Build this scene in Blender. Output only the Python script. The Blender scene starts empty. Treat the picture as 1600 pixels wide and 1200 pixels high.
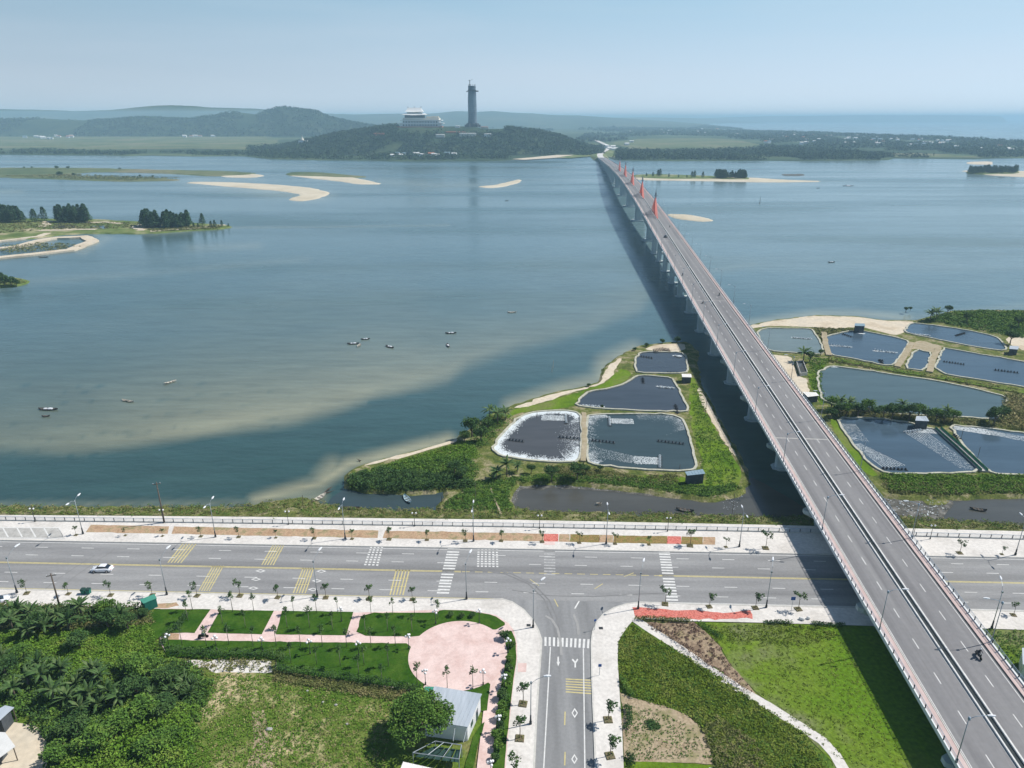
import bpy, math, random
import numpy as np
from mathutils import Vector, Matrix
from mathutils.geometry import tessellate_polygon
random.seed(7); rng = np.random.default_rng(7)
R = math.radians
scene = bpy.context.scene
# ------------------------------------------------------------------ camera
CH, FPX, HOR = 95.0, 1100.0, 183.0
TH = math.atan((600 - HOR) / FPX); CT, ST = math.cos(TH), math.sin(TH)
cam = bpy.data.cameras.new('camera'); camo = bpy.data.objects.new('camera', cam)
scene.collection.objects.link(camo); scene.camera = camo
camo.location = (0, 0, CH); camo.rotation_euler = (math.pi / 2 - TH, 0, 0)
cam.sensor_fit = 'HORIZONTAL'; cam.sensor_width = 36; cam.lens = 36 * FPX / 1600
cam.clip_start = 1; cam.clip_end = 200000
# ------------------------------------------------------------------ sky, sun, exposure
SUN_AZ, SUN_EL = R(15), R(50)         # azimuth measured from +X towards +Y
w = bpy.data.worlds.new('World'); scene.world = w; w.use_nodes = True
nt = w.node_tree; bg = nt.nodes['Background']
sky = nt.nodes.new('ShaderNodeTexSky'); sky.sky_type = 'NISHITA'; sky.sun_disc = False
sky.sun_elevation = SUN_EL; sky.sun_rotation = math.pi / 2 - SUN_AZ
sky.altitude = 50; sky.air_density = 1.0; sky.dust_density = 0.0; sky.ozone_density = 1.0
bg.inputs[1].default_value = 0.05
# pale humid air low over the horizon, a little brighter towards the sun
wn = nt.nodes; wl = nt.links
tc = wn.new('ShaderNodeTexCoord'); sx = wn.new('ShaderNodeSeparateXYZ'); wl.new(tc.outputs['Generated'], sx.inputs[0])
rmp = wn.new('ShaderNodeValToRGB'); wl.new(sx.outputs['Z'], rmp.inputs[0]); e = rmp.color_ramp.elements
kk = 1.0 / .05
def sc3(c): return (c[0] * kk, c[1] * kk, c[2] * kk, 1)
e[0].position = 0; e[0].color = sc3((.60, .72, .84)); e[1].position = .6; e[1].color = sc3((.07, .16, .36))
q = e.new(.05); q.color = sc3((.53, .66, .795)); q = e.new(.13); q.color = sc3((.385, .58, .74)); q = e.new(.2); q.color = sc3((.25, .44, .66))
sdn = wn.new('ShaderNodeVectorMath'); sdn.operation = 'DOT_PRODUCT'; wl.new(tc.outputs['Generated'], sdn.inputs[0]); sdn.inputs[1].default_value = (math.cos(SUN_AZ), math.sin(SUN_AZ), 0)
mrs = wn.new('ShaderNodeMapRange'); mrs.inputs[1].default_value = -.3; mrs.inputs[2].default_value = .95; mrs.inputs[3].default_value = .86; mrs.inputs[4].default_value = 1.26; wl.new(sdn.outputs['Value'], mrs.inputs[0])
hs = wn.new('ShaderNodeVectorMath'); hs.operation = 'SCALE'; wl.new(rmp.outputs[0], hs.inputs[0]); wl.new(mrs.outputs[0], hs.inputs['Scale'])
mz = wn.new('ShaderNodeMapRange'); mz.inputs[1].default_value = .45; mz.inputs[2].default_value = .9; mz.inputs[3].default_value = .9; mz.inputs[4].default_value = 0; wl.new(sx.outputs['Z'], mz.inputs[0])
mx = wn.new('ShaderNodeMix'); mx.data_type = 'RGBA'; wl.new(mz.outputs[0], mx.inputs[0]); wl.new(sky.outputs[0], mx.inputs[6]); wl.new(hs.outputs[0], mx.inputs[7]); cn = wn.new('ShaderNodeTexNoise'); cn.inputs['Scale'].default_value = 3; cn.inputs['Detail'].default_value = 4
cv = wn.new('ShaderNodeVectorMath'); cv.operation = 'MULTIPLY'; cv.inputs[1].default_value = (1, 1, 9); wl.new(tc.outputs['Generated'], cv.inputs[0]); wl.new(cv.outputs[0], cn.inputs['Vector'])
cm_ = wn.new('ShaderNodeMapRange'); cm_.inputs[1].default_value = .42; cm_.inputs[2].default_value = .68; cm_.inputs[3].default_value = 0; cm_.inputs[4].default_value = .12; wl.new(cn.outputs['Fac'], cm_.inputs[0])
mc = wn.new('ShaderNodeMix'); mc.data_type = 'RGBA'; wl.new(cm_.outputs[0], mc.inputs[0]); wl.new(mx.outputs[2], mc.inputs[6]); mc.inputs[7].default_value = sc3((.66, .72, .80)); wl.new(mc.outputs[2], bg.inputs[0])
sl = bpy.data.lights.new('sun', 'SUN'); sl.energy = 4.9; sl.angle = R(0.55); sl.color = (1, .955, .89)
so = bpy.data.objects.new('sun', sl); scene.collection.objects.link(so)
sd = Vector((math.cos(SUN_EL) * math.cos(SUN_AZ), math.cos(SUN_EL) * math.sin(SUN_AZ), math.sin(SUN_EL)))
so.rotation_euler = sd.to_track_quat('Z', 'Y').to_euler(); so.location = (200, 100, 400)
scene.view_settings.view_transform = 'Standard'; scene.view_settings.look = 'None'
scene.view_settings.exposure = 0.08; scene.view_settings.gamma = 1.0
scene.render.engine = 'CYCLES'
scene.cycles.volume_step_rate = 4; scene.cycles.max_bounces = 6; scene.cycles.volume_bounces = 1
scene.cycles.use_denoising = True
HAZE = 1.4e-4

WL = -2.5                              # water level; road level is 0
# ------------------------------------------------------------------ helpers
def G(px, py, z=0.0):
    u = (px - 800) / FPX; v = (py - 600) / FPX
    f = CT - v * ST; d = ST + v * CT; t = (CH - z) / d
    return (u * t, f * t, z)
def GA(pts, z=0.0):
    return np.array([G(x, y, z) for x, y in pts])
def RY(px, py, Y):                     # the point on a sight line at ground distance Y
    u = (px - 800) / FPX; v = (py - 600) / FPX
    f = CT - v * ST; d = ST + v * CT; t = Y / f
    return (u * t, Y, CH - d * t)
def PX(p):
    p = np.asarray(p, float); x, y, z = p[..., 0], p[..., 1], p[..., 2]; dz = CH - z
    zc = y * CT + dz * ST; yc = -y * ST + dz * CT
    return 800 + FPX * x / zc, 600 + FPX * yc / zc
def link(o, parent=None):
    scene.collection.objects.link(o)
    if parent is not None: o.parent = parent
    return o
def tag(o, label=None, cat=None, group=None, kind=None):
    if label: o['label'] = label
    if cat: o['category'] = cat
    if group: o['group'] = group
    if kind: o['kind'] = kind
    return o
def empty(name, loc=(0, 0, 0), rz=0, sc=1, label=None, cat=None, group=None):
    o = bpy.data.objects.new(name, None); link(o); o.location = loc; o.rotation_euler = (0, 0, rz)
    o.scale = (sc, sc, sc) if not hasattr(sc, '__len__') else sc
    o.empty_display_size = .1
    return tag(o, label, cat, group)
def mesh_np(name, V, Fa, mat=None, smooth=False):
    """V (n,3); Fa (m,k) constant-size faces."""
    V = np.asarray(V, np.float32); Fa = np.asarray(Fa, np.int32)
    me = bpy.data.meshes.new(name); me.vertices.add(len(V)); me.vertices.foreach_set('co', V.ravel())
    m, k = Fa.shape; me.loops.add(m * k); me.loops.foreach_set('vertex_index', Fa.ravel())
    me.polygons.add(m); me.polygons.foreach_set('loop_start', np.arange(0, m * k, k, dtype=np.int32))
    me.polygons.foreach_set('loop_total', np.full(m, k, np.int32))
    if smooth: me.polygons.foreach_set('use_smooth', np.ones(m, bool))
    me.update(calc_edges=True)
    if mat: me.materials.append(mat)
    return me
def addm(name, me, parent=None, loc=(0, 0, 0), rz=0, label=None, cat=None, group=None, kind=None):
    o = bpy.data.objects.new(name, me); link(o, parent); o.location = loc; o.rotation_euler = (0, 0, rz)
    return tag(o, label, cat, group, kind)
class MB:
    """collects shapes into ONE mesh"""
    def __init__(s): s.v = []; s.f = []; s.n = 0
    def add(s, V, Fs):
        s.v.extend([tuple(p) for p in V]); s.f.extend([tuple(i + s.n for i in q) for q in Fs]); s.n += len(V)
    def box(s, c, d, rz=0, taper=1.0):
        x, y, z = d[0] / 2, d[1] / 2, d[2] / 2; cr, sr = math.cos(rz), math.sin(rz); V = []
        for k, t in ((-1, 1), (1, taper)):
            for a, b in ((-1, -1), (1, -1), (1, 1), (-1, 1)):
                X, Y = a * x * t, b * y * t
                V.append((c[0] + X * cr - Y * sr, c[1] + X * sr + Y * cr, c[2] + k * z))
        s.add(V, [(3, 2, 1, 0), (4, 5, 6, 7), (0, 1, 5, 4), (1, 2, 6, 5), (2, 3, 7, 6), (3, 0, 4, 7)])
    def tube(s, pts, rad, n=8, cap=True):
        pts = [Vector(p) for p in pts]
        if not hasattr(rad, '__len__'): rad = [rad] * len(pts)
        V = []; Fs = []
        for i, p in enumerate(pts):
            t = (pts[min(i + 1, len(pts) - 1)] - pts[max(i - 1, 0)]).normalized()
            a = t.orthogonal().normalized() if abs(t.z) < .95 else Vector((1, 0, 0)); a = (a - t * a.dot(t)).normalized()
            b = t.cross(a)
            for k in range(n):
                q = 2 * math.pi * k / n; V.append(p + (a * math.cos(q) + b * math.sin(q)) * rad[i])
        for i in range(len(pts) - 1):
            for k in range(n):
                Fs.append((i * n + k, i * n + (k + 1) % n, (i + 1) * n + (k + 1) % n, (i + 1) * n + k))
        if cap: Fs += [tuple(range(n))[::-1], tuple(range((len(pts) - 1) * n, len(pts) * n))]
        s.add(V, Fs)
    def ball(s, c, r, n=8, m=6):
        if not hasattr(r, '__len__'): r = (r, r, r)
        V = [(c[0], c[1], c[2] + r[2])]
        for i in range(1, m):
            a = math.pi * i / m
            for k in range(n):
                b = 2 * math.pi * k / n
                V.append((c[0] + r[0] * math.sin(a) * math.cos(b), c[1] + r[1] * math.sin(a) * math.sin(b), c[2] + r[2] * math.cos(a)))
        V.append((c[0], c[1], c[2] - r[2])); Fs = []
        for k in range(n):
            Fs.append((0, 1 + k, 1 + (k + 1) % n)); Fs.append((len(V) - 1, len(V) - 2 - k, len(V) - 2 - (k + 1) % n))
        for i in range(m - 2):
            for k in range(n):
                a = 1 + i * n; b = a + n; Fs.append((a + k, b + k, b + (k + 1) % n, a + (k + 1) % n))
        s.add(V, Fs)
    def loft(s, secs, cap=True):
        n = len(secs[0]); V = [p for q in secs for p in q]; Fs = []
        for i in range(len(secs) - 1):
            for k in range(n):
                Fs.append((i * n + k, i * n + (k + 1) % n, (i + 1) * n + (k + 1) % n, (i + 1) * n + k))
        if cap: Fs += [tuple(range(n))[::-1], tuple(range((len(secs) - 1) * n, len(secs) * n))]
        s.add(V, Fs)
    def mesh(s, name, mat, smooth=False):
        me = bpy.data.meshes.new(name); me.from_pydata(s.v, [], s.f)
        if mat: me.materials.append(mat)
        if smooth:
            for p in me.polygons: p.use_smooth = True
        me.update(); return me
    def build(s, name, mat, parent=None, smooth=False, **k):
        return addm(name, s.mesh(name, mat, smooth), parent, **k)
# ------------------------------------------------------------------ materials
def mat(name, c1, c2=None, c3=None, scale=1.0, rough=.85, bump=0.0, bscale=None, stretch=None, island=0.0,
        metal=0.0, fine=None, contrast=(.35, .65), coord='pos', spec=.08, emit=None):
    m = bpy.data.materials.new(name); m.use_nodes = True; t = m.node_tree; N = t.nodes; L = t.links
    b = N['Principled BSDF']; b.inputs['Roughness'].default_value = rough; b.inputs['Metallic'].default_value = metal
    b.inputs['Specular IOR Level'].default_value = spec
    b.inputs['Base Color'].default_value = (*c1, 1)
    src = None
    if c2 or bump:
        if coord == 'pos':
            g = N.new('ShaderNodeNewGeometry'); vec = g.outputs['Position']
        else:
            g = N.new('ShaderNodeTexCoord'); vec = g.outputs['UV' if coord == 'uv' else 'Object']
        if stretch:
            mp = N.new('ShaderNodeVectorMath'); mp.operation = 'MULTIPLY'; mp.inputs[1].default_value = stretch
            L.new(vec, mp.inputs[0]); vec = mp.outputs[0]
    if c2:
        n = N.new('ShaderNodeTexNoise'); n.inputs['Scale'].default_value = scale; n.inputs['Detail'].default_value = 6
        n.inputs['Roughness'].default_value = .62
        L.new(vec, n.inputs['Vector'])
        r = N.new('ShaderNodeValToRGB'); e = r.color_ramp.elements
        e[0].position = contrast[0]; e[0].color = (*c1, 1); e[1].position = contrast[1]; e[1].color = (*(c3 or c2), 1)
        if c3:
            q = r.color_ramp.elements.new((contrast[0] + contrast[1]) / 2); q.color = (*c2, 1)
        L.new(n.outputs['Fac'], r.inputs[0]); src = r.outputs[0]
        if fine:
            n2 = N.new('ShaderNodeTexNoise'); n2.inputs['Scale'].default_value = fine[0]; n2.inputs['Detail'].default_value = 4
            g2 = N.new('ShaderNodeNewGeometry'); L.new(g2.outputs['Position'], n2.inputs['Vector'])
            mr = N.new('ShaderNodeMapRange'); mr.inputs[1].default_value = .3; mr.inputs[2].default_value = .7
            mr.inputs[3].default_value = 1 - fine[1]; mr.inputs[4].default_value = 1 + fine[1]
            L.new(n2.outputs['Fac'], mr.inputs[0])
            h = N.new('ShaderNodeVectorMath'); h.operation = 'SCALE'; L.new(src, h.inputs[0]); L.new(mr.outputs[0], h.inputs['Scale'])
            src = h.outputs[0]
    if island:
        g = N.new('ShaderNodeNewGeometry'); mr = N.new('ShaderNodeMapRange')
        mr.inputs[3].default_value = 1 - island; mr.inputs[4].default_value = 1 + island
        L.new(g.outputs['Random Per Island'], mr.inputs[0])
        h = N.new('ShaderNodeVectorMath'); h.operation = 'SCALE'
        if src is not None: L.new(src, h.inputs[0])
        else: h.inputs[0].default_value = c1
        L.new(mr.outputs[0], h.inputs['Scale']); src = h.outputs[0]
    if src is not None: L.new(src, b.inputs['Base Color'])
    if bump:
        nb = N.new('ShaderNodeTexNoise'); nb.inputs['Scale'].default_value = bscale or scale * 4; nb.inputs['Detail'].default_value = 4
        L.new(vec, nb.inputs['Vector'])
        bp = N.new('ShaderNodeBump'); bp.inputs['Strength'].default_value = 1; bp.inputs['Distance'].default_value = bump
        L.new(nb.outputs['Fac'], bp.inputs['Height']); L.new(bp.outputs[0], b.inputs['Normal'])
    if emit: b.inputs['Emission Color'].default_value = (*emit, 1)
    return m
Mt = {}
Mt['asphalt'] = mat('asphalt', (.215, .215, .217), (.28, .28, .28), (.325, .325, .322), scale=.5, stretch=(.06, .55, 1), rough=.8, fine=(1.7, .07), contrast=(.3, .72))
Mt['asphalt2'] = mat('asphalt_side', (.20, .203, .206), (.255, .258, .26), (.31, .312, .312), scale=.5, stretch=(.7, .05, 1), rough=.8, fine=(1.7, .07), contrast=(.3, .72))
Mt['deckroad'] = mat('deck_asphalt', (.165, .163, .168), (.225, .222, .226), (.275, .273, .272), scale=.55, stretch=(.75, .02, 1), rough=.8, coord='uv', fine=(1.2, .05), contrast=(.3, .7))
Mt['pave'] = mat('pavement_tiles', (.58, .55, .51), (.66, .63, .59), (.70, .67, .625), scale=.16, rough=.8, fine=(1.6, .11))
Mt['concrete'] = mat('concrete', (.36, .35, .33), (.5, .49, .46), scale=.6, rough=.85, fine=(3, .08))
Mt['pier'] = mat('pier_concrete', (.36, .42, .43), (.52, .57, .57), scale=.3, rough=.85, stretch=(1, 1, .2), coord='obj')
Mt['pink'] = mat('pink_pavers', (.62, .45, .41), (.69, .53, .49), (.75, .59, .55), scale=.35, rough=.85, fine=(2.5, .07))
Mt['deckpink'] = mat('pink_footway', (.50, .38, .355), (.6, .49, .46), scale=1.2, rough=.85, coord='uv', stretch=(1, .3, 1))
Mt['kerb'] = mat('kerb_stone', (.5, .49, .45), (.62, .6, .56), scale=1)
Mt['white'] = mat('white_paint', (.55, .55, .53), (.72, .72, .70), scale=1.3, rough=.7, contrast=(.3, .6))
Mt['yellow'] = mat('yellow_paint', (.44, .385, .20), (.60, .52, .25), scale=1.3, rough=.7, contrast=(.3, .6))
Mt['faded'] = mat('worn_white_paint', (.30, .30, .30), (.5, .5, .49), scale=1.8, rough=.75)
Mt['lawn'] = mat('mown_lawn', (.026, .078, .006), (.040, .098, .009), (.060, .12, .014), scale=.35, rough=.95, fine=(3, .22), bump=.05, bscale=6)
Mt['meadow'] = mat('rough_meadow', (.07, .13, .016), (.11, .17, .025), (.22, .2, .085), scale=.11, rough=.95, fine=(1.8, .3), bump=.1, bscale=3)
Mt['meadowdry'] = mat('dry_meadow', (.075, .14, .018), (.15, .19, .045), (.50, .42, .25), scale=.085, rough=.95, fine=(1.8, .3), bump=.1, bscale=3, contrast=(.36, .64))
Mt['brightfield'] = mat('bright_field', (.075, .15, .010), (.125, .205, .015), (.16, .19, .05), scale=.06, rough=.95, fine=(1.6, .22), bump=.06, bscale=3)
Mt['openfield'] = mat('open_field', (.10, .19, .012), (.13, .20, .022), (.17, .185, .085), scale=.035, rough=.95, fine=(1.4, .3), bump=.1, bscale=2.5, contrast=(.42, .62))
Mt['leafshrub'] = mat('shrub_leaf', (0.090, 0.144, 0.014), (0.144, 0.204, 0.024), (0.228, 0.264, 0.060), scale=.16, rough=.75, island=.4)
Mt['shrubfield'] = mat('shrub_field', (0.046, 0.098, 0.016), (0.091, 0.163, 0.023), (0.156, 0.208, 0.046), scale=.14, rough=.95, fine=(1.5, .35), bump=.15, bscale=2)
Mt['soilbeige'] = mat('beige_soil', (.30, .235, .15), (.40, .32, .22), (.24, .22, .11), scale=.3, rough=.95, fine=(2.4, .25), bump=.06, bscale=3)
Mt['soilbrown'] = mat('brown_soil', (.20, .145, .10), (.34, .26, .18), (.24, .2, .11), scale=.3, rough=.95, fine=(2, .3), bump=.08, bscale=3)
Mt['orange'] = mat('orange_soil', (.36, .24, .15), (.46, .32, .21), (.27, .24, .13), scale=.45, rough=.95, fine=(3, .2), bump=.05, bscale=4)
Mt['redleaf'] = mat('red_leaved_bed', (.48, .10, .075), (.62, .22, .18), (.5, .13, .1), scale=1.2, rough=.95, fine=(4, .3), bump=.1, bscale=4)
Mt['olive'] = mat('olive_bed', (.20, .17, .06), (.28, .19, .08), (.17, .19, .05), scale=.5, rough=.95, fine=(4, .3), bump=.06, bscale=4)
Mt['sand'] = mat('pale_sand', (.50, .42, .31), (.62, .54, .42), (.56, .5, .40), scale=.08, rough=.95, fine=(.8, .12))
Mt['sandwhite'] = mat('white_sand', (.50, .44, .33), (.62, .56, .44), scale=.02, rough=.95, fine=(.3, .08))
Mt['mud'] = mat('mud_with_debris', (.07, .072, .065), (.11, .108, .095), (.2, .195, .18), scale=.5, rough=.9, fine=(3, .4))
Mt['bank'] = mat('grassy_bank', (.07, .10, .025), (.13, .15, .04), (.30, .26, .16), scale=.25, rough=.95, fine=(2, .3), bump=.1, bscale=3)
Mt['isle'] = mat('island_grass', (.085, .13, .03), (.15, .19, .06), (.42, .36, .24), scale=.03, rough=.95, fine=(.3, .25), contrast=(.38, .66))
Mt['marsh'] = mat('far_grass', (.075, .11, .045), (.13, .155, .07), (.2, .185, .11), scale=.006, rough=.95, fine=(.05, .2))
Mt['farland'] = mat('far_country', (.028, .052, .028), (.05, .08, .04), (.12, .15, .075), scale=.0028, rough=.95, fine=(.02, .35), stretch=(.5, 1, 1))
Mt['forest'] = mat('forest_floor', (.02, .04, .02), (.035, .06, .028), (.065, .085, .04), scale=.012, rough=.95, fine=(.08, .3))
Mt['farhill'] = mat('wooded_hills', (.035, .06, .03), (.06, .085, .04), (.10, .11, .06), scale=.002, rough=.95, fine=(.012, .3))
Mt['bed'] = mat('river_bed', (.1, .1, .07), (.16, .15, .1), scale=.01)
Mt['leaf'] = mat('leaf_green', (0.051, 0.109, 0.020), (0.087, 0.174, 0.029), (0.145, 0.232, 0.041), scale=.5, rough=.7, island=.35)
Mt['leafdark'] = mat('leaf_dark', (0.031, 0.072, 0.024), (0.052, 0.107, 0.031), (0.086, 0.147, 0.041), scale=.4, rough=.7, island=.35)
Mt['leafbright'] = mat('leaf_bright', (0.078, 0.163, 0.016), (0.117, 0.221, 0.026), (0.182, 0.260, 0.046), scale=.35, rough=.75, island=.3)
Mt['leafpalm'] = mat('palm_leaf', (0.042, 0.089, 0.026), (0.065, 0.119, 0.038), (0.131, 0.178, 0.071), scale=.5, rough=.55, island=.3)
Mt['leafolive'] = mat('leaf_olive', (0.104, 0.130, 0.039), (0.156, 0.169, 0.058), (0.260, 0.234, 0.104), scale=.4, rough=.8, island=.35)
Mt['casu'] = mat('casuarina_needles', (0.035, 0.084, 0.045), (0.055, 0.113, 0.055), (0.087, 0.148, 0.070), scale=.2, rough=.85, island=.3)
Mt['farleaf'] = mat('far_leaf', (.020, .044, .022), (.036, .068, .030), (.07, .10, .042), scale=.02, rough=.85, island=.45)
Mt['drybrush'] = mat('dry_brush', (0.162, 0.101, 0.081), (0.230, 0.162, 0.115), scale=.6, rough=.9, island=.35)
Mt['drygrass'] = mat('dry_grass', (.26, .24, .09), (.38, .33, .17), scale=.4, rough=.9, island=.3)
Mt['bark'] = mat('bark', (.13, .105, .08), (.2, .165, .13), scale=4, rough=.9, coord='obj')
Mt['bark2'] = mat('pale_bark', (.24, .21, .17), (.33, .3, .25), scale=4, rough=.9, coord='obj')
Mt['steel'] = mat('galvanised_steel', (.30, .34, .37), (.38, .42, .45), scale=2, rough=.45, metal=.3, coord='obj')
Mt['darkmetal'] = mat('dark_metal', (.045, .05, .055), (.07, .075, .08), scale=2, rough=.5, coord='obj')
Mt['bluesteel'] = mat('blue_grey_rail', (.26, .34, .42), (.34, .42, .5), scale=2, rough=.5, coord='obj')
Mt['lampwhite'] = mat('lamp_white', (.75, .77, .8), rough=.35)
Mt['globe'] = mat('globe_white', (.85, .85, .86), rough=.25, spec=.5)
Mt['wood'] = mat('weathered_wood', (.10, .08, .065), (.17, .14, .115), scale=3, rough=.9, coord='obj')
Mt['redp'] = mat('red_cable_paint', (.72, .16, .13), (.62, .12, .10), scale=.5, rough=.6)
Mt['rednet'] = mat('red_stay_paint', (.80, .28, .22), (.72, .22, .18), scale=.5, rough=.6)
Mt['pylon'] = mat('pylon_concrete', (.30, .31, .33), (.4, .41, .42), scale=.5)
Mt['dark'] = mat('dark_gap', (.035, .045, .05), (.055, .065, .07), scale=.6)
Mt['carwhite'] = mat('car_paint_white', (.80, .82, .86), rough=.22, spec=.6)
Mt['cardark'] = mat('car_paint_dark', (.03, .035, .04), rough=.25, spec=.6)
Mt['glass'] = mat('tinted_glass', (.02, .03, .045), rough=.08, spec=.7)
Mt['tyre'] = mat('tyre', (.02, .02, .02), rough=.9)
Mt['chrome'] = mat('alloy', (.5, .5, .52), rough=.3, metal=.8)
Mt['redlamp'] = mat('tail_light_red', (.45, .02, .02), rough=.3)
Mt['skin'] = mat('skin', (.38, .22, .15), rough=.6)
Mt['clothblue'] = mat('blue_cloth', (.12, .16, .25), rough=.9)
Mt['clothdark'] = mat('dark_cloth', (.03, .035, .045), rough=.9)
Mt['clothpale'] = mat('pale_cloth', (.4, .46, .4), rough=.9)
Mt['hull'] = mat('boat_hull', (.06, .065, .065), (.13, .12, .11), scale=3, rough=.8, coord='obj')
Mt['hullpale'] = mat('pale_hull', (.42, .40, .34), (.55, .52, .46), scale=3, rough=.8, coord='obj')
Mt['hullblue'] = mat('blue_grey_hull', (.22, .33, .38), (.32, .42, .46), scale=3, rough=.8, coord='obj')
Mt['cargo'] = mat('white_cargo', (.6, .63, .66), rough=.7)
Mt['roofgrey'] = mat('grey_sheet_roof', (.36, .41, .46), (.50, .55, .61), scale=.5, rough=.5, stretch=(1, .1, 1), coord='obj')
Mt['roofblue'] = mat('blue_sheet_roof', (.20, .30, .36), (.27, .36, .42), scale=1, rough=.5, coord='obj')
Mt['roofgreen'] = mat('green_sheet_roof', (.06, .26, .19), (.08, .30, .22), scale=1, rough=.5, coord='obj')
Mt['wallgreen'] = mat('green_sheet_wall', (.02, .14, .11), (.03, .17, .13), scale=1, rough=.5, coord='obj')
Mt['roofred'] = mat('red_tile_roof', (.38, .15, .09), (.45, .2, .13), scale=.2, rough=.8)
Mt['roofpale'] = mat('pale_roof', (.74, .73, .70), (.82, .81, .78), scale=.3, rough=.6)
Mt['wallwhite'] = mat('white_wall', (.66, .68, .68), (.76, .77, .77), scale=.5, rough=.8, coord='obj')
Mt['walldark'] = mat('dark_wall', (.06, .07, .08), (.10, .11, .12), scale=1, rough=.8, coord='obj')
Mt['roofylw'] = mat('yellow_green_sheet', (.34, .38, .16), (.42, .46, .24), scale=1, rough=.6, coord='obj')
Mt['glasswin'] = mat('window_glass', (.05, .08, .11), rough=.15, spec=.6)
Mt['net'] = mat('dark_green_net', (.02, .05, .045), (.04, .08, .07), scale=3, rough=.9)
Mt['greennet'] = mat('green_net', (.06, .24, .14), (.1, .3, .19), scale=1, rough=.8)
Mt['foam'] = mat('white_foam', (.62, .68, .71), (.74, .79, .8), scale=2, rough=.9)
Mt['twr'] = mat('tower_blue_grey', (.10, .14, .18), (.16, .20, .24), scale=.08, rough=.8, stretch=(1, 1, .5))
Mt['cream'] = mat('cream_wall', (.62, .58, .48), (.7, .66, .56), scale=.1)
Mt['blue_sign'] = mat('blue_sign', (.05, .12, .35), rough=.5)
Mt['pondrim'] = mat('pond_rim_concrete', (.36, .36, .28), (.50, .49, .41), (.2, .22, .12), scale=.35, rough=.9, fine=(2.5, .2), contrast=(.3, .75))
Mt['trash'] = mat('litter', (.5, .52, .5), (.25, .3, .35), scale=.8, island=.5)
Mt['tarp'] = mat('white_tarpaulin', (.62, .62, .6), (.7, .7, .68), scale=1)
Mt['pot'] = mat('planter_soil', (.12, .13, .06), (.2, .15, .1), scale=3)
Mt['lane'] = mat('dike_path_soil', (.42, .36, .26), (.32, .27, .17), scale=.5, fine=(2, .2))

def add_wear(m, nx, ny, c, width, stops):
    """multiply the colour by a ramp across the road; distance = nx*x + ny*y - c, 0..width"""
    t = m.node_tree; N = t.nodes; L = t.links; b = N['Principled BSDF']; old = b.inputs['Base Color'].links[0].from_socket
    g = N.new('ShaderNodeNewGeometry'); d = N.new('ShaderNodeVectorMath'); d.operation = 'DOT_PRODUCT'; d.inputs[1].default_value = (nx, ny, 0); L.new(g.outputs['Position'], d.inputs[0])
    nz = N.new('ShaderNodeTexNoise'); nz.inputs['Scale'].default_value = .03; nz.inputs['Detail'].default_value = 3; L.new(g.outputs['Position'], nz.inputs['Vector'])
    nm = N.new('ShaderNodeMath'); nm.operation = 'MULTIPLY_ADD'; nm.inputs[1].default_value = 3.0; nm.inputs[2].default_value = -1.5 - c; L.new(nz.outputs['Fac'], nm.inputs[0])
    a = N.new('ShaderNodeMath'); a.operation = 'ADD'; L.new(d.outputs['Value'], a.inputs[0]); L.new(nm.outputs[0], a.inputs[1])
    dv = N.new('ShaderNodeMath'); dv.operation = 'DIVIDE'; dv.inputs[1].default_value = width; L.new(a.outputs[0], dv.inputs[0])
    r = N.new('ShaderNodeValToRGB'); L.new(dv.outputs[0], r.inputs[0]); e = r.color_ramp.elements; r.color_ramp.interpolation = 'EASE'
    e[0].position = stops[0][0]; e[0].color = (stops[0][1],) * 3 + (1,); e[1].position = stops[-1][0]; e[1].color = (stops[-1][1],) * 3 + (1,)
    for p, v in stops[1:-1]: q = e.new(p); q.color = (v, v, v, 1)
    mu = N.new('ShaderNodeMix'); mu.data_type = 'RGBA'; mu.blend_type = 'MULTIPLY'; mu.inputs[0].default_value = 1; L.new(old, mu.inputs[6]); L.new(r.outputs[0], mu.inputs[7]); L.new(mu.outputs[2], b.inputs['Base Color'])
_a = np.array([0, 0]); 
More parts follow.
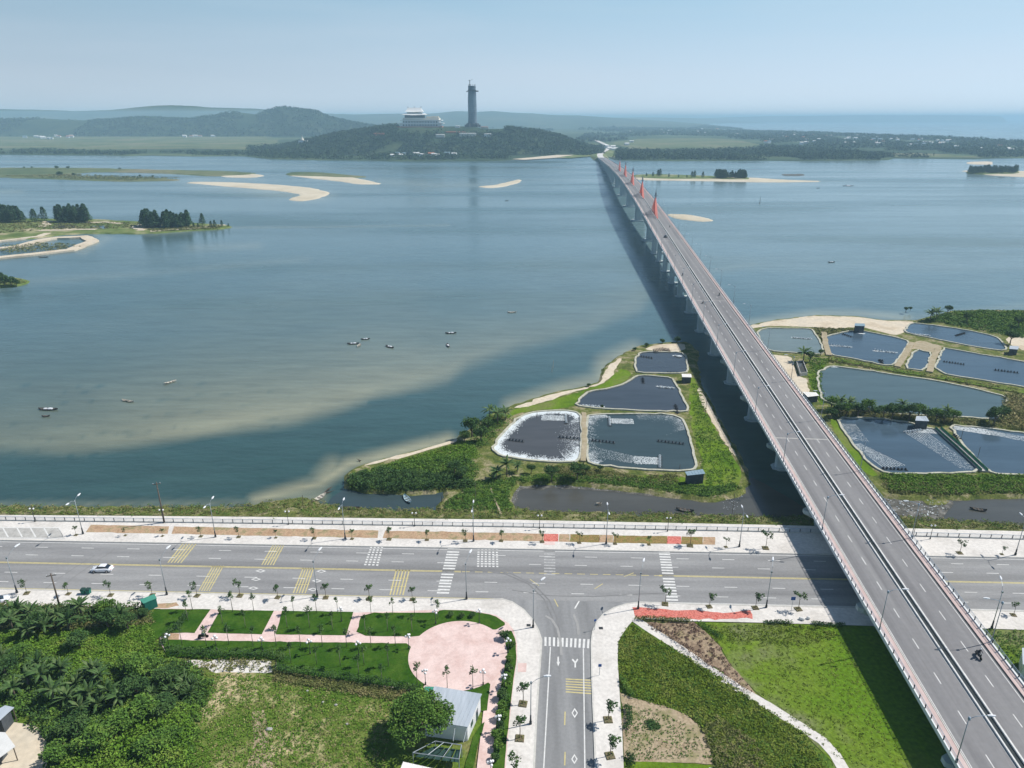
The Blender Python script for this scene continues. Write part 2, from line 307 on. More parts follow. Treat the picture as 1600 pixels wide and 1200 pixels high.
def water_mat(name, deep, shallow, attr=True, rough=.10, bump=.13):
    m = bpy.data.materials.new(name); m.use_nodes = True; t = m.node_tree; N = t.nodes; L = t.links
    b = N['Principled BSDF']; b.inputs['Roughness'].default_value = rough; b.inputs['IOR'].default_value = 1.33
    g = N.new('ShaderNodeNewGeometry')
    st = N.new('ShaderNodeVectorMath'); st.operation = 'MULTIPLY'; st.inputs[1].default_value = (.35, 1, 1); L.new(g.outputs['Position'], st.inputs[0])
    n = N.new('ShaderNodeTexNoise'); n.inputs['Scale'].default_value = .045; n.inputs['Detail'].default_value = 7; n.inputs['Roughness'].default_value = .6
    L.new(st.outputs[0], n.inputs['Vector'])
    mix = N.new('ShaderNodeMix'); mix.data_type = 'RGBA'
    mix.inputs[6].default_value = (*deep, 1); mix.inputs[7].default_value = (*shallow, 1)
    if attr:
        a = N.new('ShaderNodeAttribute'); a.attribute_name = 'shoal'
        ma = N.new('ShaderNodeMath'); ma.operation = 'MULTIPLY_ADD'; L.new(n.outputs['Fac'], ma.inputs[0]); ma.inputs[1].default_value = .5; ma.inputs[2].default_value = -.25
        sm = N.new('ShaderNodeMath'); sm.operation = 'MULTIPLY'; L.new(ma.outputs[0], sm.inputs[0])
        ab = N.new('ShaderNodeMath'); ab.operation = 'ADD'; ab.inputs[1].default_value = .12; L.new(a.outputs['Fac'], ab.inputs[0]); L.new(ab.outputs[0], sm.inputs[1])
        ad = N.new('ShaderNodeMath'); ad.operation = 'ADD'; ad.use_clamp = True; L.new(a.outputs['Fac'], ad.inputs[0]); L.new(sm.outputs[0], ad.inputs[1])
        L.new(ad.outputs[0], mix.inputs[0])
    else: L.new(n.outputs['Fac'], mix.inputs[0])
    last = mix.outputs[2]
    if attr:
        a2 = N.new('ShaderNodeAttribute'); a2.attribute_name = 'sky_sheen'; mm = N.new('ShaderNodeMix'); mm.data_type = 'RGBA'; L.new(a2.outputs['Fac'], mm.inputs[0]); L.new(last, mm.inputs[6]); mm.inputs[7].default_value = (.135, .225, .265, 1); last = mm.outputs[2]  # sky sheen of the distant water mixed into the base colour
    sv = N.new('ShaderNodeVectorMath'); sv.operation = 'MULTIPLY'; sv.inputs[1].default_value = (.12, .55, 1); L.new(g.outputs['Position'], sv.inputs[0])
    nv = N.new('ShaderNodeTexNoise'); nv.inputs['Scale'].default_value = .35; nv.inputs['Detail'].default_value = 6; nv.inputs['Roughness'].default_value = .65; L.new(sv.outputs[0], nv.inputs['Vector'])
    mv = N.new('ShaderNodeMapRange'); mv.inputs[1].default_value = .3; mv.inputs[2].default_value = .7; mv.inputs[3].default_value = .84; mv.inputs[4].default_value = 1.16; L.new(nv.outputs['Fac'], mv.inputs[0])
    sc_ = N.new('ShaderNodeVectorMath'); sc_.operation = 'SCALE'; L.new(last, sc_.inputs[0]); L.new(mv.outputs[0], sc_.inputs['Scale']); L.new(sc_.outputs[0], b.inputs['Base Color'])
    n2 = N.new('ShaderNodeTexNoise'); n2.inputs['Scale'].default_value = .5; n2.inputs['Detail'].default_value = 5
    st2 = N.new('ShaderNodeVectorMath'); st2.operation = 'MULTIPLY'; st2.inputs[1].default_value = (.5, 1.2, 1); L.new(g.outputs['Position'], st2.inputs[0]); L.new(st2.outputs[0], n2.inputs['Vector'])
    bp = N.new('ShaderNodeBump'); bp.inputs['Distance'].default_value = bump; L.new(n2.outputs['Fac'], bp.inputs['Height']); L.new(bp.outputs[0], b.inputs['Normal'])
    # broad wind lanes: smoother and rougher patches of water
    n3 = N.new('ShaderNodeTexNoise'); n3.inputs['Scale'].default_value = .006; n3.inputs['Detail'].default_value = 5
    st3 = N.new('ShaderNodeVectorMath'); st3.operation = 'MULTIPLY'; st3.inputs[1].default_value = (.3, 1.6, 1); L.new(g.outputs['Position'], st3.inputs[0]); L.new(st3.outputs[0], n3.inputs['Vector'])
    mr = N.new('ShaderNodeMapRange'); mr.inputs[1].default_value = .35; mr.inputs[2].default_value = .65; mr.inputs[3].default_value = rough * .6; mr.inputs[4].default_value = rough * 3.2
    L.new(n3.outputs['Fac'], mr.inputs[0]); L.new(mr.outputs[0], b.inputs['Roughness'])
    return m
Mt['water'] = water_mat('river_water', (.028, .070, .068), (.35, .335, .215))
Mt['pond'] = water_mat('pond_water', (.040, .050, .062), (.055, .066, .08), attr=False, rough=.10, bump=.035)
Mt['pondblue'] = water_mat('pond_water_blue', (.045, .078, .110), (.07, .105, .14), attr=False, rough=.10, bump=.035)
Mt['pondgrey'] = water_mat('pond_water_grey', (.058, .060, .064), (.078, .080, .082), attr=False, rough=.07, bump=.02)
Mt['pondpale'] = water_mat('pond_water_pale', (.12, .16, .155), (.16, .20, .19), attr=False, rough=.07, bump=.02)
Mt['pondlong'] = water_mat('pond_water_long', (.060, .095, .100), (.08, .12, .125), attr=False, rough=.10, bump=.035)
Mt['pondteal'] = water_mat('pond_water_teal', (.032, .055, .062), (.05, .075, .08), attr=False, rough=.10, bump=.035)
Mt['canal'] = water_mat('canal_water', (.060, .062, .058), (.09, .09, .08), attr=False, rough=.08, bump=.02)

# ------------------------------------------------------------------ polygon sheets
def inside(P, poly):
    x, y = P[:, 0], P[:, 1]; r = np.zeros(len(P), bool); n = len(poly); j = n - 1
    for i in range(n):
        xi, yi = poly[i][0], poly[i][1]; xj, yj = poly[j][0], poly[j][1]
        c = ((yi > y) != (yj > y)) & (x < (xj - xi) * (y - yi) / ((yj - yi) if yj != yi else 1e-9) + xi)
        r ^= c; j = i
    return r
def roughen(poly, step, amp, closed=True, seed=1):
    rg = np.random.default_rng(seed); out = []; n = len(poly)
    for i in range(n if closed else n - 1):
        a = np.array(poly[i][:2], float); b = np.array(poly[(i + 1) % n][:2], float); L = np.linalg.norm(b - a)
        k = max(1, int(L / step)); d = (b - a) / max(L, 1e-6); nn = np.array([-d[1], d[0]])
        for q in range(k):
            p = a + (b - a) * q / k
            if q > 0 or amp > 0: p = p + nn * rg.normal(0, amp) * (1 if q else .3)
            out.append(p)
    if not closed: out.append(np.array(poly[-1][:2], float))
    return np.array(out)
def smoothpoly(poly, it=2, c=.16):
    p = np.array(poly, float)[:, :2]
    for _ in range(it):
        q = np.roll(p, -1, 0); p = np.stack([(1 - c) * p + c * q, c * p + (1 - c) * q], 1).reshape(-1, 2); c = .25
    return p
def sheet(name, W, z, m, parent=None, skirt=0, sk_out=0, kind='structure', label=None):
    """flat polygon sheet from world outline W, with an optional sloped skirt downwards"""
    W = np.asarray(W)[:, :2]
    A = .5 * np.sum(W[:, 0] * np.roll(W[:, 1], -1) - np.roll(W[:, 0], -1) * W[:, 1])
    if A < 0: W = W[::-1]
    n = len(W); V = [(p[0], p[1], z) for p in W]
    tri = tessellate_polygon([[Vector(v) for v in V]]); Fs = []
    for t in tri:
        a, b, c = t; cr = (W[b][0] - W[a][0]) * (W[c][1] - W[a][1]) - (W[b][1] - W[a][1]) * (W[c][0] - W[a][0])
        Fs.append(tuple(t) if cr > 0 else tuple(t)[::-1])
    if skirt:
        d = np.roll(W, -1, 0) - np.roll(W, 1, 0); l = np.linalg.norm(d, axis=1, keepdims=True); l[l == 0] = 1; d = d / l
        O = W + np.stack([d[:, 1], -d[:, 0]], 1) * sk_out
        V += [(p[0], p[1], z - skirt) for p in O]
        for i in range(n):
            j = (i + 1) % n; Fs.append((i, i + n, j + n, j))
    me = bpy.data.meshes.new(name); me.from_pydata(V, [], Fs); me.materials.append(m); me.update()
    return addm(name, me, parent, kind=kind, label=label)
def psheet(name, pts, z, m, rough=0, step=3, smooth=0, seed=1, **k):
    W = GA(pts, z)[:, :2]
    if smooth: W = smoothpoly(W, smooth)
    if rough: W = roughen(W, step, rough, seed=seed)
    return sheet(name, W, z, m, **k)
def sample(poly, n, z=0.0):
    poly = np.asarray(poly)[:, :2]; lo = poly.min(0); hi = poly.max(0); out = np.zeros((0, 2)); tries = 0
    while len(out) < n and tries < 60:
        p = rng.uniform(lo, hi, (n * 2, 2)); out = np.vstack([out, p[inside(p, poly)]]); tries += 1
    return out[:n]
def ribbon(name, pts, width, z, m, closed=False, h=0.0, kind='structure', parent=None):
    """strip along a world polyline, with thickness h"""
    P = np.asarray(pts)[:, :2]
    if closed: d = np.roll(P, -1, 0) - np.roll(P, 1, 0)
    else: d = np.gradient(P, axis=0)
    d = d / (np.linalg.norm(d, axis=1, keepdims=True) + 1e-9); nn = np.stack([-d[:, 1], d[:, 0]], 1) * width / 2
    n = len(P); zz = z if hasattr(z, '__len__') else [z] * n
    A = P + nn; B = P - nn; V = []; Fs = []
    for i in range(n):
        V += [(*A[i], zz[i]), (*B[i], zz[i]), (*A[i], zz[i] - max(h, .01)), (*B[i], zz[i] - max(h, .01))]
    for i in range(n if closed else n - 1):
        a = 4 * i; b = 4 * ((i + 1) % n)
        Fs += [(a, a + 1, b + 1, b)]
        if h: Fs += [(a + 2, a, b, b + 2), (a + 1, a + 3, b + 3, b + 1)]
    if not closed and h: Fs += [(0, 2, 3, 1), (4 * n - 4, 4 * n - 3, 4 * n - 1, 4 * n - 2)]
    me = bpy.data.meshes.new(name); me.from_pydata(V, [], Fs); me.materials.append(m); me.update()
    return addm(name, me, parent, kind=kind)
# ------------------------------------------------------------------ leaves
def leafquads(C, size, up=.7, rg=rng, aspect=.6):
    n = len(C); N = rg.normal(0, 1, (n, 3)); N[:, 2] = np.abs(N[:, 2]) + up; N /= np.linalg.norm(N, axis=1, keepdims=True)
    T = rg.normal(0, 1, (n, 3)); T -= N * np.sum(T * N, 1, keepdims=True); T /= np.linalg.norm(T, axis=1, keepdims=True)
    B = np.cross(N, T); s = (np.asarray(size) * rg.uniform(.6, 1.3, n))[:, None] * .5
    T = T * s; B = B * s * aspect
    V = np.stack([C - T, C + B * 1.0, C + T, C - B], 1)        # a rhombic leaf spray
    return V.reshape(-1, 3)
def qmesh(name, V, m):
    return mesh_np(name, V, np.arange(len(V)).reshape(-1, 4), m)
def shell(n, c, r, fill=.55, rg=rng):
    d = rg.normal(0, 1, (n, 3)); d /= np.linalg.norm(d, axis=1, keepdims=True)
    rad = rg.uniform(fill, 1, (n, 1)) ** .6
    return np.asarray(c) + d * rad * np.asarray(r)
def crown_pts(n, c, r, lumps=9, rg=rng, lump=.5):
    """clumps of foliage spread through an ellipsoid: uneven outline with gaps"""
    out = []; d = rg.normal(0, 1, (lumps, 3)); d /= np.linalg.norm(d, axis=1, keepdims=True); d[:, 2] = np.abs(d[:, 2]) * .9 - .15
    cc = np.asarray(c) + d * np.asarray(r) * rg.uniform(.35, .75, (lumps, 1))
    for q in cc:
        out.append(shell(n // lumps, q, np.asarray(r) * rg.uniform(lump * .7, lump * 1.15), .5, rg))
    return np.vstack(out)
def bushes(name, XY, r, h, z0, m, per=26, size=.5, label=None, kind='stuff', cat=None, jitter=.4):
    """ground cover: low leafy domes scattered on XY"""
    XY = np.asarray(XY); n = len(XY); rr = r * rng.uniform(1 - jitter, 1 + jitter, n); hh = h * rng.uniform(.5, 1.3, n)
    d = rng.normal(0, 1, (n, per, 3)); d[..., 2] = np.abs(d[..., 2]); d /= np.linalg.norm(d, axis=2, keepdims=True)
    d *= rng.uniform(.7, 1, (n, per, 1))
    C = np.zeros((n, per, 3)); C[..., 0] = XY[:, None, 0] + d[..., 0] * rr[:, None]; C[..., 1] = XY[:, None, 1] + d[..., 1] * rr[:, None]
    z = z0 if np.isscalar(z0) else np.asarray(z0)[:, None]
    C[..., 2] = z + d[..., 2] * hh[:, None] + .03
    me = qmesh(name, leafquads(C.reshape(-1, 3), size), m)
    return addm(name, me, kind=kind, label=label, cat=cat)
def mkparts(root, parts):
    """parts: list of (name, mesh, [subparts])"""
    for p in parts:
        o = bpy.data.objects.new(p[0], p[1]); link(o, root)
        if len(p) > 2:
            for q in p[2]: link(bpy.data.objects.new(q[0], q[1]), o)
def thing(name, parts, loc, rz=0, sc=1, label=None, cat=None, group=None):
    r = empty(name, loc, rz, sc, label, cat, group); mkparts(r, parts); return r
ORD = ['first', 'second', 'third', 'fourth', 'fifth', 'sixth', 'seventh', 'eighth', 'ninth', 'tenth', 'eleventh', 'twelfth', 'thirteenth',
       'fourteenth', 'fifteenth', 'sixteenth', 'seventeenth', 'eighteenth', 'nineteenth', 'twentieth', 'twenty-first', 'twenty-second',
       'twenty-third', 'twenty-fourth', 'twenty-fifth', 'twenty-sixth', 'twenty-seventh', 'twenty-eighth', 'twenty-ninth', 'thirtieth'] + \
      ['thirty-' + x for x in ['first', 'second', 'third', 'fourth', 'fifth', 'sixth', 'seventh', 'eighth', 'ninth']]
def wnoise(x, y, seed=0, oct=4, f=1.0):
    """cheap smooth value noise from sines, vectorised"""
    r = np.random.default_rng(seed); o = np.zeros_like(np.asarray(x, float)); a = 1.0; s = 0
    for k in range(oct):
        for _ in range(3):
            t = r.uniform(0, 6.28); ph = r.uniform(0, 6.28); o = o + a * np.sin(f * (np.cos(t) * x + np.sin(t) * y) + ph)
            s += a
        a *= .55; f *= 2.1
    return o / s * 1.7

# ================================================================== THE SETTING
sheet('ground', [(-60000, -900), (60000, -900), (60000, 60000), (-60000, 60000)], -6.0, Mt['bed'])
# ---- river and sea: a polar mesh, finer near the viewer, with the sandbanks that show through it and a painted sky sheen as its colour
ang = np.radians(np.linspace(-62, 62, 561)); rad = np.concatenate([[20], 90 * (60000 / 90) ** np.linspace(0, 1, 470) ** 1.0])
AA, RR = np.meshgrid(ang, rad); WX = RR * np.sin(AA); WY = RR * np.cos(AA)
WV = np.stack([WX, WY, np.full_like(WX, WL)], -1).reshape(-1, 3)
pxs, pys = PX(WV)
def seg_mask(px, py, pts, r, amp, ys=1.0):
    best = np.full(px.shape, 1e9)
    for (x0, y0), (x1, y1) in zip(pts[:-1], pts[1:]):
        dx, dy = x1 - x0, (y1 - y0) * ys; L2 = dx * dx + dy * dy + 1e-9
        t = np.clip(((px - x0) * dx + (py - y0) * ys * dy) / L2, 0, 1)
        best = np.minimum(best, np.hypot(px - x0 - t * dx, (py - y0) * ys - t * dy))
    return amp * np.clip(1 - best / r, 0, 1) ** 1.3
def sst(a, b, x):
    t = np.clip((x - a) / (b - a), 0, 1); return t * t * (3 - 2 * t)
wob = wnoise(WV[:, 0], WV[:, 1], 5, 4, .03) * 9
yL = np.interp(pxs, [0, 100, 200, 330, 470, 600, 700, 730, 780, 900, 1000, 1060], [705, 705, 693, 677, 655, 614, 592, 573, 553, 520, 480, 420]) + wob * .6
aL = np.interp(pxs, [-50, 60, 200, 350, 560, 650, 760, 900, 1000, 1060], [.30, .36, .5, .60, .66, .62, .46, .34, .42, 0])
dd = yL - pys
S = 1.15 * sst(-17, 15, dd + 6 * wnoise(WV[:, 0], WV[:, 1], 21, 4, .06)) * aL * np.exp(-np.clip(dd, 0, 999) / np.interp(pxs, [0, 300, 700, 1000], [90, 110, 80, 60]))
S = np.maximum(S, sst(-3, 9, dd + 6) * .16 * sst(260, 40, dd))
for pts, r, amp, ys in [
    ([(400, 782), (450, 767), (500, 755), (530, 735), (545, 725), (600, 712), (700, 687)], 22, .85, 1.2),
    ([(505, 745), (520, 728)], 30, .6, 1.2),
    ([(800, 634), (884, 606), (935, 594), (945, 565), (990, 545)], 26, .75, 1.2),
    ([(-100, 790), (200, 788), (400, 786)], 12, .35, 1), ([(400, 786), (500, 776)], 22, .5, 1),
    ([(1165, 506), (1275, 490), (1340, 490), (1420, 497)], 12, .8, 1), ([(1420, 497), (1600, 478)], 10, .3, 1),
    ([(0, 452), (45, 440), (200, 430), (480, 405)], 16, .22, 1.2), ([(300, 388), (400, 384)], 22, .35, 1.6),
    ([(130, 395), (170, 372), (150, 366)], 14, .4, 1.5), ([(230, 368), (360, 356), (700, 352)], 7, .35, 2),
    ([(310, 286), (420, 300), (500, 306)], 42, .62, 2.6), ([(590, 284), (680, 290), (800, 288)], 30, .42, 3), ([(1040, 335), (1115, 345)], 14, .3, 2),
    ([(1100, 425), (1180, 412)], 18, .30, 1.5), ([(1020, 440), (960, 470)], 16, .3, 1),
    ([(1060, 282), (1330, 284)], 9, .3, 2), ([(1500, 268), (1620, 285)], 14, .35, 2), ([(0, 300), (30, 300)], 14, .4, 2)]:
    S = np.maximum(S, seg_mask(pxs, pys, pts, r, amp, ys))
S += .11 * sst(700, 1500, pxs) * sst(700, 400, pys) + .05 * sst(520, 250, pys)  # lighter far and right: sunward sky reflection put into the water colour
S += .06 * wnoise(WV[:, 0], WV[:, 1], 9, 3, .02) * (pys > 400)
# weed beds: small dark streaks in the shallows
for i in range(90):
    x = rng.uniform(0, 760); y = rng.uniform(600, 770)
    S -= seg_mask(pxs, pys, [(x, y), (x + rng.uniform(10, 60), y - rng.uniform(0, 6))], rng.uniform(2, 4.5), rng.uniform(.05, .16), 1.6)
nr, na = RR.shape; ii, jj = np.meshgrid(np.arange(nr - 1), np.arange(na - 1), indexing='ij'); a0 = ii * na + jj
Fw = np.stack([a0, a0 + na, a0 + na + 1, a0 + 1], -1).reshape(-1, 4)
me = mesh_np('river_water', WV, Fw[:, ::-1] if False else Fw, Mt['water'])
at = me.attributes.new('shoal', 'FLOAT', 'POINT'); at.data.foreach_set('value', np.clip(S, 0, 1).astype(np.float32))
SHEEN = .62 * sst(760, 330, pys) * (.72 + .28 * sst(300, 1500, pxs)) + .05 * wnoise(WV[:, 0], WV[:, 1], 19, 4, .008)  # sky reflection and haze painted into the water colour, stronger far off and rightward
at = me.attributes.new('sky_sheen', 'FLOAT', 'POINT'); at.data.foreach_set('value', np.clip(SHEEN, 0, 1).astype(np.float32))
n0 = Vector(me.polygons[0].normal)
if n0.z < 0: me.flip_normals()
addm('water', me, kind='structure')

# ---- the near bank: one land sheet under the road, pavements, park and fields
bank_top = [(-900, 797), (-300, 801), (0, 804), (400, 807), (800, 811), (1200, 819), (1600, 829), (2400, 842)]
bt = GA(bank_top)
land = [tuple(p[:2]) for p in bt] + [(900, -200), (-900, -200)]
sheet('terrain', land, -.06, Mt['meadow'], skirt=3.2, sk_out=6)
# grassy slope from promenade to the water
def slope(name, top, bot, zt, zb, m, amp=.5, seed=3):
    T = roughen(GA(top, zt)[:, :2], 2.5, 0, closed=False); 
    Bw = GA(bot, zb)[:, :2]
    xs = np.linspace(0, 1, len(T)); cum = np.r_[0, np.cumsum(np.linalg.norm(np.diff(Bw, axis=0), axis=1))]; cum /= cum[-1]
    # match by x so that strips stay square to the bank
    Bx = np.interp(T[:, 0], Bw[:, 0], Bw[:, 1]); rg = np.random.default_rng(seed); V = []; rows = 4
    for i in range(len(T)):
        j = rg.normal(0, amp)
        for k in range(rows + 1):
            t = k / rows; V.append((T[i, 0] + (rg.normal(0, .1) if k else 0), T[i, 1] * (1 - t) + (Bx[i] + j) * t, zt * (1 - t) + zb * t + (rg.normal(0, .12) if 0 < k else 0)))
    Fs = [(i * (rows + 1) + k, (i + 1) * (rows + 1) + k, (i + 1) * (rows + 1) + k + 1, i * (rows + 1) + k + 1) for i in range(len(T) - 1) for k in range(rows)]
    me = bpy.data.meshes.new(name); me.from_pydata(V, [], Fs); me.materials.append(m); me.update()
    if me.polygons[0].normal.z < 0: me.flip_normals()
    return addm(name, me, kind='structure'), T, Bx
_, bT, bB = slope('river_bank_slope', [(-700, 799), (0, 804), (400, 807), (800, 811), (1200, 819), (1600, 829), (2300, 841)],
      [(-700, 790), (0, 791), (250, 792), (380, 790), (430, 782), (490, 778), (540, 795), (690, 795), (735, 785), (790, 788), (835, 799), (1060, 803), (1200, 808), (1380, 806), (1480, 812), (1600, 820), (2300, 832)], 0, WL - .15, Mt['bank'])

# ---- pond land left of the bridge
LZ = -1.7
A_out = [(543, 757), (545, 740), (560, 728), (600, 716), (650, 704), (700, 690), (716, 684), (745, 662), (780, 641), (805, 631), (850, 617), (884, 609),
         (920, 602), (938, 596), (943, 582), (950, 569), (965, 558), (985, 547), (1000, 540), (1040, 535), (1072, 534), (1088, 547), (1087, 575), (1093, 600),
         (1104, 620), (1118, 650), (1135, 680), (1150, 705), (1163, 735), (1167, 752), (1150, 770), (1115, 777), (1060, 772), (1000, 763), (950, 758),
         (900, 754), (850, 751), (808, 753), (797, 765), (792, 778), (800, 793), (832, 803), (760, 812), (690, 806), (688, 788), (700, 773), (697, 762), (660, 766), (615, 766), (575, 764)]
psheet('pond_land', A_out, LZ, Mt['bank'], rough=.35, step=2.5, seed=4, skirt=1.4, sk_out=2.2)
B_out = [(1165, 509), (1210, 500), (1275, 492), (1340, 494), (1380, 500), (1430, 500), (1465, 492), (1485, 486), (1525, 484), (1570, 485), (1620, 484), (1900, 478),
         (1900, 785), (1600, 771), (1540, 773), (1475, 775), (1420, 776), (1376, 772), (1350, 765), (1300, 720), (1262, 660), (1225, 600), (1190, 560), (1165, 528)]
psheet('pond_land', B_out, LZ, Mt['bank'], rough=.35, step=2.5, seed=5, skirt=1.4, sk_out=2.2)
# sand and soil patches on that land
def patch(name, pts, z, m, rough=.35, seed=1, smooth=1, **k): return psheet(name, pts, z, m, rough=rough, step=2, smooth=smooth, seed=seed, **k)
patch('sand_beach', [(565, 728), (600, 717), (650, 705), (700, 690), (716, 685), (712, 691), (680, 700), (640, 712), (590, 724)], LZ + .02, Mt['sand'])
patch('sand_beach', [(800, 637), (850, 619), (884, 611), (920, 604), (938, 598), (944, 583), (952, 570), (966, 560), (972, 560), (962, 575), (955, 590), (935, 602), (905, 610), (880, 617), (850, 628), (820, 637)], LZ + .02, Mt['sand'], seed=2)
patch('sand_patch', [(1008, 546), (1015, 541), (1040, 537), (1068, 537), (1072, 545), (1060, 550), (1030, 549)], LZ + .02, Mt['sand'], seed=3)
patch('sand_patch', [(1083, 606), (1092, 604), (1103, 622), (1118, 652), (1140, 690), (1152, 712), (1146, 712), (1128, 685), (1108, 650), (1094, 628)], LZ + .02, Mt['sand'], seed=4)
patch('sand_patch', [(1122, 712), (1132, 712), (1142, 730), (1140, 745), (1130, 740)], LZ + .02, Mt['lane'], seed=5)
patch('sand_beach', [(1166, 510), (1210, 501), (1275, 493), (1340, 495), (1380, 501), (1425, 502), (1428, 504), (1418, 512), (1412, 520), (1398, 524), (1360, 514), (1345, 510), (1300, 514), (1270, 511), (1200, 509), (1172, 514)], LZ + .02, Mt['sand'], seed=6)
patch('sand_yard', [(1196, 553), (1237, 557), (1241, 572), (1248, 588), (1262, 592), (1266, 612), (1258, 622), (1240, 612), (1215, 580)], LZ + .02, Mt['sand'], seed=7)
patch('bare_soil', [(1430, 533), (1440, 532), (1471, 540), (1468, 546), (1460, 551), (1431, 545), (1420, 546)], LZ + .03, Mt['lane'], seed=8)
patch('bare_soil', [(1570, 528), (1600, 522), (1650, 520), (1650, 545), (1600, 548), (1580, 540)], LZ + .02, Mt['sand'], seed=9)
patch('grass_verge', [(1262, 575), (1276, 570), (1290, 568), (1283, 578), (1277, 590), (1281, 610), (1288, 628), (1284, 634), (1268, 606), (1263, 590)], LZ + .03, Mt['brightfield'], seed=10)
patch('grass_verge', [(1296, 655), (1306, 655), (1325, 686), (1357, 727), (1372, 742), (1362, 745), (1340, 728), (1312, 690)], LZ + .03, Mt['brightfield'], seed=11)
patch('grass_verge', [(905, 612), (940, 601), (955, 590), (968, 575), (988, 583), (975, 597), (950, 606), (915, 609), (905, 622), (895, 636), (840, 641), (810, 645), (790, 655), (800, 640), (850, 630)], LZ + .03, Mt['brightfield'], seed=12)
patch('grass_verge', [(1078, 590), (1086, 590), (1094, 628), (1108, 655), (1128, 690), (1150, 720), (1160, 745), (1148, 765), (1115, 772), (1060, 768), (990, 755), (1000, 742), (1060, 744), (1105, 752), (1100, 735), (1090, 700), (1078, 660)], LZ + .03, Mt['brightfield'], seed=13)
patch('grass_verge', [(1375, 745), (1440, 744), (1600, 746), (1700, 748), (1700, 760), (1600, 758), (1480, 758), (1390, 760)], LZ + .03, Mt['brightfield'], seed=14)
patch('grass_verge', [(744, 770), (790, 755), (792, 778), (800, 795), (815, 806), (730, 806), (738, 790)], LZ + .03, Mt['brightfield'], seed=15)
patch('muddy_flat', [(1376, 776), (1420, 776), (1480, 775), (1492, 785), (1480, 800), (1470, 812), (1420, 812), (1392, 800)], WL + .12, Mt['mud'], seed=16)
patch('reed_bed', [(1440, 781), (1470, 779), (1486, 783), (1476, 789), (1450, 790)], WL + .2, Mt['bank'], seed=17)
patch('muddy_edge', [(792, 753), (850, 753), (900, 757), (1000, 766), (1060, 775), (1040, 778), (960, 769), (880, 762), (810, 764), (804, 790), (796, 790), (790, 770)], WL + .06, Mt['mud'], seed=18, rough=.8)
# ---- canals and the boat inlet: darker still water
patch('canal_water', [(797, 800), (796, 775), (800, 758), (830, 752), (900, 754), (1000, 764), (1100, 778), (1150, 772), (1166, 750), (1178, 745), (1290, 812), (1215, 812), (1060, 806), (900, 804), (830, 803)], WL + .02, Mt['canal'], rough=.2)
patch('canal_water', [(1470, 770), (1600, 765), (1900, 775), (1900, 840), (1600, 824), (1480, 815), (1388, 808), (1376, 772)], WL + .02, Mt['canal'], rough=.2)
patch('inlet_water', [(530, 768), (560, 760), (620, 762), (700, 757), (706, 774), (694, 790), (690, 800), (640, 801), (520, 800), (508, 790)], WL + .02, Mt['pondteal'], rough=.2)
# ---- ponds
PONDS = {
 'P1': ([(769, 702), (777, 687), (794, 668), (816, 650), (832, 645), (848, 643), (884, 642), (902, 645), (908, 652), (909, 697), (905, 718), (897, 723), (848, 722), (814, 718), (782, 713)], 'pondgrey'),
 'P2': ([(917, 651), (933, 648), (1005, 647), (1050, 649), (1066, 655), (1072, 666), (1080, 695), (1088, 727), (1084, 735), (1055, 737), (987, 733), (933, 728), (917, 722)], 'pondteal'),
 'P3': ([(899, 634), (906, 623), (920, 612), (951, 608), (974, 601), (994, 588), (1010, 587), (1050, 591), (1057, 603), (1066, 621), (1075, 637), (1073, 644), (1010, 643), (938, 639)], 'pond'),
 'P4': ([(993, 560), (999, 552), (1014, 550), (1064, 551), (1073, 558), (1075, 582), (1059, 584), (996, 583), (992, 573)], 'pond'),
 'Q1': ([(1183, 521), (1187, 516), (1200, 513), (1262, 514), (1270, 516), (1280, 532), (1287, 550), (1281, 554), (1245, 552), (1204, 549), (1192, 540)], 'pondpale'),
 'Q2': ([(1288, 528), (1294, 525), (1323, 518), (1346, 517), (1397, 527), (1421, 534), (1411, 551), (1396, 571), (1379, 571), (1334, 561), (1298, 555), (1291, 542)], 'pondblue'),
 'Q3': ([(1413, 517), (1420, 507), (1429, 505), (1505, 515), (1555, 526), (1568, 537), (1572, 549), (1532, 544), (1465, 531), (1418, 521)], 'pondblue'),
 'Q4': ([(1431, 546), (1457, 552), (1445, 580), (1413, 576)], 'pondblue'),
 'Q5': ([(1473, 544), (1487, 546), (1600, 566), (1680, 578), (1690, 600), (1660, 615), (1591, 604), (1458, 582)], 'pondblue'),
 'Q6': ([(1277, 582), (1298, 572), (1330, 576), (1397, 586), (1454, 594), (1510, 605), (1575, 621), (1572, 632), (1564, 648), (1553, 656), (1499, 652), (1400, 648), (1330, 640), (1285, 627), (1279, 605)], 'pondlong'),
 'Q7': ([(1307, 653), (1375, 654), (1422, 661), (1442, 668), (1465, 672), (1500, 703), (1536, 738), (1442, 741), (1385, 741), (1357, 725), (1325, 685)], 'pondblue'),
 'Q8': ([(1481, 664), (1544, 670), (1600, 677), (1760, 700), (1780, 760), (1600, 743), (1560, 742), (1546, 738), (1508, 700)], 'pondblue')}
PW = {}
for k, (pts, m) in PONDS.items():
    W = smoothpoly(GA(pts, LZ)[:, :2], 1); PW[k] = W
    sheet('pond_water', W, LZ + .10, Mt[m])
    ribbon('pond_edge', np.vstack([roughen(W, 2.2, .22, seed=3)]), .75, LZ + .42, Mt['pondrim'], closed=True, h=.45)
for pts in [[(912, 646), (913, 690), (911, 722)], [(1425, 536), (1415, 553), (1402, 574)], [(1466, 545), (1457, 562), (1452, 582)], [(1287, 520), (1290, 540), (1295, 556)]]:
    ribbon('dike_path', roughen(GA(pts, LZ), 3, .2, closed=False), 2.4 if pts[0][0] > 1000 else 1.6, LZ + .50, Mt['lane'], h=.5)
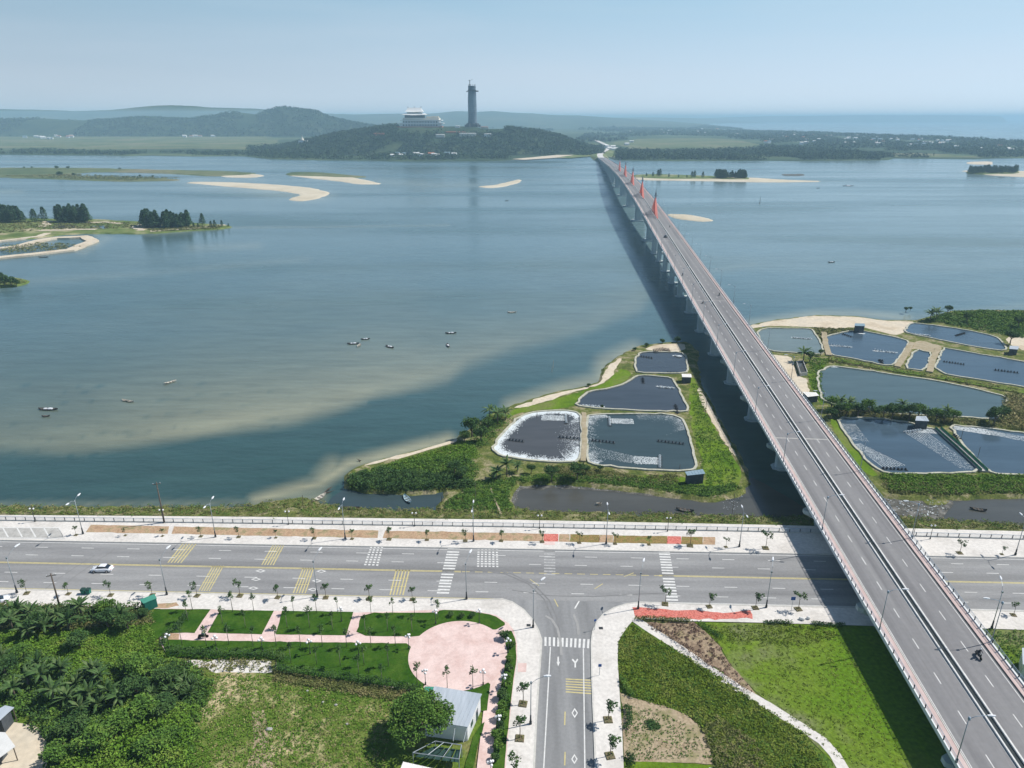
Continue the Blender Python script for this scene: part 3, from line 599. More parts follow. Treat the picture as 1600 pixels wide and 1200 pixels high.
for pts in [[(1296, 561), (1334, 567), (1397, 579), (1454, 588), (1510, 597), (1591, 612), (1660, 624)]]:
    ribbon('grass_dike', roughen(GA(pts, LZ), 3, .25, closed=False), 4.2, LZ + .36, Mt['meadow'], h=.5)
# ---- left islands, sandbars, far shores (all low land above the water)
def isle(name, pts, z, m, rough, step, seed=1, sk=.8, out=3): return psheet(name, pts, z, m, rough=rough, step=step, smooth=1, seed=seed, skirt=sk + (z - WL), sk_out=out)
isle('island', [(-220, 345), (0, 342), (60, 341), (140, 342), (220, 346), (300, 348), (350, 351), (362, 354), (340, 357), (300, 359), (232, 364), (150, 363), (90, 366), (60, 371), (0, 374), (-220, 378)], WL + .9, Mt['isle'], 1.2, 6)
for s_, pts in enumerate([[(-120, 398), (0, 378), (60, 371), (75, 366)], [(-120, 408), (0, 404), (50, 399), (110, 392), (145, 378), (132, 371), (90, 373), (60, 378), (30, 386), (-10, 390), (-60, 391)],
            [(60, 362), (100, 361), (150, 360)], [(220, 362), (210, 356), (225, 352)], [(235, 363), (300, 359), (352, 353)], [(75, 347), (110, 349), (165, 349), (190, 351)], [(68, 356), (75, 347)]]):
    ribbon('sand_dike', roughen(GA(pts, WL), 7, 1.0, closed=False, seed=s_), 6 if s_ != 1 else 9, WL + 1.15 + s_ * .01, Mt['sand'], h=1.5)
patch('pool_water', [(85, 350), (120, 352), (128, 356), (80, 357)], WL + .93, Mt['canal'], rough=.8); patch('pool_water', [(140, 353), (165, 352), (168, 357), (142, 358)], WL + .93, Mt['pondteal'], rough=.8)
isle('island', [(-180, 452), (0, 447), (20, 446), (40, 441), (42, 437), (20, 433), (-180, 430)], WL + .9, Mt['isle'], .6, 4, 3)
isle('low_island', [(-300, 265), (0, 262), (120, 262), (250, 265), (350, 267), (400, 270), (385, 273), (330, 275), (270, 270.5), (150, 268), (110, 271), (120, 275), (250, 278), (285, 281), (200, 283), (100, 280), (0, 276), (-300, 276)], WL + .8, Mt['marsh'], 2.5, 20, 4, out=8)
isle('sandbar', [(345, 271), (380, 270), (412, 274), (395, 277), (350, 276)], WL + .6, Mt['sandwhite'], 2, 15, 5, out=10)
isle('sandbar', [(290, 284.5), (340, 284), (430, 288), (480, 293), (508, 299), (510, 303), (490, 310), (470, 313), (455, 311), (478, 303), (440, 297), (380, 292), (330, 288)], WL + .7, Mt['sandwhite'], 1.5, 12, 6, out=10)
isle('sandbar', [(450, 273), (500, 275), (545, 276), (570, 281), (596, 287), (560, 287), (520, 281), (480, 277)], WL + .7, Mt['sandwhite'], 1.5, 14, 7, out=8)
isle('low_island', [(447, 271), (458, 268.5), (500, 269), (540, 273), (575, 276), (545, 277), (490, 275), (455, 274)], WL + .9, Mt['marsh'], 1.5, 14, 8, out=5)
isle('sandbar', [(748, 291), (775, 289), (800, 283), (812, 280), (808, 285), (785, 291), (765, 293)], WL + .6, Mt['sandwhite'], 1, 12, 9, out=8)
isle('sandbar', [(1042, 334), (1075, 335), (1102, 340), (1112, 344), (1095, 345), (1060, 341)], WL + .6, Mt['sandwhite'], .8, 8, 10, out=6)
isle('island', [(990, 273), (1030, 272), (1120, 275), (1170, 277), (1168, 280), (1110, 279), (1040, 279), (998, 277)], WL + 1.1, Mt['isle'], 1.2, 12, 11, out=5)
isle('sandbar', [(990, 277), (1050, 278), (1110, 279), (1170, 277), (1230, 281), (1290, 283), (1200, 284), (1100, 282), (1000, 280.5)], WL + .7, Mt['sandwhite'], 1, 14, 12, out=8)
isle('sandbar', [(1222, 272), (1254, 271.5), (1256, 274), (1226, 274)], WL + .6, Mt['mud'], .8, 10, 13, out=4)
isle('sandbar', [(1500, 266), (1550, 268), (1595, 267), (1620, 268), (1660, 277), (1600, 276), (1545, 273)], WL + .8, Mt['sandwhite'], 1.5, 14, 14, out=8)
isle('island', [(1508, 270), (1520, 264), (1555, 262), (1592, 266), (1590, 271), (1540, 272)], WL + 1.2, Mt['isle'], 1, 12, 15, out=3)
isle('sandbar', [(1512, 253), (1548, 252), (1550, 257), (1514, 256)], WL + .6, Mt['sand'], 1, 14, 16, out=6)
# mainland on the far side
FZ = WL + 1.2
far = [(-900, 236), (-300, 239), (0, 240.5), (60, 242), (200, 242.5), (380, 243.5), (420, 247), (500, 249), (640, 251), (780, 250), (860, 247), (935, 243.5), (950, 245), (965, 250), (1100, 250.5), (1200, 250.5), (1290, 250), (1370, 250),
       (1392, 246.5), (1450, 247), (1520, 248), (1600, 246), (1800, 245), (2600, 243), (2600, 236), (1800, 232), (1600, 225), (1480, 215), (1330, 208.5), (1180, 203), (1120, 198), (1085, 193.5), (1080, 189.5), (1100, 184.6), (-900, 184.6)]
Wf = roughen(GA(far, FZ)[:, :2], 60, 0); 
near_shore = Wf[:, 1] < 2600
rgf = np.random.default_rng(3); Wf[near_shore, 1] += rgf.normal(0, 9, near_shore.sum())
sheet('far_shore', Wf, FZ, Mt['farland'], skirt=2.5, sk_out=10)
psheet('far_field', [(-300, 213), (0, 213), (200, 211), (400, 211), (440, 218), (400, 234), (300, 232), (150, 233), (0, 232), (-300, 232)], FZ + .25, Mt['marsh'], rough=20, step=120)
psheet('far_field', [(955, 222), (1000, 217), (1090, 215), (1160, 219), (1190, 227), (1120, 233), (1040, 232), (985, 233)], FZ + .3, Mt['marsh'], rough=6, step=60)
psheet('far_field', [(1385, 240), (1430, 239), (1500, 242), (1540, 244), (1530, 246), (1450, 246), (1400, 245.5)], FZ + .35, Mt['marsh'], rough=5, step=60)
psheet('far_sand', [(862, 246), (900, 241), (935, 238), (960, 233), (975, 238), (962, 246), (935, 243), (890, 247)], FZ + .4, Mt['isle'], rough=2, step=30)
psheet('far_sand', [(800, 248.6), (860, 243), (905, 239), (903, 241), (868, 246.5), (820, 249.6)], FZ + .45, Mt['sand'], rough=2, step=30)

# ---- hills: heightfields standing at their own distance
def hill(name, prof, Yr, df, db, m, zb=FZ, amp=.12, seed=1, rows=14, dx=7, fn=None):
    xs = np.arange(prof[0][0], prof[-1][0] + 1, dx); ys = np.interp(xs, [p[0] for p in prof], [p[1] for p in prof])
    rgz = np.random.default_rng(seed); V = []; crest = []
    for i, (x, y) in enumerate(zip(xs, ys)):
        X, Y, Z = RY(x, y, Yr); crest.append(max(Z - zb, 0))
    crest = np.array(crest)
    for k in range(2 * rows + 1):
        t = (k - rows) / rows; Yk = Yr + (t * df if t < 0 else t * db); sh = math.cos(t * math.pi / 2) ** 1.1 if abs(t) < 1 else 0
        X = (xs - 800) / FPX * (Yr / (CT + .38 * ST)) * (Yk / Yr); Yv = np.full(len(xs), Yk)
        nz = wnoise(X, Yv, seed, 4, 14 / Yr) * amp * (1 if abs(t) < .99 else 0) * (1 - math.exp(-abs(t) * 6)) + wnoise(X, Yv, seed + 7, 3, 60 / Yr) * amp * .3 * (abs(t) < .99)
        Z = zb + crest * np.clip(sh + nz * sh, 0, 2) - .6 * (abs(t) > .99)
        V.append(np.stack([X, Yv, Z], 1))
    H = np.array(V); nrow, nc = H.shape[:2]; ii, jj = np.meshgrid(np.arange(nrow - 1), np.arange(nc - 1), indexing='ij'); a = ii * nc + jj
    me = mesh_np(name, H.reshape(-1, 3), np.stack([a, a + 1, a + nc + 1, a + nc], -1).reshape(-1, 4), m, smooth=True)
    addm(name, me, kind='structure'); return H
h_far = hill('hills', [(-500, 176), (-200, 173), (0, 170.5), (60, 172), (120, 174), (180, 172), (215, 168), (245, 165), (270, 164), (300, 165), (330, 168), (400, 170), (460, 174), (520, 178), (560, 179), (620, 178), (660, 178.5), (690, 176.5), (715, 174), (745, 175), (765, 173.5), (800, 176), (830, 177), (855, 179.5), (900, 180.5), (960, 184), (1010, 187), (1060, 190.5), (1110, 195)], 9500, 2500, 2500, Mt['farhill'], seed=3, amp=.1)
h_mid = hill('hills', [(-400, 193), (-200, 190), (0, 187), (60, 186), (120, 188), (180, 186.5), (220, 184), (260, 186), (300, 187), (330, 182), (350, 178), (375, 178), (400, 180), (420, 175), (445, 170.5), (470, 173.5), (495, 176), (510, 184), (530, 188), (560, 194), (600, 200), (640, 206), (680, 212)], 4300, 360, 700, Mt['forest'], seed=8, amp=.2)
h_pag = hill('hills', [(380, 241), (400, 238), (440, 231), (480, 221), (520, 212), (560, 207), (590, 203), (610, 200), (640, 200), (690, 200), (740, 200.5), (770, 203), (800, 203), (840, 207), (880, 216), (910, 228), (935, 238), (945, 243)], 2330, 330, 420, Mt['forest'], seed=12, amp=.16, dx=5)
hill('headland', [(1030, 191), (1060, 186.5), (1110, 184), (1200, 181.5), (1300, 180.6), (1370, 179.8), (1430, 180), (1500, 180), (1540, 180.6), (1566, 182), (1576, 190.5)], 15500, 500, 600, Mt['farhill'], zb=WL + .5, seed=15, amp=.05)
hill('hills', [(820, 192), (880, 186), (940, 184), (1000, 183.6), (1080, 184.4), (1140, 187), (1200, 192)], 14000, 1500, 1500, Mt['farhill'], seed=16, amp=.1)

# ================================================================== ROADS, PAVEMENTS, PARK
LN = lambda a, b: (lambda x: a[1] + (b[1] - a[1]) * (x - a[0]) / (b[0] - a[0]))
NK = LN((0, 844), (1600, 871.5)); SK = LN((0, 921), (1600, 956)); CLn = LN((0, 878.5), (1600, 911))
xe = (-900, 2500)
_n0, _n1 = np.array(G(0, NK(0))[:2]), np.array(G(1600, NK(1600))[:2]); _d = (_n1 - _n0) / np.linalg.norm(_n1 - _n0); _n = np.array([_d[1], -_d[0]])
add_wear(Mt['asphalt'], _n[0], _n[1], float(_n @ _n0), 20.5, [(0, .97), (.06, 1.03), (.14, .95), (.2, 1.03), (.30, .98), (.37, .80), (.42, .74), (.47, .92), (.5, 1.04), (.58, .96), (.66, 1.02), (.74, .95), (.84, 1.03), (.92, .97), (1, 1.0)])
_s0, _s1 = np.array(G(846, 1000)[:2]), np.array(G(834, 1210)[:2]); _e = (_s1 - _s0) / np.linalg.norm(_s1 - _s0); _m = np.array([-_e[1], _e[0]])
add_wear(Mt['asphalt2'], _m[0], _m[1], float(_m @ _s0), 11.5, [(0, 1.05), (.2, .97), (.3, .88), (.38, 1.0), (.5, 1.06), (.62, .93), (.72, .9), (.82, 1.0), (1, 1.05)])
psheet('road', [(xe[0], NK(xe[0])), (xe[1], NK(xe[1])), (xe[1], SK(xe[1])), (xe[0], SK(xe[0]))], 0, Mt['asphalt'])
# side road with flared mouth
sideL = [(785, 936.5), (800, 941), (818, 953), (832, 969), (841, 985), (846, 1000), (845, 1020), (842, 1060), (838, 1120), (834, 1210), (826, 1400)]
sideR = [(1000, 941.5), (980, 944), (960, 950), (943, 960), (933, 972), (926, 988), (924, 1005), (925, 1060), (928, 1130), (931, 1210), (938, 1400)]
psheet('side_road', sideL + sideR[::-1], .004, Mt['asphalt2'])
# promenade (north) pavement, kerb is a real step
P0 = .15
psheet('pavement', [(xe[0], NK(xe[0]) - .2), (xe[1], NK(xe[1]) - .2), (2400, 843), (1600, 830), (1200, 820), (800, 812), (400, 807.5), (0, 804.5), (-300, 801.5), (-900, 797.5)], P0, Mt['pave'], skirt=.15, sk_out=.01)
def kerb(pts, z=P0 + .01, wd=.3): return ribbon('kerb', GA(pts, 0), wd, z, Mt['kerb'], h=.16)
kerb([(xe[0], NK(xe[0])), (xe[1], NK(xe[1]))])
kerb([(xe[0], SK(xe[0])), (760, SK(760)), *sideL])
kerb([*sideR[::-1], (1100, SK(1100)), (xe[1], SK(xe[1]))])
# south pavements
psheet('pavement', [(xe[0], SK(xe[0])), (760, SK(760)), *sideL, (783, 1400), (790, 1200), (794, 1140), (800, 1080), (807, 1030), (806, 1000), (800, 984), (792, 974), (772, 961), (742, 955), (730, 953), (560, 957), (400, 955), (329, 952), (243, 951), (225, 950), (0, 945), (xe[0], 925)], P0, Mt['pave'])
psheet('pavement', [*sideR[::-1], (1100, SK(1100)), (xe[1], SK(xe[1])), (xe[1], 1003), (1600, 984), (1540, 982), (1400, 979), (1200, 973), (1060, 970), (992, 966), (984, 975), (973, 990), (966, 1003), (965, 1030), (968, 1080), (972, 1140), (975, 1210), (985, 1400)], P0, Mt['pave'])
# soil beds along the promenade
bn = LN((141, 820), (1110, 839)); bs = LN((134, 831.5), (1112, 851))
def bed(x0, x1, m, nm, s=1, sk=4): psheet(nm, [(x0 + sk, bn(x0)), (x1 + sk * .3, bn(x1)), (x1, bs(x1)), (x0, bs(x0))], P0 + .01, Mt[m], rough=.08, step=1.5, seed=s)
bed(134, 262, 'orange', 'soil_bed', 1, 8); bed(268, 590, 'orange', 'soil_bed', 2); bed(598, 848, 'orange', 'soil_bed', 3); bed(849, 872, 'redleaf', 'soil_bed', 4, 1)
bed(873, 890, 'orange', 'soil_bed', 5, 1); bed(890, 936, 'olive', 'soil_bed', 6, 1); bed(936, 958, 'orange', 'soil_bed', 7, 1); bed(958, 1042, 'olive', 'soil_bed', 8, 1); bed(1042, 1064, 'redleaf', 'soil_bed', 9, 1); bed(1064, 1098, 'olive', 'soil_bed', 10, 1); bed(1098, 1117, 'orange', 'soil_bed', 11, 1)
psheet('paved_strip', [(849, 846), (867, 846), (867, 851.5), (849, 851)], P0 + .015, Mt['pink'])
for a in ([(988, 949), (1000, 949), (1030, 951), (1060, 954), (1090, 953), (1130, 958), (1172, 953), (1176, 967), (1100, 967), (993, 965)],):
    psheet('red_flower_bed', a, P0 + .02, Mt['redleaf'], rough=.15, step=1)
psheet('paving_patch', [(243, 944), (275, 941), (280, 946), (262, 950), (243, 950)], P0 + .006, Mt['orange'], rough=.1, step=1)
psheet('paving_patch', [(809, 1036), (823, 1036), (822, 1050), (809, 1050)], P0 + .006, Mt['pink'])
psheet('paved_bay', [(-60, 824), (92, 825), (100, 842), (-60, 841)], P0 + .006, Mt['concrete'])
for x in (-40, -17, 5, 27, 48, 69): ribbon('bay_line', GA([(x, 826), (x + 8, 840)], 0), .3, P0 + .014, Mt['tarp'])
ribbon('bay_line', GA([(-60, 825), (92, 825.5), (101, 842), (-60, 841)], 0), .3, P0 + .014, Mt['tarp'])
# ---- painted markings
def quadpx(nm, c, m, z=.008): return psheet(nm, c, z, Mt[m])
def lerp(a, b, t): return (a[0] + (b[0] - a[0]) * t, a[1] + (b[1] - a[1]) * t)
def stripes(nm, c, n, m, duty=.45, along=True, z=.008):
    """n stripes inside the quadrilateral c (tl, tr, br, bl); along=True: stripes run from the top edge to the bottom edge"""
    tl, tr, br, bl = [np.array(G(*p)[:2]) for p in c]; mb = MB()
    for i in range(n):
        a, b_ = (i + .5 - duty / 2) / n, (i + .5 + duty / 2) / n
        if along: q = [tl + (tr - tl) * a, bl + (br - bl) * a, bl + (br - bl) * b_, tl + (tr - tl) * b_]
        else: q = [tl + (bl - tl) * b_, tr + (br - tr) * b_, tr + (br - tr) * a, tl + (bl - tl) * a]
        mb.add([(p[0], p[1], z) for p in q], [(0, 1, 2, 3)])
    o = mb.build(nm, Mt[m], kind='structure')
    if o.data.polygons[0].normal.z < 0: o.data.flip_normals()
    return o
def dots(nm, c, n, k, m='white', z=.008):
    tl, tr, br, bl = [np.array(G(*p)[:2]) for p in c]; mb = MB(); f = lambda u, v: (tl * (1 - u) + tr * u) * (1 - v) + (bl * (1 - u) + br * u) * v
    for i in range(n):
        for j in range(k):
            u0, u1, v0, v1 = (i + .22) / n, (i + .78) / n, (j + .22) / k, (j + .75) / k
            mb.add([(*p, z) for p in (f(u0, v1), f(u1, v1), f(u1, v0), f(u0, v0))], [(0, 1, 2, 3)])
    o = mb.build(nm, Mt[m], kind='structure')
    if o.data.polygons[0].normal.z < 0: o.data.flip_normals()
for c in ([(285, 847.5), (310, 848), (285, 879.5), (260, 879)], [(331, 884), (351, 884), (329, 923.5), (309, 923)], [(426, 850), (446, 850.5), (429, 883), (407, 882.5)],
          [(472, 887), (492, 887.5), (479, 927), (456, 926.5)], [(617, 890), (642, 890.5), (632, 930), (607, 929.5)]):
    stripes('road_marking', c, 5, 'yellow', .42)
    for t in (.33, .66): ribbon('road_marking', GA([lerp(c[0], c[3], t), lerp(c[1], c[2], t)]), .16, .011, Mt['yellow'])
stripes('road_marking', [(884, 1059), (924, 1061), (925, 1086), (884, 1083)], 6, 'yellow', .42, False)
dots('road_marking', [(579, 850), (601, 850.5), (592, 885), (567, 884)], 4, 9); dots('road_marking', [(745, 854), (779, 854.5), (780, 887), (744, 886.5)], 6, 9)
stripes('road_marking', [(701, 852), (720, 852.5), (701, 929), (682, 928.5)], 17, 'white', .5, False)
stripes('road_marking', [(850, 855), (867, 855.5), (868, 900), (850, 899.5)], 10, 'faded', .45, False)
stripes('road_marking', [(1029, 860), (1046, 860.5), (1060, 940), (1041, 939.5)], 18, 'white', .5, False)
stripes('road_marking', [(849, 995), (923, 999), (922, 1013), (849, 1009)], 11, 'white', .5, True, .012)
def mline(p, m='white', wd=.18, z=.008): return ribbon('road_marking', GA(p), wd, z, Mt[m])
mline([(-900, NK(-900) + 2.6), (2500, NK(2500) + 2.6)], 'white', .16)
mline([(-900, SK(-900) - 2.2), (780, SK(780) - 2.2)], 'yellow', .16); mline([(1005, SK(1005) - 2.4), (2500, SK(2500) - 2.4)], 'white', .16)
for off in (-.6, .7):
    mline([(-900, CLn(-900) + off), (720, CLn(720) + off)], 'yellow', .2); mline([(1030, CLn(1030) + off), (2500, CLn(2500) + off)], 'yellow', .2)
mb = MB()
def dash(x0, x1, y, wd=.17, m=None, z=.0085):
    a, b_ = np.array(G(x0, y)), np.array(G(x1, y + (x1 - x0) * .019)); n = np.array([0, wd / 2, 0])
    (m or mb).add([tuple(a - n)[:2] + (z,), tuple(b_ - n)[:2] + (z,), tuple(b_ + n)[:2] + (z,), tuple(a + n)[:2] + (z,)], [(0, 1, 2, 3)])
for i in range(-9, 34):
    x = 56 + 71.5 * i
    for f, ox in ((.285, 0), (.63, -16)):
        y = NK(x) + (CLn(x) - NK(x)) * f; dash(x + ox, x + ox + 19, y)
    x = 82 + 75 * i
    for f, ox in ((.36, 0), (.70, -14)):
        if 838 < x < 905 and f > .5: continue
        y = CLn(x) + (SK(x) - CLn(x)) * f; dash(x + ox, x + ox + 20, y)
mb.build('lane_dashes', Mt['white'], kind='structure')
mb2 = MB()
for x in range(722, 1026, 20): dash(x, x + 12, CLn(x), .2, mb2)
mb2.build('lane_dashes', Mt['yellow'], kind='structure')
mline([(828, 905), (842, 915)], 'yellow'); mline([(929, 920), (942, 912)], 'yellow'); mline([(866, 936), (872, 948)], 'yellow', .2); mline([(905, 939), (898, 951)], 'white', .3); mline([(975, 901), (990, 895)], 'yellow')
mline([(860, 1011), (849, 1210), (841, 1400)], 'white', .2, .012); mline([(911.5, 1013), (914, 1210), (916, 1400)], 'white', .2, .012); mline([(926.5, 1013), (928.5, 1130), (931, 1210)], 'yellow', .15, .0125)
for y in (1112, 1175, 1240): mline([(883, y), (882.3, y + 21)], 'yellow', .2, .012)
def diamond(x, y, w_, h_, m='white', z=.012):
    o = [(x - w_, y), (x, y - h_), (x + w_, y), (x, y + h_)]; o2 = [(x - w_ * .6, y), (x, y - h_ * .6), (x + w_ * .6, y), (x, y + h_ * .6)]
    V = [tuple(G(*p, z)) for p in o + o2]; me = bpy.data.meshes.new('road_marking'); me.from_pydata(V, [], [(i, 4 + i, 4 + (i + 1) % 4, (i + 1) % 4) for i in range(4)]); me.materials.append(Mt[m])
    me.update()
    if me.polygons[0].normal.z < 0: me.flip_normals()
    addm('road_marking', me, kind='structure')
for x, y in ((898, 1114), (897.5, 1186)): diamond(x, y, 5, 8)
for x, y in ((407, 892), (400, 905), (502, 892.5), (495, 907.5), (489, 921), (396, 919)): diamond(x, y, 8, 2.6, z=.009)
psheet('road_marking', [(871, 1026), (873.4, 1026), (873.4, 1034), (875, 1034), (872.2, 1041), (869.6, 1034), (871, 1034)], .012, Mt['white'])
psheet('road_marking', [(897.6, 1043), (897.6, 1036), (893.5, 1031), (895, 1029), (898.8, 1033.5), (902, 1029), (903.6, 1031), (900, 1036), (900, 1043)], .012, Mt['white'])
# skid marks and darker tracks
tm = mat('tyre_marks', (.19, .19, .192), (.24, .24, .24), scale=.8, rough=.85); dm_ = mat('road_dust', (.30, .30, .295), (.36, .355, .345), scale=.8, rough=.9)
for ti_, (p, wd_, m_) in enumerate(((([(722, 884), (760, 888), (800, 897), (835, 914), (858, 938), (870, 965), (876, 1000)]), .35, tm), (([(740, 889), (790, 897), (825, 912), (850, 936), (863, 965), (870, 1000)]), .3, tm), (([(800, 922), (860, 931), (930, 932), (1000, 928), (1060, 926)]), .22, tm),
                    (([(852, 962), (862, 968), (871, 982), (876, 1004), (877, 1024)]), .5, dm_), (([(896, 960), (902, 975), (904, 992)]), .5, dm_), (([(148, 868), (120, 885), (90, 905), (60, 930)]), .12, tm), (([(180, 858), (150, 878), (118, 900), (95, 917)]), .12, tm))):
    ribbon('tyre_marks', smoothpoly(GA(p), 0) if 0 else GA(p), wd_, .018 + .004 * ti_, m_)
# ---- park: lawns, pink paths, plaza
LZs = .20
psheet('park_base', [(250, 950.5), (560, 957), (690, 952.5), (735, 953.5), (775, 961), (795, 974), (803, 985), (808, 1005), (808, 1030), (801, 1080), (795, 1140), (790, 1205), (786, 1400), (735, 1400), (745, 1200), (752, 1140), (757, 1098), (740, 1085), (700, 1078), (660, 1074), (640, 1078), (560, 1066), (500, 1058), (430, 1049), (432, 1030), (262, 1025), (250, 1003)], P0 + .012, Mt['pink'])
lawns = [[(243, 951.5), (329, 952), (304, 989), (262, 989), (225, 1010), (222, 985), (234, 962)], [(344, 953), (428, 954), (409, 991), (324, 988.5)], [(441, 954), (552, 956), (541, 992.5), (431, 991)],
         [(566, 957), (683, 957), (687, 953), (730, 953.5), (772, 961), (792, 975), (772, 985), (750, 976), (725, 972.5), (697, 974.5), (677, 982), (657, 995), (555, 992.8)],
         [(250, 999), (400, 1002), (635, 1005), (642, 1010), (641, 1030), (646, 1043), (655, 1060), (664, 1070), (660, 1076), (640, 1077), (560, 1066), (500, 1058), (430, 1050), (432, 1030), (340, 1029), (262, 1026)],
         [(712, 1078), (742, 1074), (763, 1066.5), (766, 1069), (761, 1110), (752, 1111), (750, 1096)], [(757, 1128), (748, 1160), (738, 1205), (725, 1205), (740, 1150), (752, 1131)],
         [(789, 988), (799, 984.5), (806, 1000), (807, 1030), (800, 1080), (795, 1130), (790, 1180), (788, 1210), (768, 1210), (774, 1140), (780, 1085), (788, 1045), (790.5, 1020)]]
for i, p in enumerate(lawns): psheet('lawn', p, LZs, Mt['lawn'], rough=.06, step=1.5, smooth=1 if i in (3, 7) else 0, seed=i)
ctr = np.array(G(715.5, 1023)[:2]); rp = 9.3
psheet_pl = sheet('plaza', [(ctr[0] + rp * math.cos(a), ctr[1] + rp * math.sin(a) * 1.0) for a in np.linspace(0, 2 * math.pi, 64, endpoint=False)], LZs + .008, Mt['pink'])
psheet('brick_path_end', [(256, 989), (280, 990), (279, 999.5), (254, 999)], LZs + .006, Mt['orange'])
# fields to the right
psheet('shrub_field', [(985, 975), (1000, 978), (1060, 1016), (1110, 1050), (1200, 1110), (1260, 1150), (1300, 1210), (1330, 1300), (1130, 1300), (1115, 1205), (1112, 1170), (1095, 1135), (1070, 1115), (1030, 1100), (995, 1092), (972, 1078), (965, 1050), (965, 1005), (973, 990)], .03, Mt['shrubfield'], rough=.15, step=1.5)
psheet('soil_field', [(969, 1082), (990, 1091), (1030, 1100), (1070, 1114), (1096, 1136), (1112, 1170), (1118, 1194), (1070, 1192), (990, 1190), (975, 1182), (973, 1140)], .026, Mt['soilbeige'], rough=.15, step=1.5)
psheet('lawn', [(980, 1190), (1060, 1192), (1110, 1196), (1125, 1215), (1125, 1400), (985, 1400)], .034, Mt['brightfield'], rough=.1)
psheet('soil_field', [(1000, 973), (1060, 972), (1084, 972), (1100, 985), (1125, 1010), (1142, 1040), (1170, 1070), (1196, 1098), (1150, 1070), (1085, 1022), (1030, 988)], .03, Mt['soilbrown'], rough=.3, step=1.5)
psheet('bright_field', [(1085, 972), (1300, 976), (1500, 980), (1700, 985), (1800, 1300), (1330, 1300), (1300, 1190), (1230, 1120), (1180, 1080), (1142, 1040), (1125, 1008), (1100, 984)], .022, Mt['openfield'])
psheet('field', [(1255, 1160), (1290, 1180), (1320, 1230), (1330, 1300), (1270, 1300), (1240, 1200)], .038, Mt['shrubfield'], rough=.4, step=2)
ribbon('footpath', smoothpoly(GA([(990, 966), (1010, 980), (1060, 1012), (1110, 1047), (1160, 1080), (1200, 1103), (1250, 1135), (1285, 1158), (1305, 1180), (1325, 1215), (1340, 1260), (1360, 1330)]), 0), 1.9, .07, Mt['pave'], h=.1)
# the rough ground on the left
psheet('rough_ground', [(-900, 935), (0, 946), (225, 951), (245, 951), (235, 985), (250, 1003), (262, 1027), (432, 1031), (428, 1048), (500, 1058), (640, 1077), (680, 1080), (740, 1160), (730, 1400), (-900, 1400)], .0, Mt['meadow'])
psheet('bright_grass', [(60, 985), (140, 985), (215, 985), (245, 1010), (250, 1040), (200, 1060), (110, 1060), (60, 1030)], .03, Mt['brightfield'], rough=.8)
psheet('dry_meadow', [(300, 1050), (420, 1045), (500, 1060), (630, 1080), (660, 1110), (600, 1140), (590, 1210), (560, 1320), (280, 1320), (270, 1200), (300, 1120)], .034, Mt['meadowdry'], rough=.8)
psheet('bare_earth_strip', [(290, 1033), (350, 1031), (424, 1033), (426, 1050), (380, 1052), (330, 1048), (285, 1047)], .04, Mt['pave'], rough=.35, step=1.2)
psheet('sand_yard', [(-60, 1120), (30, 1128), (70, 1145), (82, 1165), (70, 1200), (60, 1320), (-60, 1320)], .05, Mt['sand'], rough=.5)
psheet('sandy_track', [(385, 1200), (400, 1160), (395, 1110), (410, 1110), (420, 1160), (425, 1210)], .045, Mt['soilbeige'], rough=.8)
# path over the land bridge by the reeds
ribbon('footpath', GA([(764, 752), (770, 770), (778, 790), (783, 807)], -1), .5, [LZ + .06, LZ + .06, -1.2, -.3], Mt['lane'])

# ================================================================== THE BRIDGE
PSI, BX0, BW = .082, 59.8, 19.2
PRs = np.array([-60, 0, 100, 200, 300, 400, 500, 600, 700, 800, 900, 1000, 1200, 1500, 1790, 1900]); PRz = np.array([1.9, 3.4, 5, 7.3, 9.9, 13, 16.3, 19.2, 21.6, 23, 23.3, 22.5, 18.8, 11.0, 3.6, 1.2])
_sf = np.arange(-60, 1901, 5.); _zf = np.interp(_sf, PRs, PRz); _k = np.exp(-np.linspace(-2, 2, 31) ** 2); _k /= _k.sum()
_zs = np.convolve(np.pad(_zf, 15, mode='edge'), _k, 'valid')
def bz(s): return float(np.interp(s, _sf, _zs))
def BP(s, off, dz=0):
    return (BX0 + off * math.cos(PSI) + s * math.sin(PSI), s * math.cos(PSI) - off * math.sin(PSI), bz(s) + dz)
BE = 1790
SS = list(np.arange(-40, 400, 10)) + list(np.arange(400, BE + 1, 20))
bridge = empty('road_bridge', BP(900, 9.6, -bz(900) + WL), 0, 1, 'long concrete road bridge with red pylons crossing the river to the far shore', 'bridge')
bridge.location = (0, 0, 0)
def bsweep(name, prof, m, s0=-40, s1=BE, parent=bridge, uv=False, ss=None):
    """sweep a closed cross-section (off, dz) along the bridge"""
    S_ = [s for s in (ss or SS) if s0 <= s <= s1]; n = len(prof); V = []; Fs = []; U = []
    for s in S_:
        for o, d in prof: V.append(BP(s, o, d)); U.append((o, s))
    for i in range(len(S_) - 1):
        for k in range(n): Fs.append((i * n + k, (i + 1) * n + k, (i + 1) * n + (k + 1) % n, i * n + (k + 1) % n))
    Fs += [tuple(range(n)), tuple(range((len(S_) - 1) * n, len(S_) * n))[::-1]]
    me = bpy.data.meshes.new(name); me.from_pydata(V, [], Fs); me.materials.append(m)
    if uv:
        l = me.uv_layers.new(name='UVMap')
        for lp in me.loops: l.data[lp.index].uv = U[lp.vertex_index]
    me.update(); return addm(name, me, parent)
rect = lambda a, b, lo, hi: [(a, lo), (a, hi), (b, hi), (b, lo)]
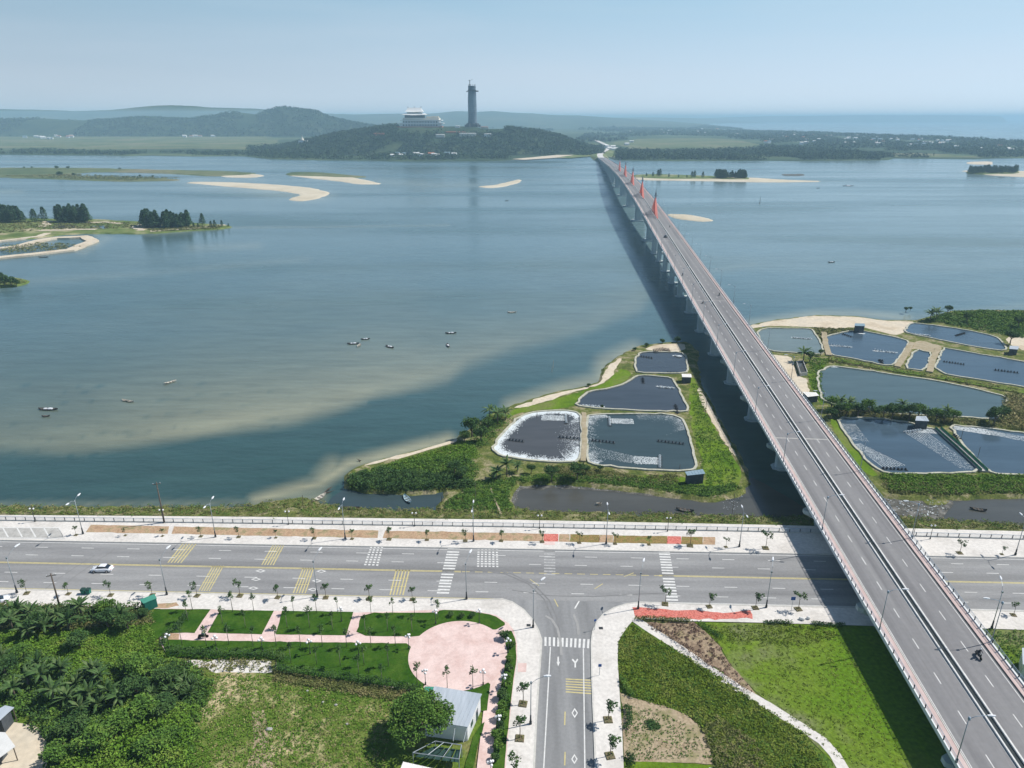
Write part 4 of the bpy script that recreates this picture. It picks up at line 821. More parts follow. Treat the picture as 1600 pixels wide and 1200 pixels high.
# two decks side by side; off 0 = left edge
bsweep('deck', [(0.15, -.28), (.15, 0), (9.0, 0), (9.0, -.9), (7.2, -2.0), (2.2, -2.0), (1.4, -.75)], Mt['pier'])
bsweep('deck', [(10.2, -.9), (10.2, 0), (19.05, 0), (19.05, -.28), (17.8, -.75), (17, -2.0), (12, -2.0)], Mt['pier'])
bsweep('carriageway', rect(1.75, 8.85, .001, .03), Mt['deckroad'], uv=True)
bsweep('carriageway', rect(10.35, 17.3, .001, .03), Mt['deckroad'], uv=True)
bsweep('footway', rect(.32, 1.72, .001, .17), Mt['deckpink'], uv=True)
bsweep('footway', rect(17.62, 18.9, .001, .17), Mt['deckpink'], uv=True)
bsweep('drain_channel', rect(17.34, 17.6, .001, .02), Mt['dark'])
bsweep('kerb', rect(1.56, 1.74, .17, .22), Mt['kerb'])
bsweep('median_kerb', rect(8.87, 9.12, -.2, .34), Mt['white']); bsweep('median_kerb', rect(10.08, 10.33, -.2, .34), Mt['white'])
bsweep('median_strip', rect(9.12, 10.08, -.3, .06), Mt['dark'])
for a, b_ in ((2.0, 2.12), (8.6, 8.7), (10.5, 10.6), (16.95, 17.07)): bsweep('edge_line', rect(a, b_, .031, .034), Mt['white'])
bsweep('fascia', [(-.02, -.42), (-.02, .34), (.3, .34), (.3, .0), (.14, .0), (.14, -.42)], Mt['wallwhite'])
bsweep('fascia', [(19.22, -.42), (19.22, .34), (18.9, .34), (18.9, .0), (19.06, .0), (19.06, -.42)], Mt['wallwhite'])
for off, m in ((.06, 'bluesteel'), (19.06, 'bluesteel')):
    par = None
    mbr = MB()
    for hz_ in (.62, .9, 1.16):
        rr_ = .045 if hz_ > 1 else .028; P_ = [BP(s, off + .03, hz_) for s in SS]
        mbr.tube(P_, rr_, 5)
    rail = mbr.build('railing', Mt[m], bridge)
    def post(mb_, s):
        p = BP(s, off + .03, .75); mb_.box(p, (.1, .16, .82), -PSI)
    sp = 2.05; ss_ = np.arange(62, BE, sp)
    pm = MB(); pm.box((0, 0, 0), (.11, .18, .84)); pme = pm.mesh('railing_post', Mt['darkmetal'])
    for s in ss_[:100]:
        o = bpy.data.objects.new('railing_post', pme); link(o, rail); o.location = BP(s, off + .03, .75); o.rotation_euler = (0, 0, -PSI)
    rest = MB()
    for s in ss_[100:]: post(rest, s)
    for s in np.arange(-38, 62, sp): post(rest, s)
    rest.build('railing_post_rest', Mt['darkmetal'], rail, kind='stuff').name = 'railing_posts'
# lane dashes and expansion joints
mbd = MB()
for off in (5.35, 13.85):
    for s in np.arange(-30, BE - 10, 8.3):
        a, b_, c, d = BP(s, off - .08, .033), BP(s, off + .08, .033), BP(s + 2.6, off + .08, .033), BP(s + 2.6, off - .08, .033); mbd.add([a, b_, c, d], [(0, 1, 2, 3)])
mbd.build('lane_dashes', Mt['white'], bridge)
mbj = MB()
for s in (188, 338, 488, 540, 660, 1180, 1400):
    for a, c in ((1.8, 8.8), (10.4, 17.25)): mbj.add([BP(s, a, .035), BP(s, c, .035), BP(s + .5, c, .035), BP(s + .5, a, .035)], [(0, 1, 2, 3)])
mbj.build('expansion_joint', Mt['concrete'], bridge)
# piers: a hammerhead on two columns under each deck
TOW = [601, 722, 843, 964, 1085]
ps = [9, 45] + [81 + 35.7 * i for i in range(14)] + [541] + TOW + [1146 + 35.7 * i for i in range(18)]
for s in ps:
    big = s in TOW; mbp = MB(); ztop = bz(s) - 2.0; base = WL - 3 if s > 150 else -.3
    cx, cy, _ = BP(s, 9.6); ex = (math.cos(PSI), -math.sin(PSI)); sy = (math.sin(PSI), math.cos(PSI))
    def ring(o, hw, ht, z):          # section of the pier: a slab across the bridge
        return [(cx + ex[0] * (o + a * hw) + sy[0] * b_ * ht, cy + ex[1] * (o + a * hw) + sy[1] * b_ * ht, z) for a, b_ in ((-1, -.5), (-.8, -1), (.8, -1), (1, -.5), (1, .5), (.8, 1), (-.8, 1), (-1, .5))]
    if big:
        mbp.loft([ring(0, 5.5, 2.4, base), ring(0, 5.5, 2.2, ztop - 9), ring(0, 9.4, 2.3, ztop - 1.2), ring(0, 9.4, 2.3, ztop + .02)])
        mbp.loft([ring(0, 9, 5, base), ring(0, 9, 5, WL + 1.2)])
        mbp.loft([ring(0, 10.6, 2.2, ztop - .6), ring(0, 10.6, 2.2, ztop + 1.6)])
    else:
        for o in (-5.0, 5.0):
            mbp.loft([ring(o, 1.6, 1.0, base), ring(o, 1.6, 1.0, ztop - 2.6), ring(o, 4.7, 1.15, ztop - .9), ring(o, 4.7, 1.15, ztop + .02)])
        mbp.loft([ring(0, 7.5, 2.4, base), ring(0, 7.5, 2.4, WL + .4 if s > 150 else .12)])
    mbp.build('pier', Mt['pier'], bridge)
# pylons with red stays in the median
def pylon(s):
    mbp = MB(); H = 17.5
    def q(ds, hx, hs, z): return [BP(s + ds + b_ * hs, 9.6 + a * hx, z) for a, b_ in ((-1, -1), (1, -1), (1, 1), (-1, 1))]
    mbp.loft([q(0, .6, 1.1, -.4), q(0, .6, 1.0, 3), q(0, .55, .9, 10), q(0, .5, .75, 14.5), q(0, .5, .5, 16)])
    py = mbp.build('pylon', Mt['redp'], bridge)
    t = MB(); t.loft([q(0, .56, .9, 13.2), q(0, .56, .62, 16), q(0, .2, .2, H + 1.2), q(0, .04, .04, H + 4)]); t.box(BP(s, 9.6, 15.2), (3.0, .25, .5), -PSI); t.box(BP(s, 9.6, 17), (2.0, .2, .35), -PSI)
    t.build('pylon_head', Mt['pylon'], py)
    c = MB()
    for sg in (-1, 1):
        for i in range(7):
            zt = 14.0 - i * 1.3; ds = sg * (25 - i * 2.9)
            for o in (9.35, 9.85):
                c.tube([BP(s + sg * .7, o, zt), tuple(Vector(BP(s + ds, o, .3)))], .11, 5, False)
    c.build('stay_cable', Mt['rednet'], py).name = 'stay_cables'
for s in TOW: pylon(s)
# approach embankment at the far end
mba = MB()
A_ = [BP(BE - 6, -.5), BP(BE - 6, 19.7), BP(BE + 260, 22), BP(BE + 260, -3)]
mba.add([(a[0], a[1], z) for a, z in zip(A_, (bz(BE) - .05, bz(BE) - .05, 1.5, 1.5))] + [(A_[0][0] - 9, A_[0][1], WL), (A_[1][0] + 9, A_[1][1], WL), (A_[2][0] + 14, A_[2][1], FZ - 1), (A_[3][0] - 14, A_[3][1], FZ - 1)],
        [(0, 1, 2, 3), (1, 5, 6, 2), (0, 3, 7, 4), (0, 4, 5, 1)])
mba.build('approach_embankment', Mt['isle'], kind='structure')
ribbon('approach_road', [BP(BE - 4, 9.6), BP(BE + 120, 9.6), BP(BE + 250, 16), (RY(955, 222, 2500)), (RY(930, 212, 3300))], 15, [bz(BE) + .05, 2.7, 1.8, 1.2, 1.0], Mt['pave'])
# ================================================================== LAMPS
def bridge_lamp_parts():
    p = MB(); p.tube([(0, 0, 0), (0, 0, .6)], .16, 8); p.tube([(0, 0, .6), (0, 0, 8.6)], [.10, .06], 6)
    a = MB(); a.tube([(0, 0, 8.4), (.9, 0, 9.0), (2.6, 0, 9.3)], [.05, .045, .04], 5); a.box((.05, 0, 8.5), (.25, .3, .5))
    h = MB(); h.loft([[(2.4, -.12, 9.22), (2.4, .12, 9.22), (2.4, .1, 9.36), (2.4, -.1, 9.36)], [(2.9, -.19, 9.24), (2.9, .19, 9.24), (2.9, .13, 9.42), (2.9, -.13, 9.42)], [(3.5, -.12, 9.3), (3.5, .12, 9.3), (3.5, .08, 9.4), (3.5, -.08, 9.4)]])
    return p.mesh('pole', Mt['steel'], True), a.mesh('arm', Mt['bluesteel'], True), h.mesh('lamp_head', Mt['lampwhite'])
bp_ = bridge_lamp_parts()
sL = np.array([78.5, 107, 140] + [140 + 32.5 * i for i in range(1, 50)]); sL = sL[sL < BE - 20]
sR = np.array([105.5, 138.5, 169.5] + [169.5 + 32.5 * i for i in range(1, 50)]); sR = sR[sR < BE - 20]
for side, arr, off, rz in (('left', sL, .02, -PSI), ('right', sR, 19.18, math.pi - PSI)):
    for i, s in enumerate(arr):
        near = 'nearest' if i == 0 else (ORD[i] + ' nearest' if i < 25 else None)
        lab = f"street lamp on the {side} railing of the bridge, {near} to the viewer" if near else f"tiny far street lamp on the {side} railing of the bridge, {ORD[len(arr) - 1 - i]} from the far shore"
        thing('bridge_lamp', [('pole', bp_[0], [('arm', bp_[1]), ('lamp_head', bp_[2])])] if s < 420 else [('pole', bp_[0]), ('lamp_head', bp_[2])], BP(s, off, .3), rz, 1, lab, 'street lamp', 'street lamps along the bridge')
# double-armed lamps on the riverside pavement
def dbl_parts():
    p = MB(); p.tube([(0, 0, 0), (0, 0, .5)], .24, 8); p.tube([(0, 0, .5), (0, 0, 1.7)], [.17, .13], 8); b_ = p.mesh('lamp_base', Mt['darkmetal'], True)
    q = MB(); q.tube([(0, 0, 1.6), (0, 0, 9.4)], [.10, .06], 6); pl = q.mesh('pole', Mt['steel'], True)
    arms = []
    for sg, L_ in ((-1, 2.1), (1, 1.3)):
        a = MB(); a.tube([(0, 0, 9.0), (0, sg * L_ * .5, 9.7), (0, sg * L_, 9.8)], .04, 5)
        h = MB(); y0 = sg * L_; h.loft([[(-.13, y0, 9.72), (.13, y0, 9.72), (.1, y0, 9.88), (-.1, y0, 9.88)], [(-.2, y0 + sg * .5, 9.75), (.2, y0 + sg * .5, 9.75), (.14, y0 + sg * .5, 9.94), (-.14, y0 + sg * .5, 9.94)], [(-.1, y0 + sg * 1.1, 9.85), (.1, y0 + sg * 1.1, 9.85), (.06, y0 + sg * 1.1, 9.93), (-.06, y0 + sg * 1.1, 9.93)]])
        arms.append(('arm', a.mesh('arm', Mt['steel']), [('lamp_head', h.mesh('lamp_head', Mt['lampwhite']))]))
    return [('lamp_base', b_), ('pole', pl)] + arms
dp = dbl_parts()
for i, (x, y) in enumerate([(130, 835), (337, 840), (539.5, 842.5), (740, 846.5), (947, 850.5), (1155, 855), (1586, 868)]):
    thing('street_lamp', dp, (*G(x, y)[:2], P0), R(-2), 1, f"{ORD[i]} from the left of the tall double headed lamps on the riverside pavement", 'street lamp', 'tall lamps on the riverside pavement')
def single_parts():
    p = MB(); p.tube([(0, 0, 0), (0, 0, .5)], .24, 8); p.tube([(0, 0, .5), (0, 0, 1.9)], [.17, .13], 8)
    q = MB(); q.tube([(0, 0, 1.8), (0, 0, 8.8)], [.09, .06], 6)
    a = MB(); a.tube([(0, 0, 8.6), (.35, .8, 9.5), (.75, 2.0, 10.1)], [.05, .045, .04], 5); a.box((0, 0, 8.75), (.28, .28, .4))
    h = MB(); d = Vector((.35, .93, .1)).normalized(); s_ = Vector((d.y, -d.x, 0)).normalized(); o = Vector((.72, 1.9, 10.08))
    def r_(t, w_, hh): c = o + d * t; return [tuple(c - s_ * w_), tuple(c + s_ * w_), tuple(c + s_ * w_ * .7 + Vector((0, 0, hh))), tuple(c - s_ * w_ * .7 + Vector((0, 0, hh)))]
    h.loft([r_(0, .13, .12), r_(.5, .22, .2), r_(1.2, .12, .1)])
    return [('lamp_base', p.mesh('lamp_base', Mt['darkmetal'], True)), ('pole', q.mesh('pole', Mt['steel'], True)), ('arm', a.mesh('arm', Mt['steel']), [('lamp_head', h.mesh('lamp_head', Mt['lampwhite']))])]
sp_ = single_parts()
sll = [((27, 927), 'beside the parked white car'), ((261, 930), 'just right of the green kiosk'), ((496, 933), 'between the second and third park lawns'), ((729, 937), 'left of the road junction, by the long zebra crossing'),
       ((997, 952), 'at the left end of the red flower bed'), ((1197, 950), 'at the right end of the red flower bed'), ((1549, 983), 'on the pavement right of the bridge')]
for (x, y), d in sll:
    thing('street_lamp', sp_, (*G(x, y)[:2], P0), 0, 1, 'tall single armed lamp ' + d, 'street lamp', 'tall lamps on the park side pavement')
thing('street_lamp', sp_, (*G(833, 981)[:2], P0), R(-25), 1, 'slim lamp standing on the left corner of the side road junction', 'street lamp', 'tall lamps on the park side pavement')
thing('street_lamp', sp_, (*G(829, 1132)[:2], P0), R(-70), 1, 'slim lamp on the left pavement of the side road leaning over the lane', 'street lamp', 'tall lamps on the park side pavement')
# short twin-globe lamps by the promenade railing
def twin_parts():
    p = MB(); p.tube([(0, 0, 0), (0, 0, .4)], .14, 8); p.tube([(0, 0, .4), (0, 0, 3.6)], [.08, .05], 6); p.tube([(-.45, 0, 3.5), (.45, 0, 3.5)], .035, 5)
    g = []
    for sx in (-.45, .45): b_ = MB(); b_.ball((sx, 0, 3.75), .22); g.append(('lamp_globe', b_.mesh('lamp_globe', Mt['globe'], True)))
    return [('pole', p.mesh('pole', Mt['darkmetal'], True))] + g
tp = twin_parts()
for i, (x, y) in enumerate([(55, 816), (256, 818), (451, 820.5), (648, 823), (843, 827), (1043, 831), (1453, 843)]):
    thing('promenade_lamp', tp, (*G(x, y)[:2], P0), 0, 1, f"{ORD[i]} from the left of the short twin globe lamps by the riverside railing", 'lamp', 'short lamps by the riverside railing')
def globe_parts():
    p = MB(); p.tube([(0, 0, 0), (0, 0, .5)], .13, 8); p.tube([(0, 0, .5), (0, 0, 3.0)], [.06, .05], 6)
    g = []
    for k in range(3):
        a = 2 * math.pi * k / 3 + .5; p.tube([(0, 0, 2.6), (.42 * math.cos(a), .42 * math.sin(a), 2.75)], .03, 4)
        b_ = MB(); b_.ball((.45 * math.cos(a), .45 * math.sin(a), 2.98), .23); g.append(('lamp_globe', b_.mesh('lamp_globe', Mt['globe'], True)))
    b_ = MB(); b_.ball((0, 0, 3.3), .23); g.append(('lamp_globe', b_.mesh('lamp_globe', Mt['globe'], True)))
    return [('pole', p.mesh('pole', Mt['darkmetal'], True))] + g
gp = globe_parts()
for (x, y), d in [((265, 1014), 'at the brick end of the pink path'), ((339, 1017), 'just right of the parked motorbike in the park'), ((411, 1020), 'below the second pink cross path'), ((485, 1023), 'below the third lawn, left part'),
                  ((561, 1026), 'below the third pink cross path'), ((639, 1015), 'where the pink path meets the round plaza'), ((681, 976), 'on the lawn edge above left of the plaza'), ((749, 975), 'at the top rim of the round plaza'),
                  ((534, 972), 'in the middle of the third lawn'), ((665, 1071), 'by the lower left rim of the plaza'), ((755, 1071), 'on the small lawn below the plaza'), ((794, 1021), 'at the right rim of the plaza in the hedge'),
                  ((788, 1079), 'in the hedge where the right path begins'), ((779, 1144), 'in the hedge beside the grey roofed house'), ((767, 1216), 'in the hedge at the bottom edge')]:
    thing('park_lamp', gp, (*G(x, y)[:2], LZs), rng.uniform(0, 2), 1, 'park lamp with four white globes ' + d, 'lamp', 'globe lamps in the park')
# promenade railing
rr = MB(); rl = GA([(-900, 799.5), (0, 813), (400, 817.5), (800, 823), (1200, 830.5), (1600, 842.5), (2400, 862)], P0)
xs = np.arange(rl[0][0], rl[-1][0], 2.5); ysr = np.interp(xs, rl[:, 0], rl[:, 1])
for z_, r_ in ((.35, .03), (.7, .03), (1.05, .07)): rr.tube([(x, y, P0 + z_) for x, y in zip(xs[::8], ysr[::8])], r_, 5)
railing = empty('railing', (0, 140, P0), 0, 1, 'long low blue grey railing along the riverside pavement', 'railing'); railing.location = (0, 0, 0)
rr.build('rail', Mt['bluesteel'], railing)
vis = [(x, y) for x, y in zip(xs, ysr) if abs(x) < 132]
pm = MB(); pm.box((0, 0, .55), (.13, .13, 1.1)); pme = pm.mesh('post', Mt['darkmetal'])
vis = sorted(vis, key=lambda q: abs(q[0]))
for x, y in vis[:100]: o = bpy.data.objects.new('post', pme); link(o, railing); o.location = (x, y, P0)
rs = MB()
for x, y in vis[100:]: rs.box((x, y, P0 + .55), (.13, .13, 1.1))
for x, y in zip(xs, ysr):
    if 132 <= abs(x) < 200: rs.box((x, y, P0 + .55), (.13, .13, 1.1))
if rs.v: rs.build('posts', Mt['darkmetal'], railing, kind='stuff')
ribbon('plinth', np.stack([xs, ysr], 1), .35, P0 + .16, Mt['kerb'], h=.15)
# wooden electric poles
def epole(x, y, h, lab, z=0.0):
    p = MB(); p.tube([(0, 0, -.3), (0, 0, h)], [.2, .12], 8); c = MB(); c.box((0, 0, h - .5), (1.8, .12, .14)); i_ = MB()
    for sx in (-.8, 0, .8): i_.tube([(sx, 0, h - .43), (sx, 0, h - .15)], .05, 6)
    thing('utility_pole', [('pole', p.mesh('pole', Mt['wood'], True)), ('crossarm', c.mesh('crossarm', Mt['wood']), [('insulator', i_.mesh('insulator', Mt['lampwhite']))])], (*G(x, y, z)[:2], z), .3, 1, lab, 'utility pole')
epole(257, 817, 11.5, 'dark wooden utility pole standing by the riverside railing against the river')
epole(94, 950, 8.5, 'dark leaning utility pole at the edge of the jungle behind the left pavement')

# ================================================================== TREES
def tree_parts(kind, seed):
    rg = np.random.default_rng(seed); t = MB()
    if kind == 'street':      # thin young street tree, about 3.4 m
        t.tube([(0, 0, 0), (.05, .02, 1.2), (0, .05, 2.3), (.08, 0, 3.0)], [.06, .05, .035, .02], 6)
        for k in range(5):
            a = rg.uniform(0, 6.3); z = rg.uniform(1.7, 2.7); L_ = rg.uniform(.5, .9); t.tube([(0, 0, z), (L_ * math.cos(a), L_ * math.sin(a), z + L_ * .8)], [.022, .008], 4)
        C = np.vstack([shell(26, (rg.normal(0, .45), rg.normal(0, .45), rg.uniform(2.3, 3.4)), (.42, .42, .35), .2, rg) for _ in range(6)]); s = .3
        cm = 'leafdark'; bark = 'bark'
    elif kind == 'park':      # staked sapling, 4.5 m, small head
        t.tube([(0, 0, 0), (0, 0, 2.5), (.05, .03, 4.2)], [.065, .05, .02], 6)
        C = np.vstack([shell(22, (rg.normal(0, .2), rg.normal(0, .2), rg.uniform(3.2, 4.6)), (.38, .38, .4), .2, rg) for _ in range(6)]); s = .3; cm = 'leafdark'; bark = 'bark2'
    elif kind == 'broad':
        t.tube([(0, 0, -.3), (.1, 0, 1.5), (0, .1, 3.2)], [.28, .2, .12], 8)
        for k in range(6):
            a = 6.28 * k / 6 + rg.uniform(-.4, .4); t.tube([(0, .05, 2 + rg.uniform(-.4, .6)), (1.2 * math.cos(a), 1.2 * math.sin(a), 3.6), (2 * math.cos(a), 2 * math.sin(a), 4.6)], [.12, .07, .02], 5)
        C = crown_pts(1500, (0, 0, 4.2), (2.8, 2.8, 2.1), 16, rg, .5); s = .5; cm = 'leaf'; bark = 'bark'
    elif kind == 'bush':
        t.tube([(0, 0, -.2), (.1, .1, 1.2)], [.12, .05], 6); t.tube([(0, 0, 0), (-.5, .3, 1.3)], [.08, .03], 5)
        C = crown_pts(700, (0, 0, 1.2), (1.6, 1.6, 1.2), 10, rg, .55); C = C[C[:, 2] > .05]; s = .42; cm = 'leafdark'; bark = 'bark'
    elif kind == 'casu':      # casuarina: tall narrow feathery
        H = 9.; t.tube([(0, 0, -.5), (0, 0, H * .5), (0, 0, H)], [.22, .12, .03], 6)
        z = rg.uniform(.12, 1.05, 900) ** .9 * H; rr_ = 2.9 * np.clip(1.08 - z / H, .04, 1) ** .6 * np.clip(z / (.25 * H), .35, 1); a = rg.uniform(0, 6.283, 900); lob = 1 + .3 * np.sin(3 * a + z) * 1
        C = np.stack([rr_ * lob * np.cos(a) * rg.uniform(.5, 1, 900), rr_ * lob * np.sin(a) * rg.uniform(.5, 1, 900), z], 1); s = .75; cm = 'casu'; bark = 'bark'
    V = leafquads(C, s, .6, rg)
    return [('trunk', t.mesh('trunk', Mt[bark], True)), ('crown', qmesh('crown', V, Mt[cm]))]
TP = {k: [tree_parts(k, 100 * i + 7 + j) for j in range(4)] for i, k in enumerate(['street', 'park', 'broad', 'bush', 'casu'])}
def recol(parts, m):
    out = []
    for n, me in parts:
        if n == 'crown': me = me.copy(); me.materials[0] = Mt[m]
        out.append((n, me))
    return out
TP['broaddark'] = [recol(p, 'leafdark') for p in TP['broad']]; TP['bushbright'] = [recol(p, 'leaf') for p in TP['bush']]; TP['bustlight'] = [recol(p, 'leafbright') for p in TP['bush']]
def put(kind, name, xyz, sc, label, cat, group=None, rz=None, sz=None):
    s = sc if sz is None else (sc, sc, sc * sz)
    return thing(name, TP[kind][random.randrange(4)], xyz, random.uniform(0, 6.28) if rz is None else rz, s, label, cat, group)
# palms and bananas
def palm_parts(seed, n=16, L_=2.6, droop=1.2, w_=.5, trunk=2.6, up=.9, cm='leafpalm'):
    rg = np.random.default_rng(seed); t = MB(); t.tube([(0, 0, -.2), (.1, .05, trunk * .6), (.15, .1, trunk)], [.17, .14, .12], 7); V = []
    for i in range(n):
        a = 6.283 * i / n + rg.uniform(-.2, .2); e0 = rg.uniform(.25, 1.25) * up; p = np.array([.15, .1, trunk]); d = np.array([math.cos(a) * math.cos(e0), math.sin(a) * math.cos(e0), math.sin(e0)]); L = L_ * rg.uniform(.8, 1.15)
        side = np.array([-math.sin(a), math.cos(a), 0]); seg = 6; pts = []
        for k in range(seg + 1): pts.append(p.copy()); p = p + d * L / seg; d = d + np.array([0, 0, -droop / seg]); d /= np.linalg.norm(d)
        for k in range(seg):
            w0 = w_ * math.sin(math.pi * min(.97, (k + .25) / (seg + .2))) ** .7; w1 = w_ * max(.03, math.sin(math.pi * min(.99, (k + 1.25) / (seg + .2)))) ** .7
            for sg in (-1, 1):      # two leaf halves folded along the rib
                dz0 = np.array([0, 0, -.35 * w0]); dz1 = np.array([0, 0, -.35 * w1])
                V += [pts[k], pts[k + 1], pts[k + 1] + sg * side * w1 + dz1, pts[k] + sg * side * w0 + dz0]
    return [('trunk', t.mesh('trunk', Mt['bark'], True)), ('fronds', qmesh('fronds', np.array(V), Mt[cm]))]
PALM = [palm_parts(i, 18, 2.9, 1.3, .32, 2.6 + i * .5) for i in range(3)]; BAN = [palm_parts(50 + i, 15, 2.3, 1.1, .27, 1.5 + i * .5, 1.1, 'leafpalm') for i in range(3)]
PAND = [palm_parts(80 + i, 26, 1.9, .9, .14, .8, 1.1) for i in range(3)]
Z0 = 0.0
def at(x, y, z=0.0): return tuple(G(x, y, z))
# planter rings for the street trees
pb = MB(); pb.loft([[(a * .55, b_ * .55, 0) for a, b_ in ((-1, -1), (1, -1), (1, 1), (-1, 1))], [(a * .5, b_ * .5, .12) for a, b_ in ((-1, -1), (1, -1), (1, 1), (-1, 1))]]); plme = pb.mesh('planter_soil', Mt['pot'])
gt = leafquads(shell(22, (0, 0, .15), (.5, .5, .2), .1), .25); tuft = qmesh('planter_grass', gt, Mt['leafolive'])
def street_tree(x, y, sc, label, group):
    r = thing('street_tree', TP['street'][random.randrange(4)] + [('planter', plme, [('planter_grass', tuft)])], (*G(x, y)[:2], P0), random.uniform(-.2, .2), sc, label, 'tree', group); return r
for i, (x, y) in enumerate([(119, 837), (196, 837.5), (254, 838.5), (314, 839), (373, 840), (431, 841), (491, 842), (550, 843), (608, 843.5), (667, 844.5), (727, 846), (783, 846), (847, 847.5), (905, 849), (961, 850.5), (1014, 852), (1078, 853.5), (1134, 855.5), (1196, 857.5), (1499, 865), (1565, 867)]):
    street_tree(x, y, random.uniform(.6, 1.15) if i not in (16, 18) else 1.35, f"{ORD[i]} from the left of the young street trees on the riverside pavement", 'young trees on the riverside pavement')
for i, (x, y) in enumerate([(42, 928), (107, 929), (173, 931), (238, 931), (308, 932), (375, 932), (434, 934.5), (509, 935), (577, 937), (644, 938), (1039, 945), (1108, 949), (1180, 951), (1247, 953), (1583, 962)]):
    street_tree(x, y, random.uniform(.9, 1.25), f"{ORD[i]} from the left of the young trees on the park side pavement", 'young trees on the park side pavement')
for x, y, d in [(817, 1101, 'topmost tree on the left pavement of the side road'), (812, 1155, 'middle tree on the left pavement of the side road'), (806, 1212, 'lowest tree on the left pavement of the side road'),
                (950, 1126, 'upper tree on the right pavement of the side road'), (953, 1182, 'lower tree on the right pavement of the side road')]:
    street_tree(x, y, 1.35, 'sparse young ' + d, 'trees along the side road')
rows = [('top edge of the lawns', [(301, 954), (364, 957), (397, 957), (459, 959), (495, 959), (528, 959), (580, 961), (614, 961), (648, 962), (684, 968)]),
        ('middle of the lawns', [(294, 971), (348, 976), (384, 982), (449, 982), (484, 982), (520, 986), (571, 989), (606, 987), (644, 989)]),
        ('lower side of the long pink path', [(285, 1009), (323, 1010), (358, 1008), (396, 1011), (432, 1010.5), (470, 1011), (504, 1011), (542, 1012), (580, 1012), (618, 1010)]),
        ('bottom lawn', [(455, 1037), (495, 1039), (532, 1042), (569, 1041), (607, 1042), (561, 1057), (597, 1067)])]
for nm, L_ in rows:
    for i, (x, y) in enumerate(L_):
        put('park', 'park_tree', (*G(x, y)[:2], LZs), random.uniform(.85, 1.1), f"{ORD[i]} sapling from the left, along the {nm}", 'tree', 'thin saplings in the park')
for (x, y), d in [((652, 1071), 'left of the two lamps below the plaza'), ((699, 1076), 'right behind the grey roofed house'), ((739, 1078), 'on the small lawn right of the house roof')]:
    put('park', 'park_tree', (*G(x, y)[:2], LZs), 1.05, 'sapling with a denser dark head ' + d, 'tree', 'thin saplings in the park')
for (x, y), d in [((705, 964), 'first'), ((722, 966), 'second'), ((739, 965), 'third')]:
    put('bush', 'shrub', (*G(x, y)[:2], LZs), .45, f"{d} of the three small round shrubs on the lawn above the plaza", 'shrub', 'small shrubs above the plaza')
# round shrubs in the right hedge of the park
hs_ = [(791, 1000), (799, 1012), (796, 1035), (794, 1050), (790, 1062), (788, 1075), (786, 1092), (785, 1108), (782, 1124), (780, 1140), (778, 1156), (776, 1172), (774, 1190)]
for i, (x, y) in enumerate(hs_):
    put('bushbright' if i % 3 else 'bush', 'shrub', (*G(x + rng.uniform(-2, 2), y)[:2], LZs), random.uniform(.5, .8), f"{ORD[i]} round shrub from the top in the strip right of the pink path", 'shrub', 'round shrubs right of the pink path')
# clipped hedges
def hedge(name, pts, wd, h, m, label, dens=90, size=.3):
    P = np.array(GA(pts))[:, :2]; seg = np.linalg.norm(np.diff(P, axis=0), axis=1); n = int(seg.sum() * dens); cs = np.r_[0, np.cumsum(seg)]; t = rng.uniform(0, cs[-1], n)
    X = np.interp(t, cs, P[:, 0]); Y = np.interp(t, cs, P[:, 1]); off = rng.uniform(-1, 1, (n, 2)) * wd / 2; z = rng.uniform(.15, 1, n) ** .6 * h * (1 + .25 * wnoise(X, Y, 3, 2, 1.2))
    return addm(name, qmesh(name, leafquads(np.stack([X + off[:, 0], Y + off[:, 1], z + .1], 1), size, .4), Mt[m]), label=label, cat='hedge')
hedge('hedge', [(262, 1020), (300, 1024), (360, 1026), (430, 1026), (448, 1034)], 1.5, 1.4, 'leafdark', 'dark clipped hedge along the bottom of the park beside the bare earth strip')
hedge('hedge', [(428, 1048), (460, 1053), (500, 1058), (560, 1066), (600, 1072), (640, 1079), (655, 1083)], 1.4, 1.4, 'leafdark', 'dark clipped hedge along the slanting lower edge of the bottom lawn')
hedge('hedge', [(254, 1012), (262, 992), (280, 980), (292, 962)], 1.3, 1.0, 'leafdark', 'short thick hedge at the left end of the park')
hedge('hedge', [(994, 968.5), (1040, 970), (1078, 972)], 1.0, .7, 'leafolive', 'low hedge right below the red flower bed')
hedge('hedge', [(1092, 974), (1106, 983), (1120, 994), (1128, 998)], 1.2, .6, 'leaf', 'low hedge cutting across beside the brown soil patch')
hedge('hedge', [(1195, 974), (1235, 975)], .9, .6, 'leafdark', 'short low hedge strip near the white bags')
hedge('hedge', [(1270, 976), (1318, 979)], .9, .6, 'leafdark', 'short low hedge strip reaching into the bridge shadow')
hedge('hedge', [(972, 1062), (978, 1078), (990, 1090)], 1.0, .8, 'leaf', 'curved edging hedge at the left end of the shrub field')
hedge('hedge', [(973, 1108), (983, 1110), (983, 1138), (974, 1138)], .9, .8, 'leafdark', 'small square hedge at the left edge of the beige soil field')
hedge('hedge', [(977, 1184), (988, 1186), (988, 1200)], .9, .8, 'leafdark', 'small hedge at the bottom left corner of the beige soil field')
hedge('hedge', [(1020, 978), (1050, 996), (1080, 1022), (1110, 1042), (1140, 1062), (1172, 1085)], 1.1, .6, 'drybrush', 'line of dry purple brown brush along the slanting footpath', 30)
